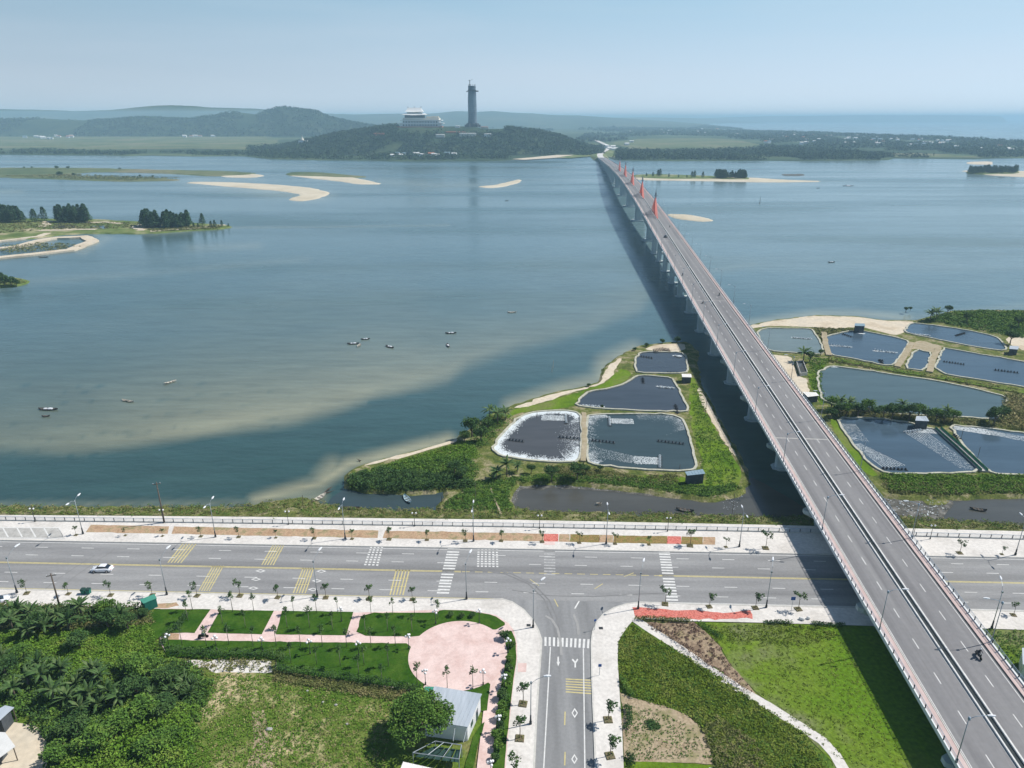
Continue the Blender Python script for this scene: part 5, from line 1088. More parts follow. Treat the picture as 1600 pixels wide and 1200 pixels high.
# ---- ground cover and low growth, one object for each kind of cover
def scat(poly_px, n, z=0.0): return sample(GA(poly_px, z), n)
field1 = [(985, 976), (1060, 1018), (1110, 1050), (1200, 1110), (1260, 1150), (1300, 1210), (1330, 1260), (1135, 1260), (1115, 1205), (1112, 1170), (1095, 1135), (1070, 1115), (1030, 1100), (995, 1090), (972, 1074), (967, 1050), (967, 1005), (974, 990)]
bushes('ground_cover', scat(field1, 5200), .42, .30, .02, Mt['leafshrub'], 9, .32, 'dense green shrub cover filling the field between the footpath and side road')
bushes('ground_cover', scat(field1, 800), .5, .40, .04, Mt['leaf'], 8, .3, 'darker green tufts through the shrub field')
bushes('ground_cover', scat([(1098, 1140), (1120, 1120), (1180, 1160), (1210, 1230), (1130, 1230), (1112, 1180)], 500), .5, .5, .02, Mt['leafolive'], 12, .32, 'grey green scrub beside the lower corner of the beige field')
bushes('ground_cover', scat([(975, 1100), (1030, 1110), (1085, 1140), (1110, 1185), (980, 1188)], 600), .16, .15, .03, Mt['leaf'], 5, .2, 'tiny green plants dotted over the beige soil')
bushes('ground_cover', scat([(1008, 1128), (1024, 1126), (1030, 1138), (1012, 1140)], 60), .4, .35, .03, Mt['leafdark'], 10, .3, 'one darker green tuft patch on the beige soil')
bushes('ground_cover', scat([(1005, 976), (1084, 974), (1125, 1010), (1142, 1040), (1180, 1080), (1085, 1020)], 190), .32, .22, .03, Mt['drybrush'], 10, .3, 'dry brown brush over the bare soil patch')
bushes('ground_cover', scat([(1100, 978), (1300, 978), (1310, 995), (1240, 1012), (1180, 1000), (1120, 1005)], 420), .45, .3, .03, Mt['leafshrub'], 9, .3, 'rough olive grass along the top of the bright field')
bushes('ground_cover', scat([(1130, 1000), (1320, 990), (1420, 1200), (1330, 1200), (1200, 1100), (1150, 1040)], 900), .3, .12, .03, Mt['leafshrub'], 6, .24, 'low bright tufts in the open green field')
bushes('ground_cover', scat([(1540, 984), (1600, 986), (1660, 1040), (1620, 1080), (1590, 1060)], 300), .4, .3, .03, Mt['leaf'], 9, .3, 'green tufts on the small plot right of the bridge')
bushes('ground_cover', scat([(270, 1050), (500, 1060), (640, 1085), (620, 1130), (590, 1230), (270, 1230)], 3600), .42, .24, .03, Mt['leafbright'], 8, .28, 'scattered green tufts in the dry meadow')
bushes('ground_cover', scat([(270, 1050), (500, 1060), (640, 1085), (620, 1130), (590, 1230), (270, 1230)], 1300), .32, .18, .03, Mt['drygrass'], 6, .25, 'straw coloured dry grass in the meadow')
bushes('ground_cover', scat([(0, 950), (228, 954), (236, 985), (250, 1020), (262, 1040), (200, 1062), (0, 1050)], 5200), .55, .45, .03, Mt['leafbright'], 9, .36, 'bright green weeds behind the left pavement')
bushes('ground_cover', scat([(-60, 948), (225, 952), (240, 975), (120, 985), (-60, 985)], 2600), .7, .9, .03, Mt['leafolive'], 12, .38, 'olive scrub along the left pavement edge')
bushes('ground_cover', scat([(-60, 948), (225, 952), (240, 965), (110, 980), (-60, 985)], 380), 1.3, 1.8, .03, Mt['leafdark'], 30, .42, 'dark bushy thicket along the left pavement edge')
jung = [(-80, 1030), (60, 1022), (120, 1050), (200, 1040), (290, 1035), (330, 1070), (310, 1120), (290, 1230), (80, 1230), (75, 1150), (40, 1120), (-80, 1110)]
bushes('undergrowth', scat(jung, 1400), 1.2, 1.2, .0, Mt['leaf'], 46, .42, 'dense jungle undergrowth in the bottom left corner')
bushes('undergrowth', scat(jung, 500), 1.0, 1.5, .1, Mt['leafdark'], 40, .42, 'darker thicket among the jungle undergrowth')
bushes('undergrowth', scat([(190, 1120), (300, 1110), (290, 1230), (90, 1230), (110, 1180)], 420), 1.5, 2.6, .2, Mt['leafbright'], 70, .42, 'bright bushy mass at the bottom left of the meadow')
bushes('ground_cover', scat([(430, 1050), (640, 1082), (655, 1100), (560, 1085), (430, 1064)], 1300), .5, .45, .03, Mt['leafolive'], 10, .32, 'weeds below the slanting hedge')
bushes('ground_cover', scat([(290, 1030), (424, 1031), (428, 1050), (285, 1048)], 90), .7, .5, .03, Mt['leafolive'], 14, .34, 'weeds creeping over the bare earth strip')
# bank vegetation
bi = rng.integers(0, len(bT), 5200); tt = rng.uniform(0.02, .95, 5200); bxy = np.stack([bT[bi, 0] + rng.uniform(-1.5, 1.5, 5200), bT[bi, 1] * (1 - tt) + bB[bi] * tt], 1); bzz = -tt * 2.4
vis_ = (np.abs(bT[bi, 0]) < 200)
bushes('bank_vegetation', bxy[vis_], .55, .5, bzz[vis_], Mt['leafolive'], 10, .36, 'olive and green weeds covering the river bank slope')
sel = vis_ & (rng.random(5200) < .35); bushes('bank_vegetation', bxy[sel] + rng.normal(0, .5, (sel.sum(), 2)), .6, .55, bzz[sel], Mt['leaf'], 10, .36, 'greener weeds on the river bank slope')
def lcov(poly, n, r, h, m, lab, per=12, size=.42, name='ground_cover'): return bushes(name, scat(poly, n, LZ), r, h, LZ + .02, Mt[m], per, size, lab)
mang = [(546, 757), (549, 742), (575, 735), (640, 722), (690, 715), (730, 716), (745, 735), (738, 755), (697, 759), (660, 764), (615, 764), (575, 762)]
lcov([(546, 759), (549, 745), (600, 738), (660, 742), (720, 748), (740, 760), (697, 762), (615, 766), (575, 764)], 420, 1.6, 2.0, 'leafdark', 'dark mangrove thicket bordering the boat inlet', 60, .5, 'mangroves')
lcov(mang, 700, 1.3, 1.1, 'leaf', 'green shrub mass on the tip of the pond land', 30, .48, 'undergrowth')
lcov([(600, 728), (690, 702), (735, 690), (750, 715), (700, 725), (620, 738)], 700, 1.0, .7, 'leafbright', 'bright green low growth behind the pale beach', 20, .45)
lcov([(742, 752), (790, 748), (850, 742), (940, 744), (1000, 748), (1060, 755), (1115, 762), (1150, 755), (1158, 762), (1115, 776), (1060, 771), (1000, 761), (900, 752), (805, 752), (795, 775), (800, 795), (740, 805), (700, 800), (692, 790), (720, 770)], 2000, .8, .6, 'leaf', 'green weeds on the canal side of the pond land', 16, .4)
lcov([(850, 728), (940, 735), (1000, 745), (1060, 742), (1060, 760), (950, 752), (860, 744)], 500, .9, .7, 'leafolive', 'olive weeds between the ponds and the canal', 16, .4)
lcov([(1082, 600), (1092, 600), (1105, 650), (1140, 705), (1155, 745), (1110, 770), (1098, 735), (1085, 680)], 700, .6, .35, 'leafbright', 'bright grass between the ponds and the bridge', 10, .4)
lcov([(760, 700), (775, 680), (800, 655), (780, 640), (740, 665), (735, 700)], 160, 1.2, 1.1, 'leaf', 'shrubs left of the foaming pond', 26, .45)
lcov([(1376, 742), (1600, 744), (1640, 748), (1640, 768), (1480, 772), (1392, 768)], 1300, .9, .8, 'leafbright', 'bright bushy verge below the right hand ponds', 20, .45)
lcov([(1376, 752), (1600, 756), (1600, 770), (1480, 774), (1392, 772)], 500, .9, .7, 'leafolive', 'brownish scrub edging the right canal', 16, .42)
lcov([(1300, 636), (1360, 642), (1500, 654), (1560, 660), (1600, 672), (1480, 662), (1430, 656), (1310, 650)], 460, 1.1, .9, 'leafolive', 'weeds on the dike under the tree row', 20, .45)
lcov([(1574, 615), (1600, 618), (1700, 630), (1700, 680), (1600, 672), (1560, 660), (1570, 640)], 620, 1.3, 1.0, 'drygrass', 'tall yellow green reeds right of the long pond', 18, .6)
lcov([(1574, 615), (1700, 630), (1700, 680), (1560, 662)], 520, 1.3, 1.1, 'leafolive', 'olive scrub right of the long pond', 20, .55)
lcov([(1480, 489), (1525, 486), (1620, 487), (1660, 520), (1590, 528), (1560, 522), (1510, 512), (1470, 504), (1440, 502)], 1300, 1.5, 1.1, 'leaf', 'green scrub beyond the far right pond', 22, .7)
lcov([(1490, 489), (1600, 489), (1640, 510), (1560, 515)], 500, 1.4, 1.0, 'leafbright', 'bright grass patches in the scrub beyond the far right pond', 14, .7)
lcov([(1270, 512), (1340, 514), (1325, 518), (1290, 526), (1282, 535), (1275, 520)], 260, .8, .45, 'leafolive', 'dry weeds between the first two right hand ponds', 12, .5)
lcov([(1296, 557), (1334, 564), (1397, 575), (1454, 585), (1510, 594), (1591, 609), (1591, 615), (1510, 601), (1454, 590), (1397, 582), (1334, 572), (1296, 566)], 800, .7, .5, 'leafolive', 'dry weeds on the long dike slope', 12, .5)
lcov([(1263, 560), (1300, 560), (1285, 575), (1282, 600), (1290, 630), (1278, 625), (1264, 590)], 420, .7, .4, 'leafbright', 'bright grass beside the sand yard', 12, .45)
# individual bushes and palms on the pond land
def lt(kind, name, x, y, sc, lab, cat='tree', group=None, z=LZ): return put(kind, name, at(x, y, z), sc, lab, cat, group)
for x, y, sc, d in [(737, 683, 1.15, 'large dark tree nearest the river above the green tip'), (752, 690, .9, 'dark tree just right of the largest one by the river'), (726, 692, .7, 'low dark tree at the water edge left of the palms'), (762, 676, .8, 'dark tree under the fan palms'),
                    (830, 740, .5, 'small dark tree at the left end of the row below the ponds'), (862, 752, .8, 'dark tree over the canal below the grey pond'), (902, 750, .9, 'darkest tree over the canal, right of the middle'), (915, 741, .5, 'small tree at the divider between the two big ponds'), (938, 737, .35, 'small bush on the bank of the teal pond'),
                    (710, 742, .8, 'rounded dark tree by the inlet head'), (722, 752, .75, 'dark tree at the top right of the boat inlet')]:
    lt('broaddark', 'tree', x, y, sc, d)
for x, y, sc, d in [(778, 662, 1.25, 'tallest fan palm by the river'), (790, 656, 1.1, 'fan palm behind the foaming pond corner'), (765, 655, 1.1, 'fan palm leaning over the river bank'), (792, 745, 1.1, 'fan palm at the left end of the canal'), (775, 750, 1.0, 'second fan palm at the canal end'), (808, 738, .8, 'small palm below the foaming pond')]:
    thing('palm_tree', PALM[random.randrange(3)], at(x, y, LZ), random.uniform(0, 6), sc, d, 'palm')
for x, y, sc, d in [(1035, 536, .6, 'round dark bush on the sandy top of the pond land'), (1058, 535, .75, 'larger round bush beside the bridge shadow on the pond land'), (1010, 542, .5, 'small bush at the upper left of the top pond'), (992, 548, .45, 'small bush on the river side of the top pond'), (920, 604, .4, 'small brown bush alone on the beach'), (941, 637, .3, 'small bush on the dike between two ponds')]:
    lt('bush', 'bush', x, y, sc * 1.5, d, 'bush')
tr = [(1298, 640), (1308, 648), (1322, 650), (1340, 650), (1352, 646), (1366, 652), (1380, 651), (1393, 655), (1408, 650), (1420, 655), (1434, 652), (1447, 658), (1462, 657), (1474, 660), (1488, 658)]
for i, (x, y) in enumerate(tr):
    lt('broaddark' if i % 2 else 'broad', 'tree', x, y + 2, random.uniform(.75, 1.1), f"{ORD[i]} tree from the left in the dark row between the long pond and lower pond", 'tree', 'tree row between the right hand ponds')
for x, y, sc, d in [(1312, 640, 1.2, 'feathery palm at the left end of the right hand tree row'), (1323, 645, 1.3, 'taller feathery palm in the right hand tree row'), (1357, 643, 1.0, 'palm rising from the middle of the tree row'), (1408, 643, 1.0, 'palm rising right of the middle of the tree row'), (1478, 652, 1.0, 'palm at the right end of the tree row'), (1452, 502, 1.5, 'left of the two dark palms on the far beach'), (1462, 501, 1.6, 'right of the two dark palms on the far beach'), (1255, 566, 1.5, 'dark palm beside the concrete tank')]:
    thing('palm_tree', PALM[random.randrange(3)], at(x, y, LZ), random.uniform(0, 6), sc, d, 'palm')
for x, y, sc, d in [(1265, 566, .8, 'bushy tree right of the palm by the concrete tank'), (1282, 556, .5, 'small tree at the corner of the grey pond'), (1553, 664, 1.1, 'round dark tree leaning over the foaming right pond'), (1545, 660, .6, 'small tree beside the round one at the right pond'), (1510, 505, .9, 'dark tree in the scrub beyond the far right pond'), (1578, 538, 1.1, 'dark tree at the right end of the far right pond'), (1590, 512, 1.0, 'dark tree in the upper right scrub'), (1480, 491, .8, 'tree at the left edge of the upper right scrub'), (1298, 655, .7, 'low tree beside the bridge at the left pond corner'), (1262, 640, .5, 'bush behind the white roofed shed'), (1567, 655, .8, 'tree at the lower right corner of the long pond'), (1415, 488, .5, 'waterlogged bush off the far beach'), (1422, 486, .4, 'smaller waterlogged bush off the far beach')]:
    lt('broaddark', 'tree', x, y, sc, d)
# bottom left jungle: trees, bananas, pandanus
jt = [(168, 960, 1.0, 'leaf', 'bright round tree by the pavement left of the green kiosk'), (112, 967, .9, 'dark', 'dark tree under the leaning utility pole'), (170, 982, 1.2, 'dark', 'big dark tree left of the park lawn'), (200, 985, 1.0, 'dark', 'dark tree nearest the left park lawn'), (125, 1012, 1.0, 'dark', 'small dark tree alone in the bright weeds'), (60, 985, 1.1, 'dark', 'wide dark tree in the banana clump'), (228, 1062, 1.35, 'leaf', 'olive crowned tree at the jungle top right'), (205, 1050, 1.1, 'leaf', 'tree left of the olive crowned one'), (262, 1068, 1.0, 'dark', 'dark tree above the pandanus clump'), (215, 1090, 1.2, 'dark', 'dark tree in the middle of the jungle'), (228, 1128, 1.4, 'leaf', 'bright leafy tree low in the jungle'), (190, 1150, 1.3, 'leaf', 'leafy tree right of the sand yard'), (260, 1120, 1.2, 'dark', 'dark tree at the right edge of the jungle'), (120, 1150, 1.2, 'dark', 'dark tree casting shade on the sand yard'), (150, 1180, 1.4, 'leaf', 'round bright tree at the bottom of the jungle'), (240, 1185, 1.3, 'leaf', 'bright tree at the bottom right of the jungle'), (10, 1060, 1.2, 'dark', 'dark tree at the left edge of the jungle'), (35, 1035, 1.0, 'leaf', 'green tree near the left edge above the roof'), (95, 1195, 1.1, 'leaf', 'tree at the bottom edge beside the sand yard'), (270, 1165, 1.0, 'leaf', 'tree at the foot of the dry meadow edge'), (225, 965, .6, 'dark', 'low tree behind the green kiosk'), (15, 975, 1.0, 'dark', 'dark tree in the far left corner by the pavement')]
for x, y, sc, c, d in jt: put('broaddark' if c == 'dark' else 'broad', 'tree', at(x, y), sc * .72, d, 'tree', None, sz=.8)
bl = [(30, 962), (52, 968), (75, 975), (92, 972), (108, 985), (20, 985), (45, 995), (190, 975), (130, 965), (70, 990), (100, 1060), (70, 1070), (120, 1080), (45, 1075), (85, 1100), (110, 1100), (150, 1060), (160, 1070), (140, 1095), (175, 1095), (190, 1105), (155, 1110), (60, 1050), (25, 1090), (5, 1040), (130, 1120)]
for i, (x, y) in enumerate(bl):
    up_ = y < 1000
    thing('banana_plant', BAN[i % 3], at(x, y), random.uniform(0, 6), random.uniform(.95, 1.25), f"{ORD[i if up_ else i - 10]} banana plant of the {'upper clump by the pavement' if up_ else 'lower jungle clump'}, broad drooping leaves", 'banana plant', 'banana plants by the pavement' if up_ else 'banana plants in the lower jungle')
for i, (x, y) in enumerate([(275, 1065), (290, 1072), (283, 1085), (300, 1080), (268, 1085), (240, 1088), (295, 1092)]):
    thing('pandanus', PAND[i % 3], at(x, y), random.uniform(0, 6), random.uniform(1.0, 1.4), f"{ORD[i]} spiky pandanus of the clump at the right edge of the jungle", 'shrub', 'pandanus clump')
# the big tree by the house
rgb = np.random.default_rng(77); bt_ = MB(); bt_.tube([(0, 0, -.2), (.2, 0, 2), (0, .2, 4)], [.4, .3, .2], 9)
for k in range(9):
    a = .7 * k; bt_.tube([(0, .1, 3 + .15 * k), (2 * math.cos(a), 2 * math.sin(a), 5.2), (3.6 * math.cos(a), 3.6 * math.sin(a), 6.2)], [.17, .1, .03], 6)
tb = empty('tree', at(660, 1150), 0, 1, 'big round full crowned tree covering the corner of the grey roofed house', 'tree')
bt_.build('trunk', Mt['bark'], tb, True); addm('crown', qmesh('crown', leafquads(crown_pts(15000, (0, 0, 4.3), (5.6, 5.4, 3.3), 40, rgb, .40), .42, .7, rgb), Mt['leaf']), tb)
# casuarinas on the islands
def cas(poly, n, sc, lab, grp, name='casuarina', z=WL + .9):
    for x, y in sample(GA(poly, z), n): put('casu', name, (x, y, z - .2), sc * random.uniform(.75, 1.15), lab, 'tree', grp, sz=random.uniform(.8, 1.1))
cas([(-60, 344), (40, 343), (72, 344), (70, 347), (-60, 350)], 60, 1.55, 'dark casuarina in the long clump at the left edge of the left island', 'casuarinas at the left edge of the island')
cas([(90, 344.5), (135, 344.5), (138, 348), (92, 348)], 50, 1.6, 'dark casuarina in the compact square clump on the left island', 'casuarinas in the compact clump')
cas([(222, 351), (250, 353), (252, 356), (226, 356)], 20, 1.6, 'dark casuarina in the clump right of the sand spit on the left island', 'casuarinas right of the sand spit')
cas([(255, 352), (295, 352), (296, 356), (258, 357)], 38, 1.35, 'dark casuarina in the wide clump near the tip of the left island', 'casuarinas near the island tip')
for i, (x, y, s_) in enumerate([(317, 352, .75), (330, 355, .4), (336, 355, .45), (347, 354, .4), (357, 354, .22), (303, 355, .3), (310, 356, .3)]): put('casu', 'casuarina', at(x, y, WL + .8), s_ * 1.6, f"{ORD[i]} from the left of the scattered small casuarinas at the island tip" if i < 5 else f"tiny casuarina beside the wide clump at the island tip, {'left' if i == 5 else 'right'} one", 'tree', 'small casuarinas at the island tip')
bushes('ground_cover', scat([(230, 358), (300, 354), (350, 353), (340, 357), (300, 359), (240, 362)], 500, WL + .9), 1.2, .9, WL + .9, Mt['leafolive'], 14, .9, 'low scrub along the tip of the left island')
bushes('ground_cover', scat([(-100, 345), (60, 345), (220, 348), (220, 356), (60, 360), (-100, 372)], 1200, WL + .9), 1.4, .7, WL + .9, Mt['leafolive'], 12, 1.1, 'patchy scrub over the left island')
bushes('ground_cover', scat([(0, 384), (60, 380), (110, 381), (130, 386), (60, 394), (0, 396)], 160, WL + .6), 1.6, 1.0, WL + .8, Mt['leafolive'], 16, 1.0, 'weeds between the sand dikes of the left island')
for i, (x, y, s_) in enumerate([(-5, 445, 1.1), (8, 446, 1.3), (18, 446, 1.2), (-12, 446, 1.0), (4, 441, 1.2), (26, 446, .8)]): put('bush', 'bush', at(x, y, WL + .9), s_ * 1.6, f"{ORD[i]} dark bush of the clump on the small islet at the left edge", 'bush', 'bushes on the small left islet', sz=1.3)
bushes('ground_cover', scat([(-60, 449), (20, 446), (42, 441), (40, 437), (20, 434), (-60, 432)], 160, WL + .9), 1.2, .6, WL + .9, Mt['leafolive'], 14, .7, 'yellowish scrub on the small islet at the left edge')
cas([(1118, 277), (1150, 277.5), (1168, 277), (1166, 278.6), (1120, 279)], 70, 1.35, 'dark casuarina in the dense grove on the thin island right of the bridge', 'casuarina grove right of the bridge', z=WL + 1.1)
cas([(1512, 269), (1590, 268), (1586, 270.5), (1516, 271)], 95, 1.25, 'dark casuarina in the long grove on the islet at the right edge', 'casuarina grove at the right edge', z=WL + 1.2)
for i, (x, y, s_) in enumerate([(1028, 276, .9), (1031, 276, 1.0), (1020, 276, .6), (1010, 276, .5), (1045, 277, .5), (1081, 277.5, .8), (1085, 278, .9), (1098, 278, .8), (1060, 277.5, .4), (1073, 278, .4)]): put('casu', 'casuarina', at(x, y, WL + 1), s_ * 1.4, f"{ORD[i]} scattered small casuarina left of the dense grove on the thin island", 'tree', 'scattered casuarinas on the thin island')
for i, (x, y, s_) in enumerate([(89, 264, .7), (107, 264, .6), (94, 275, .9), (116, 275, .6), (219, 276, .4), (188, 265.5, .5), (239, 277, .4), (38, 263, .4), (50, 263, .4)]): put('bush', 'bush', at(x, y, WL + .8), s_ * 4, f"{ORD[i]} of the lone dark bushes on the flat grassy island", 'bush', 'lone bushes on the flat island')
bushes('ground_cover', scat([(-200, 276), (0, 275), (110, 272), (280, 278), (200, 282), (100, 279), (0, 275)], 700, WL + .8), 2.5, 1.0, WL + .8, Mt['leafolive'], 10, 1.8, 'scrub on the flat grassy island')
# ---- far woods: masses nobody could count
def Hz(H, x, Y):
    rows_ = H[:, 0, 1]; ys_ = rows_; out = np.zeros(len(x))
    j = np.clip(np.searchsorted(ys_, Y) - 1, 0, len(ys_) - 2); fy = (Y - ys_[j]) / (ys_[j + 1] - ys_[j])
    for q in range(len(x)):
        r0, r1 = H[j[q]], H[j[q] + 1]; out[q] = np.interp(x[q], r0[:, 0], r0[:, 2]) * (1 - fy[q]) + np.interp(x[q], r1[:, 0], r1[:, 2]) * fy[q]
    return out
def wood(name, XYZ, r, h, m, lab, per=12, size=4.0):
    n = len(XYZ); s = rng.uniform(.6, 1.3, n); d = rng.normal(0, 1, (n, per, 3)); d[..., 2] = np.abs(d[..., 2]); d /= np.linalg.norm(d, axis=2, keepdims=True)
    C = XYZ[:, None, :] + d * np.array([r, r, h]) * s[:, None, None]
    addm(name, qmesh(name, leafquads(C.reshape(-1, 3), size, .5, rng, .8), Mt[m]), kind='stuff', label=lab)
def on_hill(H, n, x0, x1, tmin=-1, tmax=.6):
    j = rng.uniform(0, H.shape[0] - 1.01, n * 2); i_ = rng.uniform(0, H.shape[1] - 1.01, n * 2); t = (j - (H.shape[0] - 1) / 2) / ((H.shape[0] - 1) / 2); k = (t > tmin) & (t < tmax)
    j, i_ = j[k][:n], i_[k][:n]; j0, i0 = j.astype(int), i_.astype(int); fj, fi = (j - j0)[:, None], (i_ - i0)[:, None]
    return H[j0, i0] * (1 - fj) * (1 - fi) + H[j0 + 1, i0] * fj * (1 - fi) + H[j0, i0 + 1] * (1 - fj) * fi + H[j0 + 1, i0 + 1] * fj * fi
P_ = on_hill(h_pag, 7000, 0, 0)
gp_ = np.stack(PX(P_), 1); keep = ~((gp_[:, 0] > 622) & (gp_[:, 0] < 790) & (gp_[:, 1] < 208)) & (wnoise(P_[:, 0], P_[:, 1], 4, 3, .012) > -.45); wood('woods', P_[keep], 7.5, 9, 'farleaf', 'dense woods covering the temple hill', 13, 4.2)
P_ = on_hill(h_mid, 7500, 0, 0, -1, .3); wood('woods', P_[wnoise(P_[:, 0], P_[:, 1], 6, 3, .006) > -.3], 11, 9, 'farleaf', 'woods on the low hills behind the left marsh', 9, 8)
def flat(poly, n, r, h, lab, per=11, size=4.0, thr=-.2, f=.012, m='farleaf', seed=5):
    q = scat(poly, n, FZ); q = q[wnoise(q[:, 0], q[:, 1], seed, 3, f) > thr]; wood('woods', np.column_stack([q, np.full(len(q), FZ)]), r, h, m, lab, per, size)
flat([(-200, 241), (-200, 234), (0, 234), (90, 234), (140, 236), (250, 237), (380, 238), (420, 241), (420, 246), (380, 243.2), (200, 242), (0, 240)], 1700, 6, 5.5, 'bushes and trees along the far left shore', thr=-.15)
flat([(420, 247.5), (420, 235), (520, 238), (640, 242), (790, 243), (800, 248.5), (640, 250), (500, 248.5)], 1500, 7, 8, 'trees along the shore below the temple hill', thr=-.3)
flat([(-200, 214), (-200, 200), (300, 202), (400, 205), (400, 211), (200, 212), (0, 214)], 2600, 11, 10, 'dark wood behind the left marsh', 9, 8, thr=-.7)
flat([(962, 249.5), (965, 236), (1040, 238), (1120, 236), (1230, 233), (1330, 238), (1385, 244), (1370, 249.3), (1200, 249.8), (1100, 249.8)], 4200, 8, 10, 'tree belt along the far right shore', thr=-.75)
flat([(1180, 236), (1200, 205), (1330, 210), (1480, 217), (1620, 227), (1800, 233), (1800, 243), (1600, 243), (1520, 240), (1400, 230), (1300, 234)], 6500, 9, 9.5, 'trees among the coastal village', 9, 6, thr=-.25, f=.008)
flat([(900, 222), (940, 196), (1085, 194), (1180, 204), (1330, 210), (1250, 220), (1160, 217), (1090, 213), (1000, 215), (950, 221)], 7000, 18, 10, 'wooded flats beyond the bridge', 9, 13, thr=-.3, f=.004)
flat([(750, 200), (800, 190), (1000, 186.5), (1085, 190), (1085, 196), (900, 204), (850, 205)], 3000, 40, 14, 'far hazy woods on the horizon', 8, 32, thr=-.15, f=.0012)
flat([(1370, 246), (1385, 232), (1480, 234), (1600, 240), (1700, 244), (1600, 245), (1520, 246.5)], 1500, 8, 9, 'trees along the shore before the coastal village', thr=-.05)
flat([(1320, 211), (1480, 216.5), (1640, 227.5), (1800, 233), (1800, 235), (1600, 229), (1450, 219), (1320, 213.5)], 1300, 10, 13, 'tree line along the sea front', 9, 8, thr=-.7)

# ================================================================== VEHICLES, BOATS, BUILDINGS
def car(name, loc, rz, paint, label, cat='car', sc=1, detail=True):
    r = empty(name, loc, rz, sc, label, cat); b = MB(); L = 4.6
    prof = [(-2.3, .35, .60, .62), (-2.25, .28, .74, .80), (-1.7, .22, .95, .90), (-1.0, .22, .98, .90), (0, .22, .94, .92), (.9, .22, .92, .91), (1.5, .22, .84, .90), (2.1, .25, .70, .82), (2.3, .36, .58, .62)]
    secs = []
    for x, lo, hi, hw in prof: secs.append([(x, -hw * .96, lo), (x, hw * .96, lo), (x, hw, (lo + hi) * .5), (x, hw * .9, hi), (x, 0, hi + .03), (x, -hw * .9, hi), (x, -hw, (lo + hi) * .5)])
    b.loft(secs); b.build('body', paint, r, True)
    g = MB(); cs = [(-1.75, .92, .94, .74), (-1.15, .9, 1.34, .66), (-.6, .88, 1.42, .64), (.15, .88, 1.42, .64), (.55, .88, 1.34, .66), (1.25, .86, .9, .76)]
    g.loft([[(x, -hw, lo), (x, hw, lo), (x, hw * .86, hi), (x, -hw * .86, hi)] for x, lo, hi, hw in cs]); g.build('windows', Mt['glass'], r)
    rf = MB(); rf.loft([[(x, -.58, 1.40), (x, .58, 1.40), (x, .54, z), (x, -.54, z)] for x, z in ((-1.05, 1.41), (-.6, 1.475), (.15, 1.475), (.48, 1.41))]); rf.build('roof', paint, r)
    for sx in (-1.4, 1.42):
        for sy in (-.86, .86):
            t = MB(); t.tube([(sx, sy - .11, .32), (sx, sy + .11, .32)], .32, 14); w_ = t.build('wheel', Mt['tyre'], r)
            if detail: q = MB(); q.tube([(sx, sy + (.10 if sy > 0 else -.10), .32), (sx, sy + (.125 if sy > 0 else -.125), .32)], .19, 10); q.build('rim', Mt['chrome'], w_)
    if detail:
        for sy in (-.62, .62):
            h = MB(); h.box((2.2, sy, .62), (.16, .3, .14)); h.build('headlight', Mt['lampwhite'], r); h = MB(); h.box((-2.24, sy, .7), (.12, .32, .13)); h.build('tail_light', Mt['redlamp'], r)
            h = MB(); h.box((.75, sy * 1.56, .95), (.12, .2, .12)); h.build('mirror', paint, r)
    return r
car('parked_car', at(-4, 942, P0), R(38), Mt['carwhite'], 'white car parked on the pavement at the far left edge of the view')
car('sedan', at(160.5, 891.5, .01), R(181), Mt['carwhite'], 'white sedan driving along the near lanes of the main road')
def bdir(): return math.pi / 2 - PSI
car('car', BP(500, 6.8, .03), bdir() + math.pi, Mt['cardark'], 'small dark car alone on the left carriageway of the bridge', detail=False)
# people: one continuous skinned body each
def person_mesh(J, E_, rad, zsplit, mats):
    me = bpy.data.meshes.new('person'); me.from_pydata(J, E_, []); o = bpy.data.objects.new('tmp', me); scene.collection.objects.link(o)
    m = o.modifiers.new('s', 'SKIN'); sv = me.skin_vertices[0].data
    for i, r_ in enumerate(rad): sv[i].radius = (r_, r_)
    sv[0].use_root = True; s2 = o.modifiers.new('u', 'SUBSURF'); s2.levels = 1; s2.render_levels = 1
    dg = bpy.context.evaluated_depsgraph_get(); nm = bpy.data.meshes.new_from_object(o.evaluated_get(dg)); bpy.data.objects.remove(o)
    nm.materials.clear()
    for mm in mats: nm.materials.append(mm)
    for p in nm.polygons:
        c = p.center; p.material_index = 0 if c.z > zsplit[1] else (1 if c.z > zsplit[0] else 2); p.use_smooth = True
    nm.name = 'person'; return nm
def rider_mesh(shirt, trousers):   # seated astride, hands on the bars; x forward
    J = [(-.15, 0, .86), (-.05, 0, 1.12), (.02, 0, 1.34), (.05, 0, 1.46), (.09, 0, 1.60), (.10, 0, 1.68),
         (.02, .19, 1.33), (.22, .26, 1.12), (.48, .26, 1.06), (.02, -.19, 1.33), (.22, -.26, 1.12), (.48, -.26, 1.06),
         (-.12, .12, .84), (.25, .2, .80), (.12, .2, .40), (.22, .2, .34), (-.12, -.12, .84), (.25, -.2, .80), (.12, -.2, .40), (.22, -.2, .34)]
    E_ = [(0, 1), (1, 2), (2, 3), (3, 4), (4, 5), (2, 6), (6, 7), (7, 8), (2, 9), (9, 10), (10, 11), (0, 12), (12, 13), (13, 14), (14, 15), (0, 16), (16, 17), (17, 18), (18, 19)]
    rad = [.15, .15, .16, .06, .09, .07, .07, .05, .035, .07, .05, .035, .1, .075, .05, .045, .1, .075, .05, .045]
    return person_mesh(J, E_, rad, (.88, 1.45), [Mt['skin'], shirt, trousers])
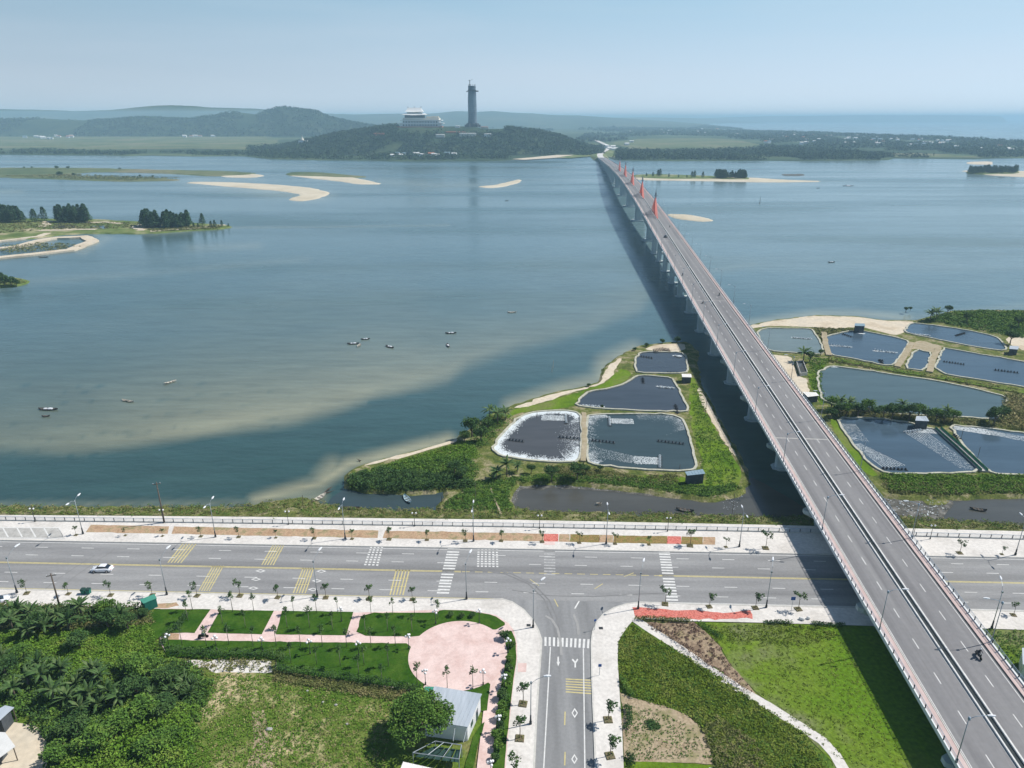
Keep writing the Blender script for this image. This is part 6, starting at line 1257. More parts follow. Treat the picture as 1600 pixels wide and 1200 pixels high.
def stand_mesh(shirt, trousers):
    J = [(0, 0, .95), (0, 0, 1.2), (0, 0, 1.4), (0, 0, 1.5), (.02, 0, 1.62), (.02, 0, 1.7), (0, .19, 1.4), (.03, .24, 1.12), (.12, .24, .88), (0, -.19, 1.4), (.03, -.24, 1.12), (.12, -.24, .88),
         (0, .1, .9), (.04, .12, .5), (0, .12, .08), (.12, .13, .04), (0, -.1, .9), (-.06, -.12, .5), (-.16, -.12, .08), (-.04, -.13, .04)]
    E_ = [(0, 1), (1, 2), (2, 3), (3, 4), (4, 5), (2, 6), (6, 7), (7, 8), (2, 9), (9, 10), (10, 11), (0, 12), (12, 13), (13, 14), (14, 15), (0, 16), (16, 17), (17, 18), (18, 19)]
    rad = [.14, .14, .15, .06, .095, .08, .065, .045, .035, .065, .045, .035, .09, .065, .045, .05, .09, .065, .045, .05]
    return person_mesh(J, E_, rad, (.95, 1.47), [Mt['skin'], shirt, trousers])
def motorbike(loc, rz, lab, plab, shirt, sc=1.0, helmet='cargo'):
    r = empty('motorbike', loc, rz, sc, lab, 'motorbike')
    b = MB(); b.loft([[(x, -w_, lo), (x, w_, lo), (x, w_ * .8, hi), (x, -w_ * .8, hi)] for x, w_, lo, hi in ((-.75, .08, .62, .72), (-.5, .14, .45, .8), (0, .13, .32, .72), (.25, .1, .3, .5), (.42, .16, .35, .85), (.55, .1, .55, .98))]); b.tube([(.5, 0, .95), (.7, 0, .35)], .04, 6); b.tube([(-.3, -.16, .35), (-.85, -.17, .42)], .05, 6); b.build('frame', Mt['cardark'], r)
    s = MB(); s.box((-.28, 0, .8), (.75, .24, .09)); s.build('seat', Mt['clothdark'], r)
    h = MB(); h.tube([(.42, -.33, 1.02), (.48, 0, 1.0), (.42, .33, 1.02)], .022, 6); h.build('handlebar', Mt['steel'], r)
    for x in (-.62, .68): t = MB(); t.tube([(x, -.045, .28), (x, .045, .28)], .28, 14); t.build('wheel', Mt['tyre'], r)
    if plab:
        p = addm('person', rider_mesh(shirt, Mt['clothdark']), None, loc, rz, plab, 'person'); p.scale = (sc,) * 3
        k = MB(); k.ball((.1, 0, 1.68), (.15, .13, .13), 10, 6); k.build('helmet', Mt[helmet], p)
motorbike(BP(101.5, 14.9, .03), bdir() + math.pi, 'black motorbike riding towards the viewer on the right carriageway of the bridge', 'rider in dark clothes and pale helmet on the nearest bridge motorbike', Mt['clothdark'], 1.15)
motorbike(BP(348, 15.6, .03), bdir(), 'motorbike on the right carriageway of the bridge above the grey pond', 'rider on the motorbike on the right carriageway above the grey pond', Mt['clothdark'])
motorbike(BP(333, 5.0, .03), bdir() + math.pi, 'motorbike in the middle of the left carriageway of the bridge', 'rider on the motorbike in the left carriageway middle', Mt['clothblue'])
motorbike(BP(389, 3.2, .03), bdir() + math.pi, 'farthest motorbike on the left carriageway, beside the railing', 'rider on the farthest motorbike beside the left railing', Mt['clothblue'])
motorbike(BP(540, 10.6 + 4, .03), bdir(), 'tiny motorbike on the bridge just before the first pylon', 'rider on the tiny motorbike just before the first pylon', Mt['clothpale'])
motorbike(at(317.5, 997, P0 + .02), R(15), 'dark motorbike stopped on the pink park path', 'person in pale shirt sitting on the motorbike in the park', Mt['clothblue'], 1.1)
# boats
def boat(x, y, L, rz, hullm, lab, cargo=None, z=WL, man=None):
    r = empty('boat', at(x, y, z), rz, 1, lab, 'boat'); b = MB(); n = 9; secs = []; W = L * .11 + .25
    for i in range(n):
        t = -1 + 2 * i / (n - 1); wv = W * max(.06, (1 - abs(t) ** 2.6)); sh = .32 + .38 * t * t; X = t * L / 2
        secs.append([(X, -wv, sh), (X, -wv * .6, -.02 + .25 * t * t), (X, wv * .6, -.02 + .25 * t * t), (X, wv, sh), (X, wv * .86, sh - .02), (X, wv * .5, .12 + .25 * t * t), (X, -wv * .5, .12 + .25 * t * t), (X, -wv * .86, sh - .02)])
    b.loft(secs); b.build('hull', hullm, r)
    s = MB()
    for t in (-.5, 0, .45): s.box((t * L / 2, 0, .3), (.22, W * 1.7 * (1 - abs(t) ** 2.6), .05))
    s.build('thwarts', Mt['wood'], r)
    if cargo:
        c = MB()
        if cargo == 'heap': c.ball((.1 * L, 0, .42), (.16 * L, W * .7, .32), 8, 5); c.ball((-.15 * L, 0, .38), (.1 * L, W * .6, .25), 8, 5)
        else: c.loft([[(q, W * .9 * math.cos(a), .35 + .85 * math.sin(a)) for a in np.linspace(0, math.pi, 7)] for q in (-.16 * L, .16 * L)])
        c.build('net_heap' if cargo == 'heap' else 'canopy', Mt['cargo'], r)
    if man:
        p = addm('person', stand_mesh(Mt['clothpale'], Mt['clothdark']), None, at(x + man[0], y, z + .1), rz, man[1], 'person'); p.location.z = z + .12
    return r
boat(552, 537.5, 5.6, R(4), Mt['hull'], 'long dark sampan, leftmost of the cluster of three boats in mid river', 'heap')
boat(561, 540.5, 4.2, R(80), Mt['hullpale'], 'pale little boat end-on, lowest of the cluster of three in mid river')
boat(571, 530.5, 4.2, R(10), Mt['hull'], 'small boat, uppermost of the cluster of three in mid river', 'heap')
boat(609, 542.5, 5.4, R(-38), Mt['hull'], 'slanting dark boat with white load right of the three boat cluster', 'heap')
boat(704.5, 521, 5.4, R(3), Mt['hull'], 'dark boat lying level, upper of the two right hand mid river boats', 'heap')
boat(700, 540.5, 5.0, R(-75), Mt['hull'], 'dark boat end-on with white bow, lower of the two right hand mid river boats', 'heap')
boat(800, 488.5, 5.0, R(5), Mt['hullpale'], 'small pale boat alone near the bridge shadow in the upper river')
boat(75.5, 640, 7.2, R(-4), Mt['hull'], 'long low dark boat at the left side of the shallows', 'heap')
boat(72, 651, 2.6, R(10), Mt['hull'], 'tiny dark boat just below the long one at the left')
boat(196, 626.5, 3.2, R(-20), Mt['hullpale'], 'left boat of the touching pair over the shallows')
boat(204, 628, 3.0, R(-15), Mt['hullpale'], 'right boat of the touching pair over the shallows')
boat(266, 598, 5.0, R(52), Mt['hullpale'], 'pale boat slanting up right above the big sand shoal')
boat(636.5, 781, 5.0, R(-62), Mt['hullblue'], 'blue grey boat floating in the dark inlet below the green tip', z=WL + .03)
boat(499, 779, 5.2, R(62), Mt['hullpale'], 'pale weathered boat beached beside the driftwood at the inlet mouth', z=WL + .03)
boat(549, 795, 4.6, R(-3), Mt['hull'], 'dark sunken looking boat along the bank under the double lamp', z=WL + .03)
boat(1070, 798, 4.6, R(-18), Mt['hull'], 'dark narrow boat moored in the brown canal near the bridge', z=WL + .04)
boat(936, 788, 1.8, R(25), Mt['hullpale'], 'small pale raft drifting in the brown canal', z=WL + .03)
boat(1325, 290.5, 17, R(3), Mt['hull'], 'dark barge anchored in the far right of the river', 'canopy')
boat(1299, 410, 5.5, R(8), Mt['hull'], 'small dark boat alone in the right part of the river', 'heap')
boat(1278, 294, 5, R(0), Mt['hull'], 'tiny boat left of the dark barge')
boat(792, 313.5, 4.5, R(0), Mt['hull'], 'tiny dark boat left of the bridge in the far river')
boat(1565, 277.5, 11, R(0), Mt['hull'], 'dark boat moored below the grove at the right edge')
boat(68, 402, 7, R(5), Mt['hull'], 'dark boat beached on the sandy dike of the left island')
boat(1528, 797, 4, R(-20), Mt['hull'], 'dark rotten boat lying in the right canal')
# driftwood and stakes
def stakes(name, pts, h, lab, lean=.1):
    t = MB()
    for x, y, z in [at(*p, WL) for p in pts]: t.tube([(x, y, z - .5), (x + rng.normal(0, lean), y, z + h)], .07, 5)
    t.build(name, Mt['wood'], None, label=lab, cat='stake')
for i, (x, y, h, d) in enumerate([(864, 575, 3.4, 'tall pale marker pole left of the pond land'), (862, 581, 2.2, 'shorter marker pole just below the tall one'), (1187, 318, 9, 'distant channel marker in the right river'), (474, 795, 4.2, 'mooring stake beside the beached pale boat'), (690, 788, 2.6, 'leaning stake at the right end of the inlet')]):
    t = MB(); x0, y0, z0 = at(x, y, WL); t.tube([(0, 0, -.5), (.15, 0, h)], [.12 if h < 6 else .5, .07], 6); t.build('marker_pole', Mt['hullpale'] if i < 2 else Mt['wood'], None, loc=(x0, y0, z0), label=d, cat='pole')
t = MB()
for k in range(9): a = rng.uniform(-.5, .9); o = Vector(at(505, 771, WL)); t.tube([tuple(o), tuple(o + Vector((3.5 * math.cos(a) * rng.uniform(.4, 1), 3 * math.sin(a), rng.uniform(.3, 1.1))))], [.12, .03], 5)
t.build('driftwood', Mt['wood'], None, label='tangle of grey driftwood branches at the inlet mouth', cat='driftwood')
t = MB(); o = Vector(at(562, 720, WL)); 
for k in range(5): t.tube([tuple(o), tuple(o + Vector((rng.uniform(-1, 2.5), rng.uniform(-1, 1), rng.uniform(.4, 1))))], [.12, .03], 5)
t.build('driftwood', Mt['wood'], None, label='dead branch lying on the pale beach near the green tip', cat='driftwood')
# ---- buildings near by
def roofslab(nm, pts, z, m, parent, th=.1, ridges=0):
    V = GA(pts, 0); P4 = [np.array(G(x, y, z if not hasattr(z, '__len__') else z[i])) for i, (x, y) in enumerate(pts)]
    mb_ = MB(); n = len(P4); mb_.add([tuple(p) for p in P4] + [tuple(p - np.array([0, 0, th])) for p in P4], [tuple(range(n)), tuple(range(n, 2 * n))[::-1]] + [(i, i + n, (i + 1) % n + n, (i + 1) % n) for i in range(n)])
    if ridges and n == 4:      # sheet ribs
        for k in range(1, ridges):
            t_ = k / ridges; a = P4[0] * (1 - t_) + P4[1] * t_; b_ = P4[3] * (1 - t_) + P4[2] * t_; mb_.tube([tuple(a + [0, 0, .02]), tuple(b_ + [0, 0, .02])], .035, 4)
    return mb_.build(nm, m, parent), P4
def walls(P4, m, parent, zb, inset=.35, th=.15, nm='wall'):
    c = sum(P4) / 4
    Q = [p + (c - p) * (inset / np.linalg.norm((c - p)[:2])) for p in P4]
    for i in range(4):
        a, b_ = Q[i].copy(), Q[(i + 1) % 4].copy(); d = (b_ - a)[:2]; L = np.linalg.norm(d); n = np.array([-d[1], d[0]]) / L * th / 2; e = d / L * th * .52
        a2, b2 = a[:2] + e, b_[:2] - e; mb_ = MB()
        mb_.add([(a2[0] + n[0], a2[1] + n[1], zb), (b2[0] + n[0], b2[1] + n[1], zb), (b2[0] - n[0], b2[1] - n[1], zb), (a2[0] - n[0], a2[1] - n[1], zb), (a2[0] + n[0], a2[1] + n[1], a[2] - .11), (b2[0] + n[0], b2[1] + n[1], b_[2] - .11), (b2[0] - n[0], b2[1] - n[1], b_[2] - .11), (a2[0] - n[0], a2[1] - n[1], a[2] - .11)],
                [(3, 2, 1, 0), (4, 5, 6, 7), (0, 1, 5, 4), (1, 2, 6, 5), (2, 3, 7, 6), (3, 0, 4, 7)])
        mb_.build(nm, m, parent)
    return Q
h = empty('house', (0, 0, 0), 0, 1, 'grey sheet roofed house with white walls at the lower rim of the plaza', 'house')
_, q4 = roofslab('roof', [(679, 1072), (753, 1084), (731, 1136), (656, 1124)], [3.9, 3.6, 3.3, 3.6], Mt['roofgrey'], h, ridges=12); Q = walls(q4, Mt['wallwhite'], h, 0)
mid = (Q[1] + Q[2]) / 2; d_ = (Q[2] - Q[1]); d_ /= np.linalg.norm(d_)
for t_, w_, zz_, nm in ((.3, .9, 1.1, 'door'), (.68, 1.0, 1.7, 'window')):
    p = Q[1] * (1 - t_) + Q[2] * t_; b = MB(); b.box((p[0] + .11, p[1] - .02, zz_), (.06, w_, 2.1 if nm == 'door' else 1.0), math.atan2(d_[1], d_[0]) - math.pi / 2); b.build(nm, Mt['glasswin'], h)
h = empty('lean_to', (0, 0, 0), 0, 1, 'small lean-to with green, yellow and pale roof sheets left of the grey roof', 'shed')
for pts, m in (([(664, 1072.5), (678, 1073), (674, 1081), (660, 1080)], 'roofgreen'), ([(660, 1080.3), (674, 1081.3), (665, 1097), (652, 1095.5)], 'roofylw'), ([(652, 1096), (664.5, 1097.5), (658, 1108), (645, 1106)], 'roofpale')):
    _, q = roofslab('roof_sheet', pts, 2.5, Mt[m], h)
    for p in q:
        pass
for x, y in ((664, 1073), (652, 1096), (645, 1106), (674, 1081)): b = MB(); g_ = G(x, y, 2.4); b.tube([(g_[0], g_[1], 0), (g_[0], g_[1], 2.4)], .06, 6); b.build('post', Mt['steel'], h)
h = empty('net_shelter', (0, 0, 0), 0, 1, 'grey pipe frame with dark netting between the house and the bottom roof', 'shelter')
fr = MB(); C_ = [np.array(G(*p, 2.6)) for p in ((680, 1158), (721, 1164), (717, 1186), (645, 1176))]
for i in range(4): fr.tube([tuple(C_[i]), tuple(C_[(i + 1) % 4])], .07, 6); fr.tube([tuple(C_[i]), (C_[i][0], C_[i][1], 0)], .07, 6)
for t_ in (.33, .66): fr.tube([tuple(C_[0] * (1 - t_) + C_[1] * t_), tuple(C_[3] * (1 - t_) + C_[2] * t_)], .05, 6)
for a, b_ in (((711, 1136), (708, 1158)), ((729, 1139), (724, 1160))): fr.tube([G(*a, 2.9), G(*b_, 2.6)], .05, 6)
fr.build('frame', Mt['steel'], h)
nb = MB()
for k in range(5):
    t0, t1 = k / 5 + .015, (k + 1) / 5 - .015; f = lambda u, v: (C_[0] * (1 - u) + C_[1] * u) * (1 - v) + (C_[3] * (1 - u) + C_[2] * u) * v
    g4 = [f(t0, .05), f(t1, .05), f((t0 + t1) / 2 + .06, .5), f(t1, .95), f(t0, .95)]
    nb.add([(p[0], p[1], 1.2 if i == 2 else 1.7) for i, p in enumerate(g4)], [(0, 1, 2), (2, 3, 4), (0, 2, 4), (1, 3, 2)])
nb.build('netting', Mt['net'], h)
h = empty('shed', (0, 0, 0), 0, 1, 'pale roofed shed cut by the bottom edge below the netting frame', 'shed')
_, q = roofslab('roof', [(630, 1190), (692, 1204), (704, 1250), (606, 1250)], 2.9, Mt['roofpale'], h, ridges=8); walls(q, Mt['wallwhite'], h, 0)
for pts, lab in (([(-32, 1124), (8, 1102), (22, 1105), (-8, 1132)], 'blue grey roofed hut at the left edge above the sand yard'), ([(-40, 1143), (8, 1144), (24, 1166), (-10, 1190), (-50, 1190)], 'white roofed hut on the sand yard at the left edge')):
    h = empty('hut', (0, 0, 0), 0, 1, lab, 'hut'); _, q = roofslab('roof', pts, 3.0, Mt['roofgrey'] if 'blue' in lab else Mt['tarp'], h)
    c_ = sum(q) / len(q)
    for p in q: pp = p + (c_ - p) * .1; b = MB(); b.tube([(pp[0], pp[1], 0), (pp[0], pp[1], 2.9)], .08, 6); b.build('post', Mt['wood'], h)
    w4 = MB(); w4.box((c_[0], c_[1], 1.4), (2.2, 2.2, 2.6)); w4.build('wall', Mt['walldark'], h)
h = empty('house', (0, 0, 0), 0, 1, 'corner of a pale blue roof at the bottom edge of the shrub field', 'house')
_, q = roofslab('roof', [(1108, 1199), (1124, 1203), (1130, 1225), (1100, 1222)], 2.6, Mt['roofgrey'], h); walls(q, Mt['wallwhite'], h, 0)
h = empty('house', (0, 0, 0), 0, 1, 'white walled house with pale blue roof at the right edge beyond the bridge', 'house')
_, q = roofslab('roof', [(1597, 1012), (1625, 1014), (1628, 1042), (1598, 1038)], 3.2, Mt['roofgrey'], h); walls(q, Mt['wallwhite'], h, 0)
# green kiosk on the pavement
h = empty('kiosk', (0, 0, 0), 0, 1, 'green metal kiosk with pitched roof at the edge of the left pavement', 'kiosk')
_, q = roofslab('roof', [(218, 937), (241, 928), (245, 934.5), (224, 943)], [2.3, 2.3, 2.3, 2.3], Mt['roofgreen'], h, .12); walls(q, Mt['wallgreen'], h, P0, .15, .06)
for x in (131, 139):
    r = empty('waste_bin', at(x, 927.5, P0), 0, 1, f"{'left' if x < 135 else 'right'} dark green waste bin of the pair on the left pavement", 'bin'); b = MB(); b.loft([[(-.33, -.33, .1), (.33, -.33, .1), (.33, .33, .1), (-.33, .33, .1)], [(-.42, -.42, 1.1), (.42, -.42, 1.1), (.42, .42, 1.1), (-.42, .42, 1.1)]]); b.build('body', Mt['wallgreen'], r)
    b = MB(); b.loft([[(-.45, -.45, 1.1), (.45, -.45, 1.1), (.45, .45, 1.1), (-.45, .45, 1.1)], [(-.4, -.35, 1.25), (.4, -.35, 1.25), (.4, .4, 1.3), (-.4, .4, 1.3)]]); b.build('lid', Mt['net'], r)
    for sx in (-.3, .3): b = MB(); b.tube([(sx - .03, .3, .1), (sx + .03, .3, .1)], .1, 8); b.build('wheel', Mt['tyre'], r)
# signs
def sign(x, y, hh, w_, h_, m, lab, z=P0, rz=0):
    r = empty('road_sign', at(x, y, z), rz, 1, lab, 'sign'); p = MB(); p.tube([(0, 0, 0), (0, 0, hh)], .045, 6); p.build('pole', Mt['steel'], r); b = MB(); b.box((0, -.07, hh - h_ / 2), (w_, .04, h_)); b.build('sign_panel', m, r)
sign(1236, 955, 3.6, .9, .8, Mt['blue_sign'], 'blue road sign right of the red flower bed')
sign(936.5, 1055, 2.6, .6, .6, Mt['blue_sign'], 'small blue sign on the right pavement of the side road')
sign(929, 984, 2.6, .5, .5, Mt['blue_sign'], 'small sign at the right corner of the junction', rz=.4)
for i, (x, y) in enumerate([(1251, 968), (1254, 969), (1263, 967)]):
    b = MB(); b.ball((0, 0, .28), (.45, .35, .32), 8, 5); b.build('sack', Mt['tarp'], None, loc=at(x, y, P0), label=f"{['left', 'middle', 'right'][i]} white sack of the three lying by the bright field", cat='sack')
for (x, y), d in (((421, 1140), 'pale boulder in the dry meadow'), ((505, 1098), 'small pale stone high in the dry meadow'), ((525, 1102), 'small white stone in the dry meadow, right one'), ((542, 1132), 'flat pale stone in the middle of the dry meadow'), ((480, 1080), 'small stone near the slanting hedge')):
    b = MB(); b.ball((0, 0, .1), (.6 if 'boulder' in d else .25, .4 if 'boulder' in d else .22, .3 if 'boulder' in d else .16), 7, 5)
    b.v = [(x_ * random.uniform(.8, 1.2), y_ * random.uniform(.8, 1.2), z_ * random.uniform(.8, 1.2)) for x_, y_, z_ in b.v]; b.build('stone', Mt['concrete'], None, loc=at(x, y, .03), label=d, cat='stone')
# cover plates on pavements
for (x, y), d in (((826, 977), 'dark drain grate on the left corner pavement'), ((939, 981.5), 'dark drain grate on the right corner pavement')):
    b = MB(); b.box((0, 0, .02), (.8, .7, .04)); [b.box((k * .12 - .3, 0, .05), (.05, .6, .02)) for k in range(6)]; b.build('drain_grate', Mt['darkmetal'], None, loc=at(x, y, P0), label=d, cat='drain grate')
# sheds on the pond land
def shed(pts, z, rm, wm, lab, base=LZ, ridge=False):
    h = empty('shed', (0, 0, 0), 0, 1, lab, 'shed'); _, q = roofslab('roof', pts, z, Mt[rm], h, ridges=6); walls(q, Mt[wm], h, base, .4); return h
shed([(1070, 737), (1098, 733), (1102, 740), (1074, 743)], LZ + 3.2, 'roofblue', 'walldark', 'blue grey shed with patched roof at the lower right corner of the teal pond')
shed([(1065, 584), (1080, 584.5), (1081, 589.5), (1066, 589)], LZ + 2.6, 'roofpale', 'walldark', 'flat pale roofed hut between the two upper ponds beside the bridge')
shed([(1336, 505), (1351, 505.5), (1352, 509.5), (1335, 509)], LZ + 3.6, 'roofblue', 'walldark', 'blue roofed hut on the far beach above the second pond')
shed([(1254, 612), (1275, 613), (1280, 618), (1262, 620)], LZ + 2.6, 'roofpale', 'walldark', 'rounded white roofed shed on the sand yard beside the bridge')
shed([(1432, 650), (1447, 650), (1452, 658), (1430, 657)], LZ + 3.2, 'roofgrey', 'walldark', 'grey hut at the head of the dam between the lower right ponds')
shed([(1578, 540), (1592, 541), (1591, 546), (1577, 545)], LZ + 2.8, 'roofgrey', 'walldark', 'grey hut at the right end of the far right pond')
h = empty('concrete_tank', (0, 0, 0), 0, 1, 'open concrete tank under the palm beside the sand yard', 'tank'); tk = GA([(1244, 569), (1254, 568), (1261, 586), (1250, 588)], LZ)
for i in range(4):
    a, b_ = tk[i], tk[(i + 1) % 4]; m_ = (a + b_) / 2; L = np.linalg.norm(b_ - a); b = MB(); b.box((m_[0], m_[1], LZ + .7), (L - .2, .22, 1.4), math.atan2(b_[1] - a[1], b_[0] - a[0])); b.build('tank_wall', Mt['concrete'], h)
b = MB(); cc = tk.mean(0); b.add([(*(cc + (p - cc) * .9)[:2], LZ + .8) for p in tk][::-1], [(0, 1, 2, 3)]); b.build('tank_water', Mt['canal'], h)
h = empty('jetty', (0, 0, 0), 0, 1, 'brown log jetty on stilts at the sandy top of the pond land', 'jetty')
b = MB()
for k in range(11): a = Vector(G(1022 + k * 2.4, 548.5 - (2.5 * (1 - abs(k - 6) / 6)), LZ + .5)); b.tube([tuple(a + Vector((0, -1.4, 0))), tuple(a + Vector((0, 2.2, .15)))], .2, 6)
b.build('logs', Mt['wood'], h); b = MB(); [b.tube([G(x, 547, LZ), G(x, 547, LZ + .4)], .12, 6) for x in (1024, 1035, 1045)]; b.build('stilts', Mt['wood'], h)
# green net fence along the dam between the lower right ponds
dm = GA([(1465, 671), (1500, 702), (1538, 738)], LZ); ribbon('dam', dm, 2.2, LZ + .45, Mt['concrete'], h=.45)
h = empty('net_fence', (0, 0, 0), 0, 1, 'green net fence running along the dam between the lower right ponds', 'fence')
for dx in (-.9, .9):
    b = MB(); P_ = dm + np.array([dx, 0, 0]); V = [(p[0], p[1], LZ + .45) for p in P_] + [(p[0], p[1], LZ + 1.2) for p in P_]; b.add(V, [(i, i + 1, i + 4, i + 3) for i in range(2)]); b.add([(x - .04, y, z) for x, y, z in V], [(i + 3, i + 4, i + 1, i) for i in range(2)]); b.build('net_panel', Mt['greennet'], h)
    for t_ in np.linspace(0, 1, 12): p = dm[0] * (1 - t_) + dm[2] * t_; b = MB(); b.tube([(p[0] + dx, p[1], LZ + .3), (p[0] + dx, p[1], LZ + 1.35)], .05, 5); b.build('post', Mt['wood'], h)
# thin pond poles
def ppole(x, y, hh, lab, z=LZ): b = MB(); b.tube([(0, 0, 0), (0, 0, hh)], .07, 5); b.build('pole', Mt['wood'], None, loc=at(x, y, z), label=lab, cat='pole')
for x, y, hh, d in [(1102, 648, 6, 'thin pole on the grass between the lower pond and the bridge'), (1501, 688, 4, 'thin dark pole on the dam fence, upper'), (1527, 717, 4, 'thin dark pole on the dam fence, lower'), (1062, 733, 1.6, 'short pole at the bottom right of the teal pond'), (1144, 803, 6, 'thin pole in the canal beside the bridge shadow'), (1427, 838, 6.5, 'thin pole behind the railing right of the bridge'), (743, 785, 6, 'thin pole in the reeds left of the canal'), (839, 655, 3, 'thin pole on the foaming pond edge')]: ppole(x, y, hh, d, LZ if y < 800 else 0)
# ---- aerators and foam
wm = MB()
for k in range(8): a = k * math.pi / 4; wm.box((0, .3 * math.cos(a), .3 * math.sin(a)), (.3, .14, .14))
wm.tube([(-.1, 0, 0), (.1, 0, 0)], .18, 8); whl = wm.mesh('paddle_wheel', Mt['clothdark']); whw = wm.mesh('paddle_wheel', Mt['foam'])
def aer(x0, y0, x1, y1, white, lab):
    a, b_ = Vector(G(x0, y0, LZ + .35)), Vector(G(x1, y1, LZ + .35)); L = (b_ - a).length; r = empty('aerator', tuple((a + b_) / 2), math.atan2(b_.y - a.y, b_.x - a.x), 1, lab, 'aerator', 'paddle wheel aerators in the ponds')
    s = MB(); s.tube([(-L / 2, 0, 0), (L / 2, 0, 0)], .05, 5); s.build('shaft', Mt['steel'], r); f = MB()
    n = max(3, int(L / 1.0))
    for i in range(n):
        X = -L / 2 + L * (i + .5) / n; o = bpy.data.objects.new('paddle_wheel', whw if white else whl); link(o, r); o.location = (X, 0, 0)
        if i % 2 == 0: f.box((X + .3, 0, -.18), (.25, 1.5, .14))
    f.box((0, .74, -.2), (L, .05, .05)); f.box((0, -.74, -.2), (L, .05, .05)); f.build('floats', Mt['darkmetal'], r)
def splash(name, P_, sz, lab, z=LZ + .13):
    n = len(P_); C = np.column_stack([P_, np.full(n, z) + rng.uniform(0, .03, n)]); a = rng.uniform(0, 6.28, n); s = sz * rng.uniform(.3, 1.2, n); V = np.zeros((n, 4, 3)); 
    for k in range(4): V[:, k, 0] = C[:, 0] + s * np.cos(a + k * 1.57) * rng.uniform(.5, 1, n); V[:, k, 1] = C[:, 1] + s * np.sin(a + k * 1.57) * rng.uniform(.5, 1, n); V[:, k, 2] = C[:, 2]
    addm(name, qmesh(name, V.reshape(-1, 3), Mt['foam']), kind='stuff', label=lab)
al = [(794, 686, 819, 689, 0, 'dark aerator row at the left of the grey foaming pond'), (872, 682, 905, 685, 0, 'dark aerator row reaching the divider of the grey foaming pond'), (884, 648, 885, 661, 1, 'splashing aerator at the top of the grey foaming pond'),
      (923, 687, 961, 691, 0, 'dark aerator row at the left of the teal pond'), (1026, 688, 1070, 693, 0, 'aerator row at the right bank of the teal pond'), (952, 651, 953, 665, 1, 'splashing aerator at the top of the teal pond'), (1031, 711, 1031, 731, 1, 'splashing aerator at the bottom of the teal pond'),
      (909, 633, 943, 635, 1, 'white splashing row at the lower left of the middle pond'), (1028, 604, 1052, 606, 1, 'white splashing row at the upper right of the middle pond'), (1055, 632, 1059, 646, 0, 'dark double aerator at the lower right of the middle pond'), (1004, 590, 1005, 598, 0, 'small aerator below the dike of the middle pond'),
      (1000, 556, 1020, 559, 0, 'dark aerator row at the upper left of the top pond'), (1053, 555, 1063, 558, 1, 'splashing aerator at the upper right of the top pond'), (1041, 581, 1060, 582, 0, 'dark aerator at the lower right of the top pond'),
      (1238, 527, 1268, 529, 1, 'white splashing row in the pale grey pond beside the bridge'), (1297, 538, 1330, 542, 1, 'left white splashing row in the second right hand pond'), (1365, 546, 1400, 551, 1, 'right white splashing row in the second right hand pond'), (1316, 521, 1331, 526, 0, 'dark aerator at the top of the second right hand pond'), (1375, 562, 1379, 569, 0, 'small dark aerator at the bottom of the second right hand pond'),
      (1424, 521, 1452, 524, 1, 'white splashing row in the far right pond'), (1493, 524, 1508, 520, 0, 'dark aerator in the middle of the far right pond'), (1473, 564, 1508, 569, 0, 'left dark aerator row in the right edge pond'), (1553, 577, 1592, 582, 0, 'right dark aerator row in the right edge pond'),
      (1377, 731, 1418, 733, 0, 'aerator row at the bottom of the lower pond by the bridge'), (1413, 675, 1440, 671, 1, 'splashing row below the grey hut in the lower pond'), (1490, 678, 1502, 687, 0, 'aerator beside the dam in the lower right edge pond'), (1372, 562.5, 1380, 563, 0, 'tiny aerator frame on the bank of the second right hand pond')]
for x0, y0, x1, y1, w_, lab in al: aer(x0, y0, x1, y1, w_, lab)
def edge_foam(key, n, width, sides, sz=.16):
    W = PW[key]; px_, py_ = PX(np.column_stack([W, np.full(len(W), LZ)])); m = sides(px_, py_); idx = np.where(m)[0]; out = []
    for _ in range(n):
        i = random.choice(list(idx)); a, b_ = W[i], W[(i + 1) % len(W)]; t_ = random.random(); p = a * (1 - t_) + b_ * t_; c = W.mean(0); d = (c - p) / np.linalg.norm(c - p); out.append(p + d * (.4 + abs(random.gauss(0, width))))
    return np.array(out)
splash('foam', edge_foam('P1', 15000, 1.15, lambda x, y: (x < 905) & ~((x > 820) & (y > 715))), .2, 'thick white foam along the left and top edge of the grey pond')
splash('foam', edge_foam('P1', 5000, 1.3, lambda x, y: (y > 700)), .2, 'white foam along the bottom edge of the grey pond')
splash('foam', edge_foam('P1', 2600, 3.0, lambda x, y: (x > 890) & (y > 650)), .14, 'speckled foam drifting along the right edge of the grey pond')
splash('foam', edge_foam('P2', 2600, 1.6, lambda x, y: (x < 935)), .13, 'speckled foam along the left edge of the teal pond')
splash('foam', edge_foam('P2', 1800, 2.2, lambda x, y: (y < 668) & (x > 960)), .10, 'faint foam speckles in the upper right of the teal pond')
def jet(x0, y0, x1, y1, w0, n, sz, lab, streaks=9, end=1.0, fade=.5):
    """foam streaks thrown by an aerator: from (x0,y0) to (x1,y1)"""
    a, b_ = np.array(G(x0, y0)[:2]), np.array(G(x1, y1)[:2]); a, b_ = np.array(G(x0, y0, LZ)[:2]), np.array(G(x1, y1, LZ)[:2]); d = b_ - a; L = np.linalg.norm(d); d /= L; nn = np.array([-d[1], d[0]])
    t_ = rng.uniform(0, 1, n) ** (1 + fade); k = (rng.integers(0, streaks, n) + .5) / streaks - .5; P_ = a + np.outer(t_ * L, d) + np.outer(k * (w0 * (1 - t_) + w0 * end * t_) + rng.normal(0, .04 + .25 * t_, n), nn)
    splash('foam', P_, sz, lab)
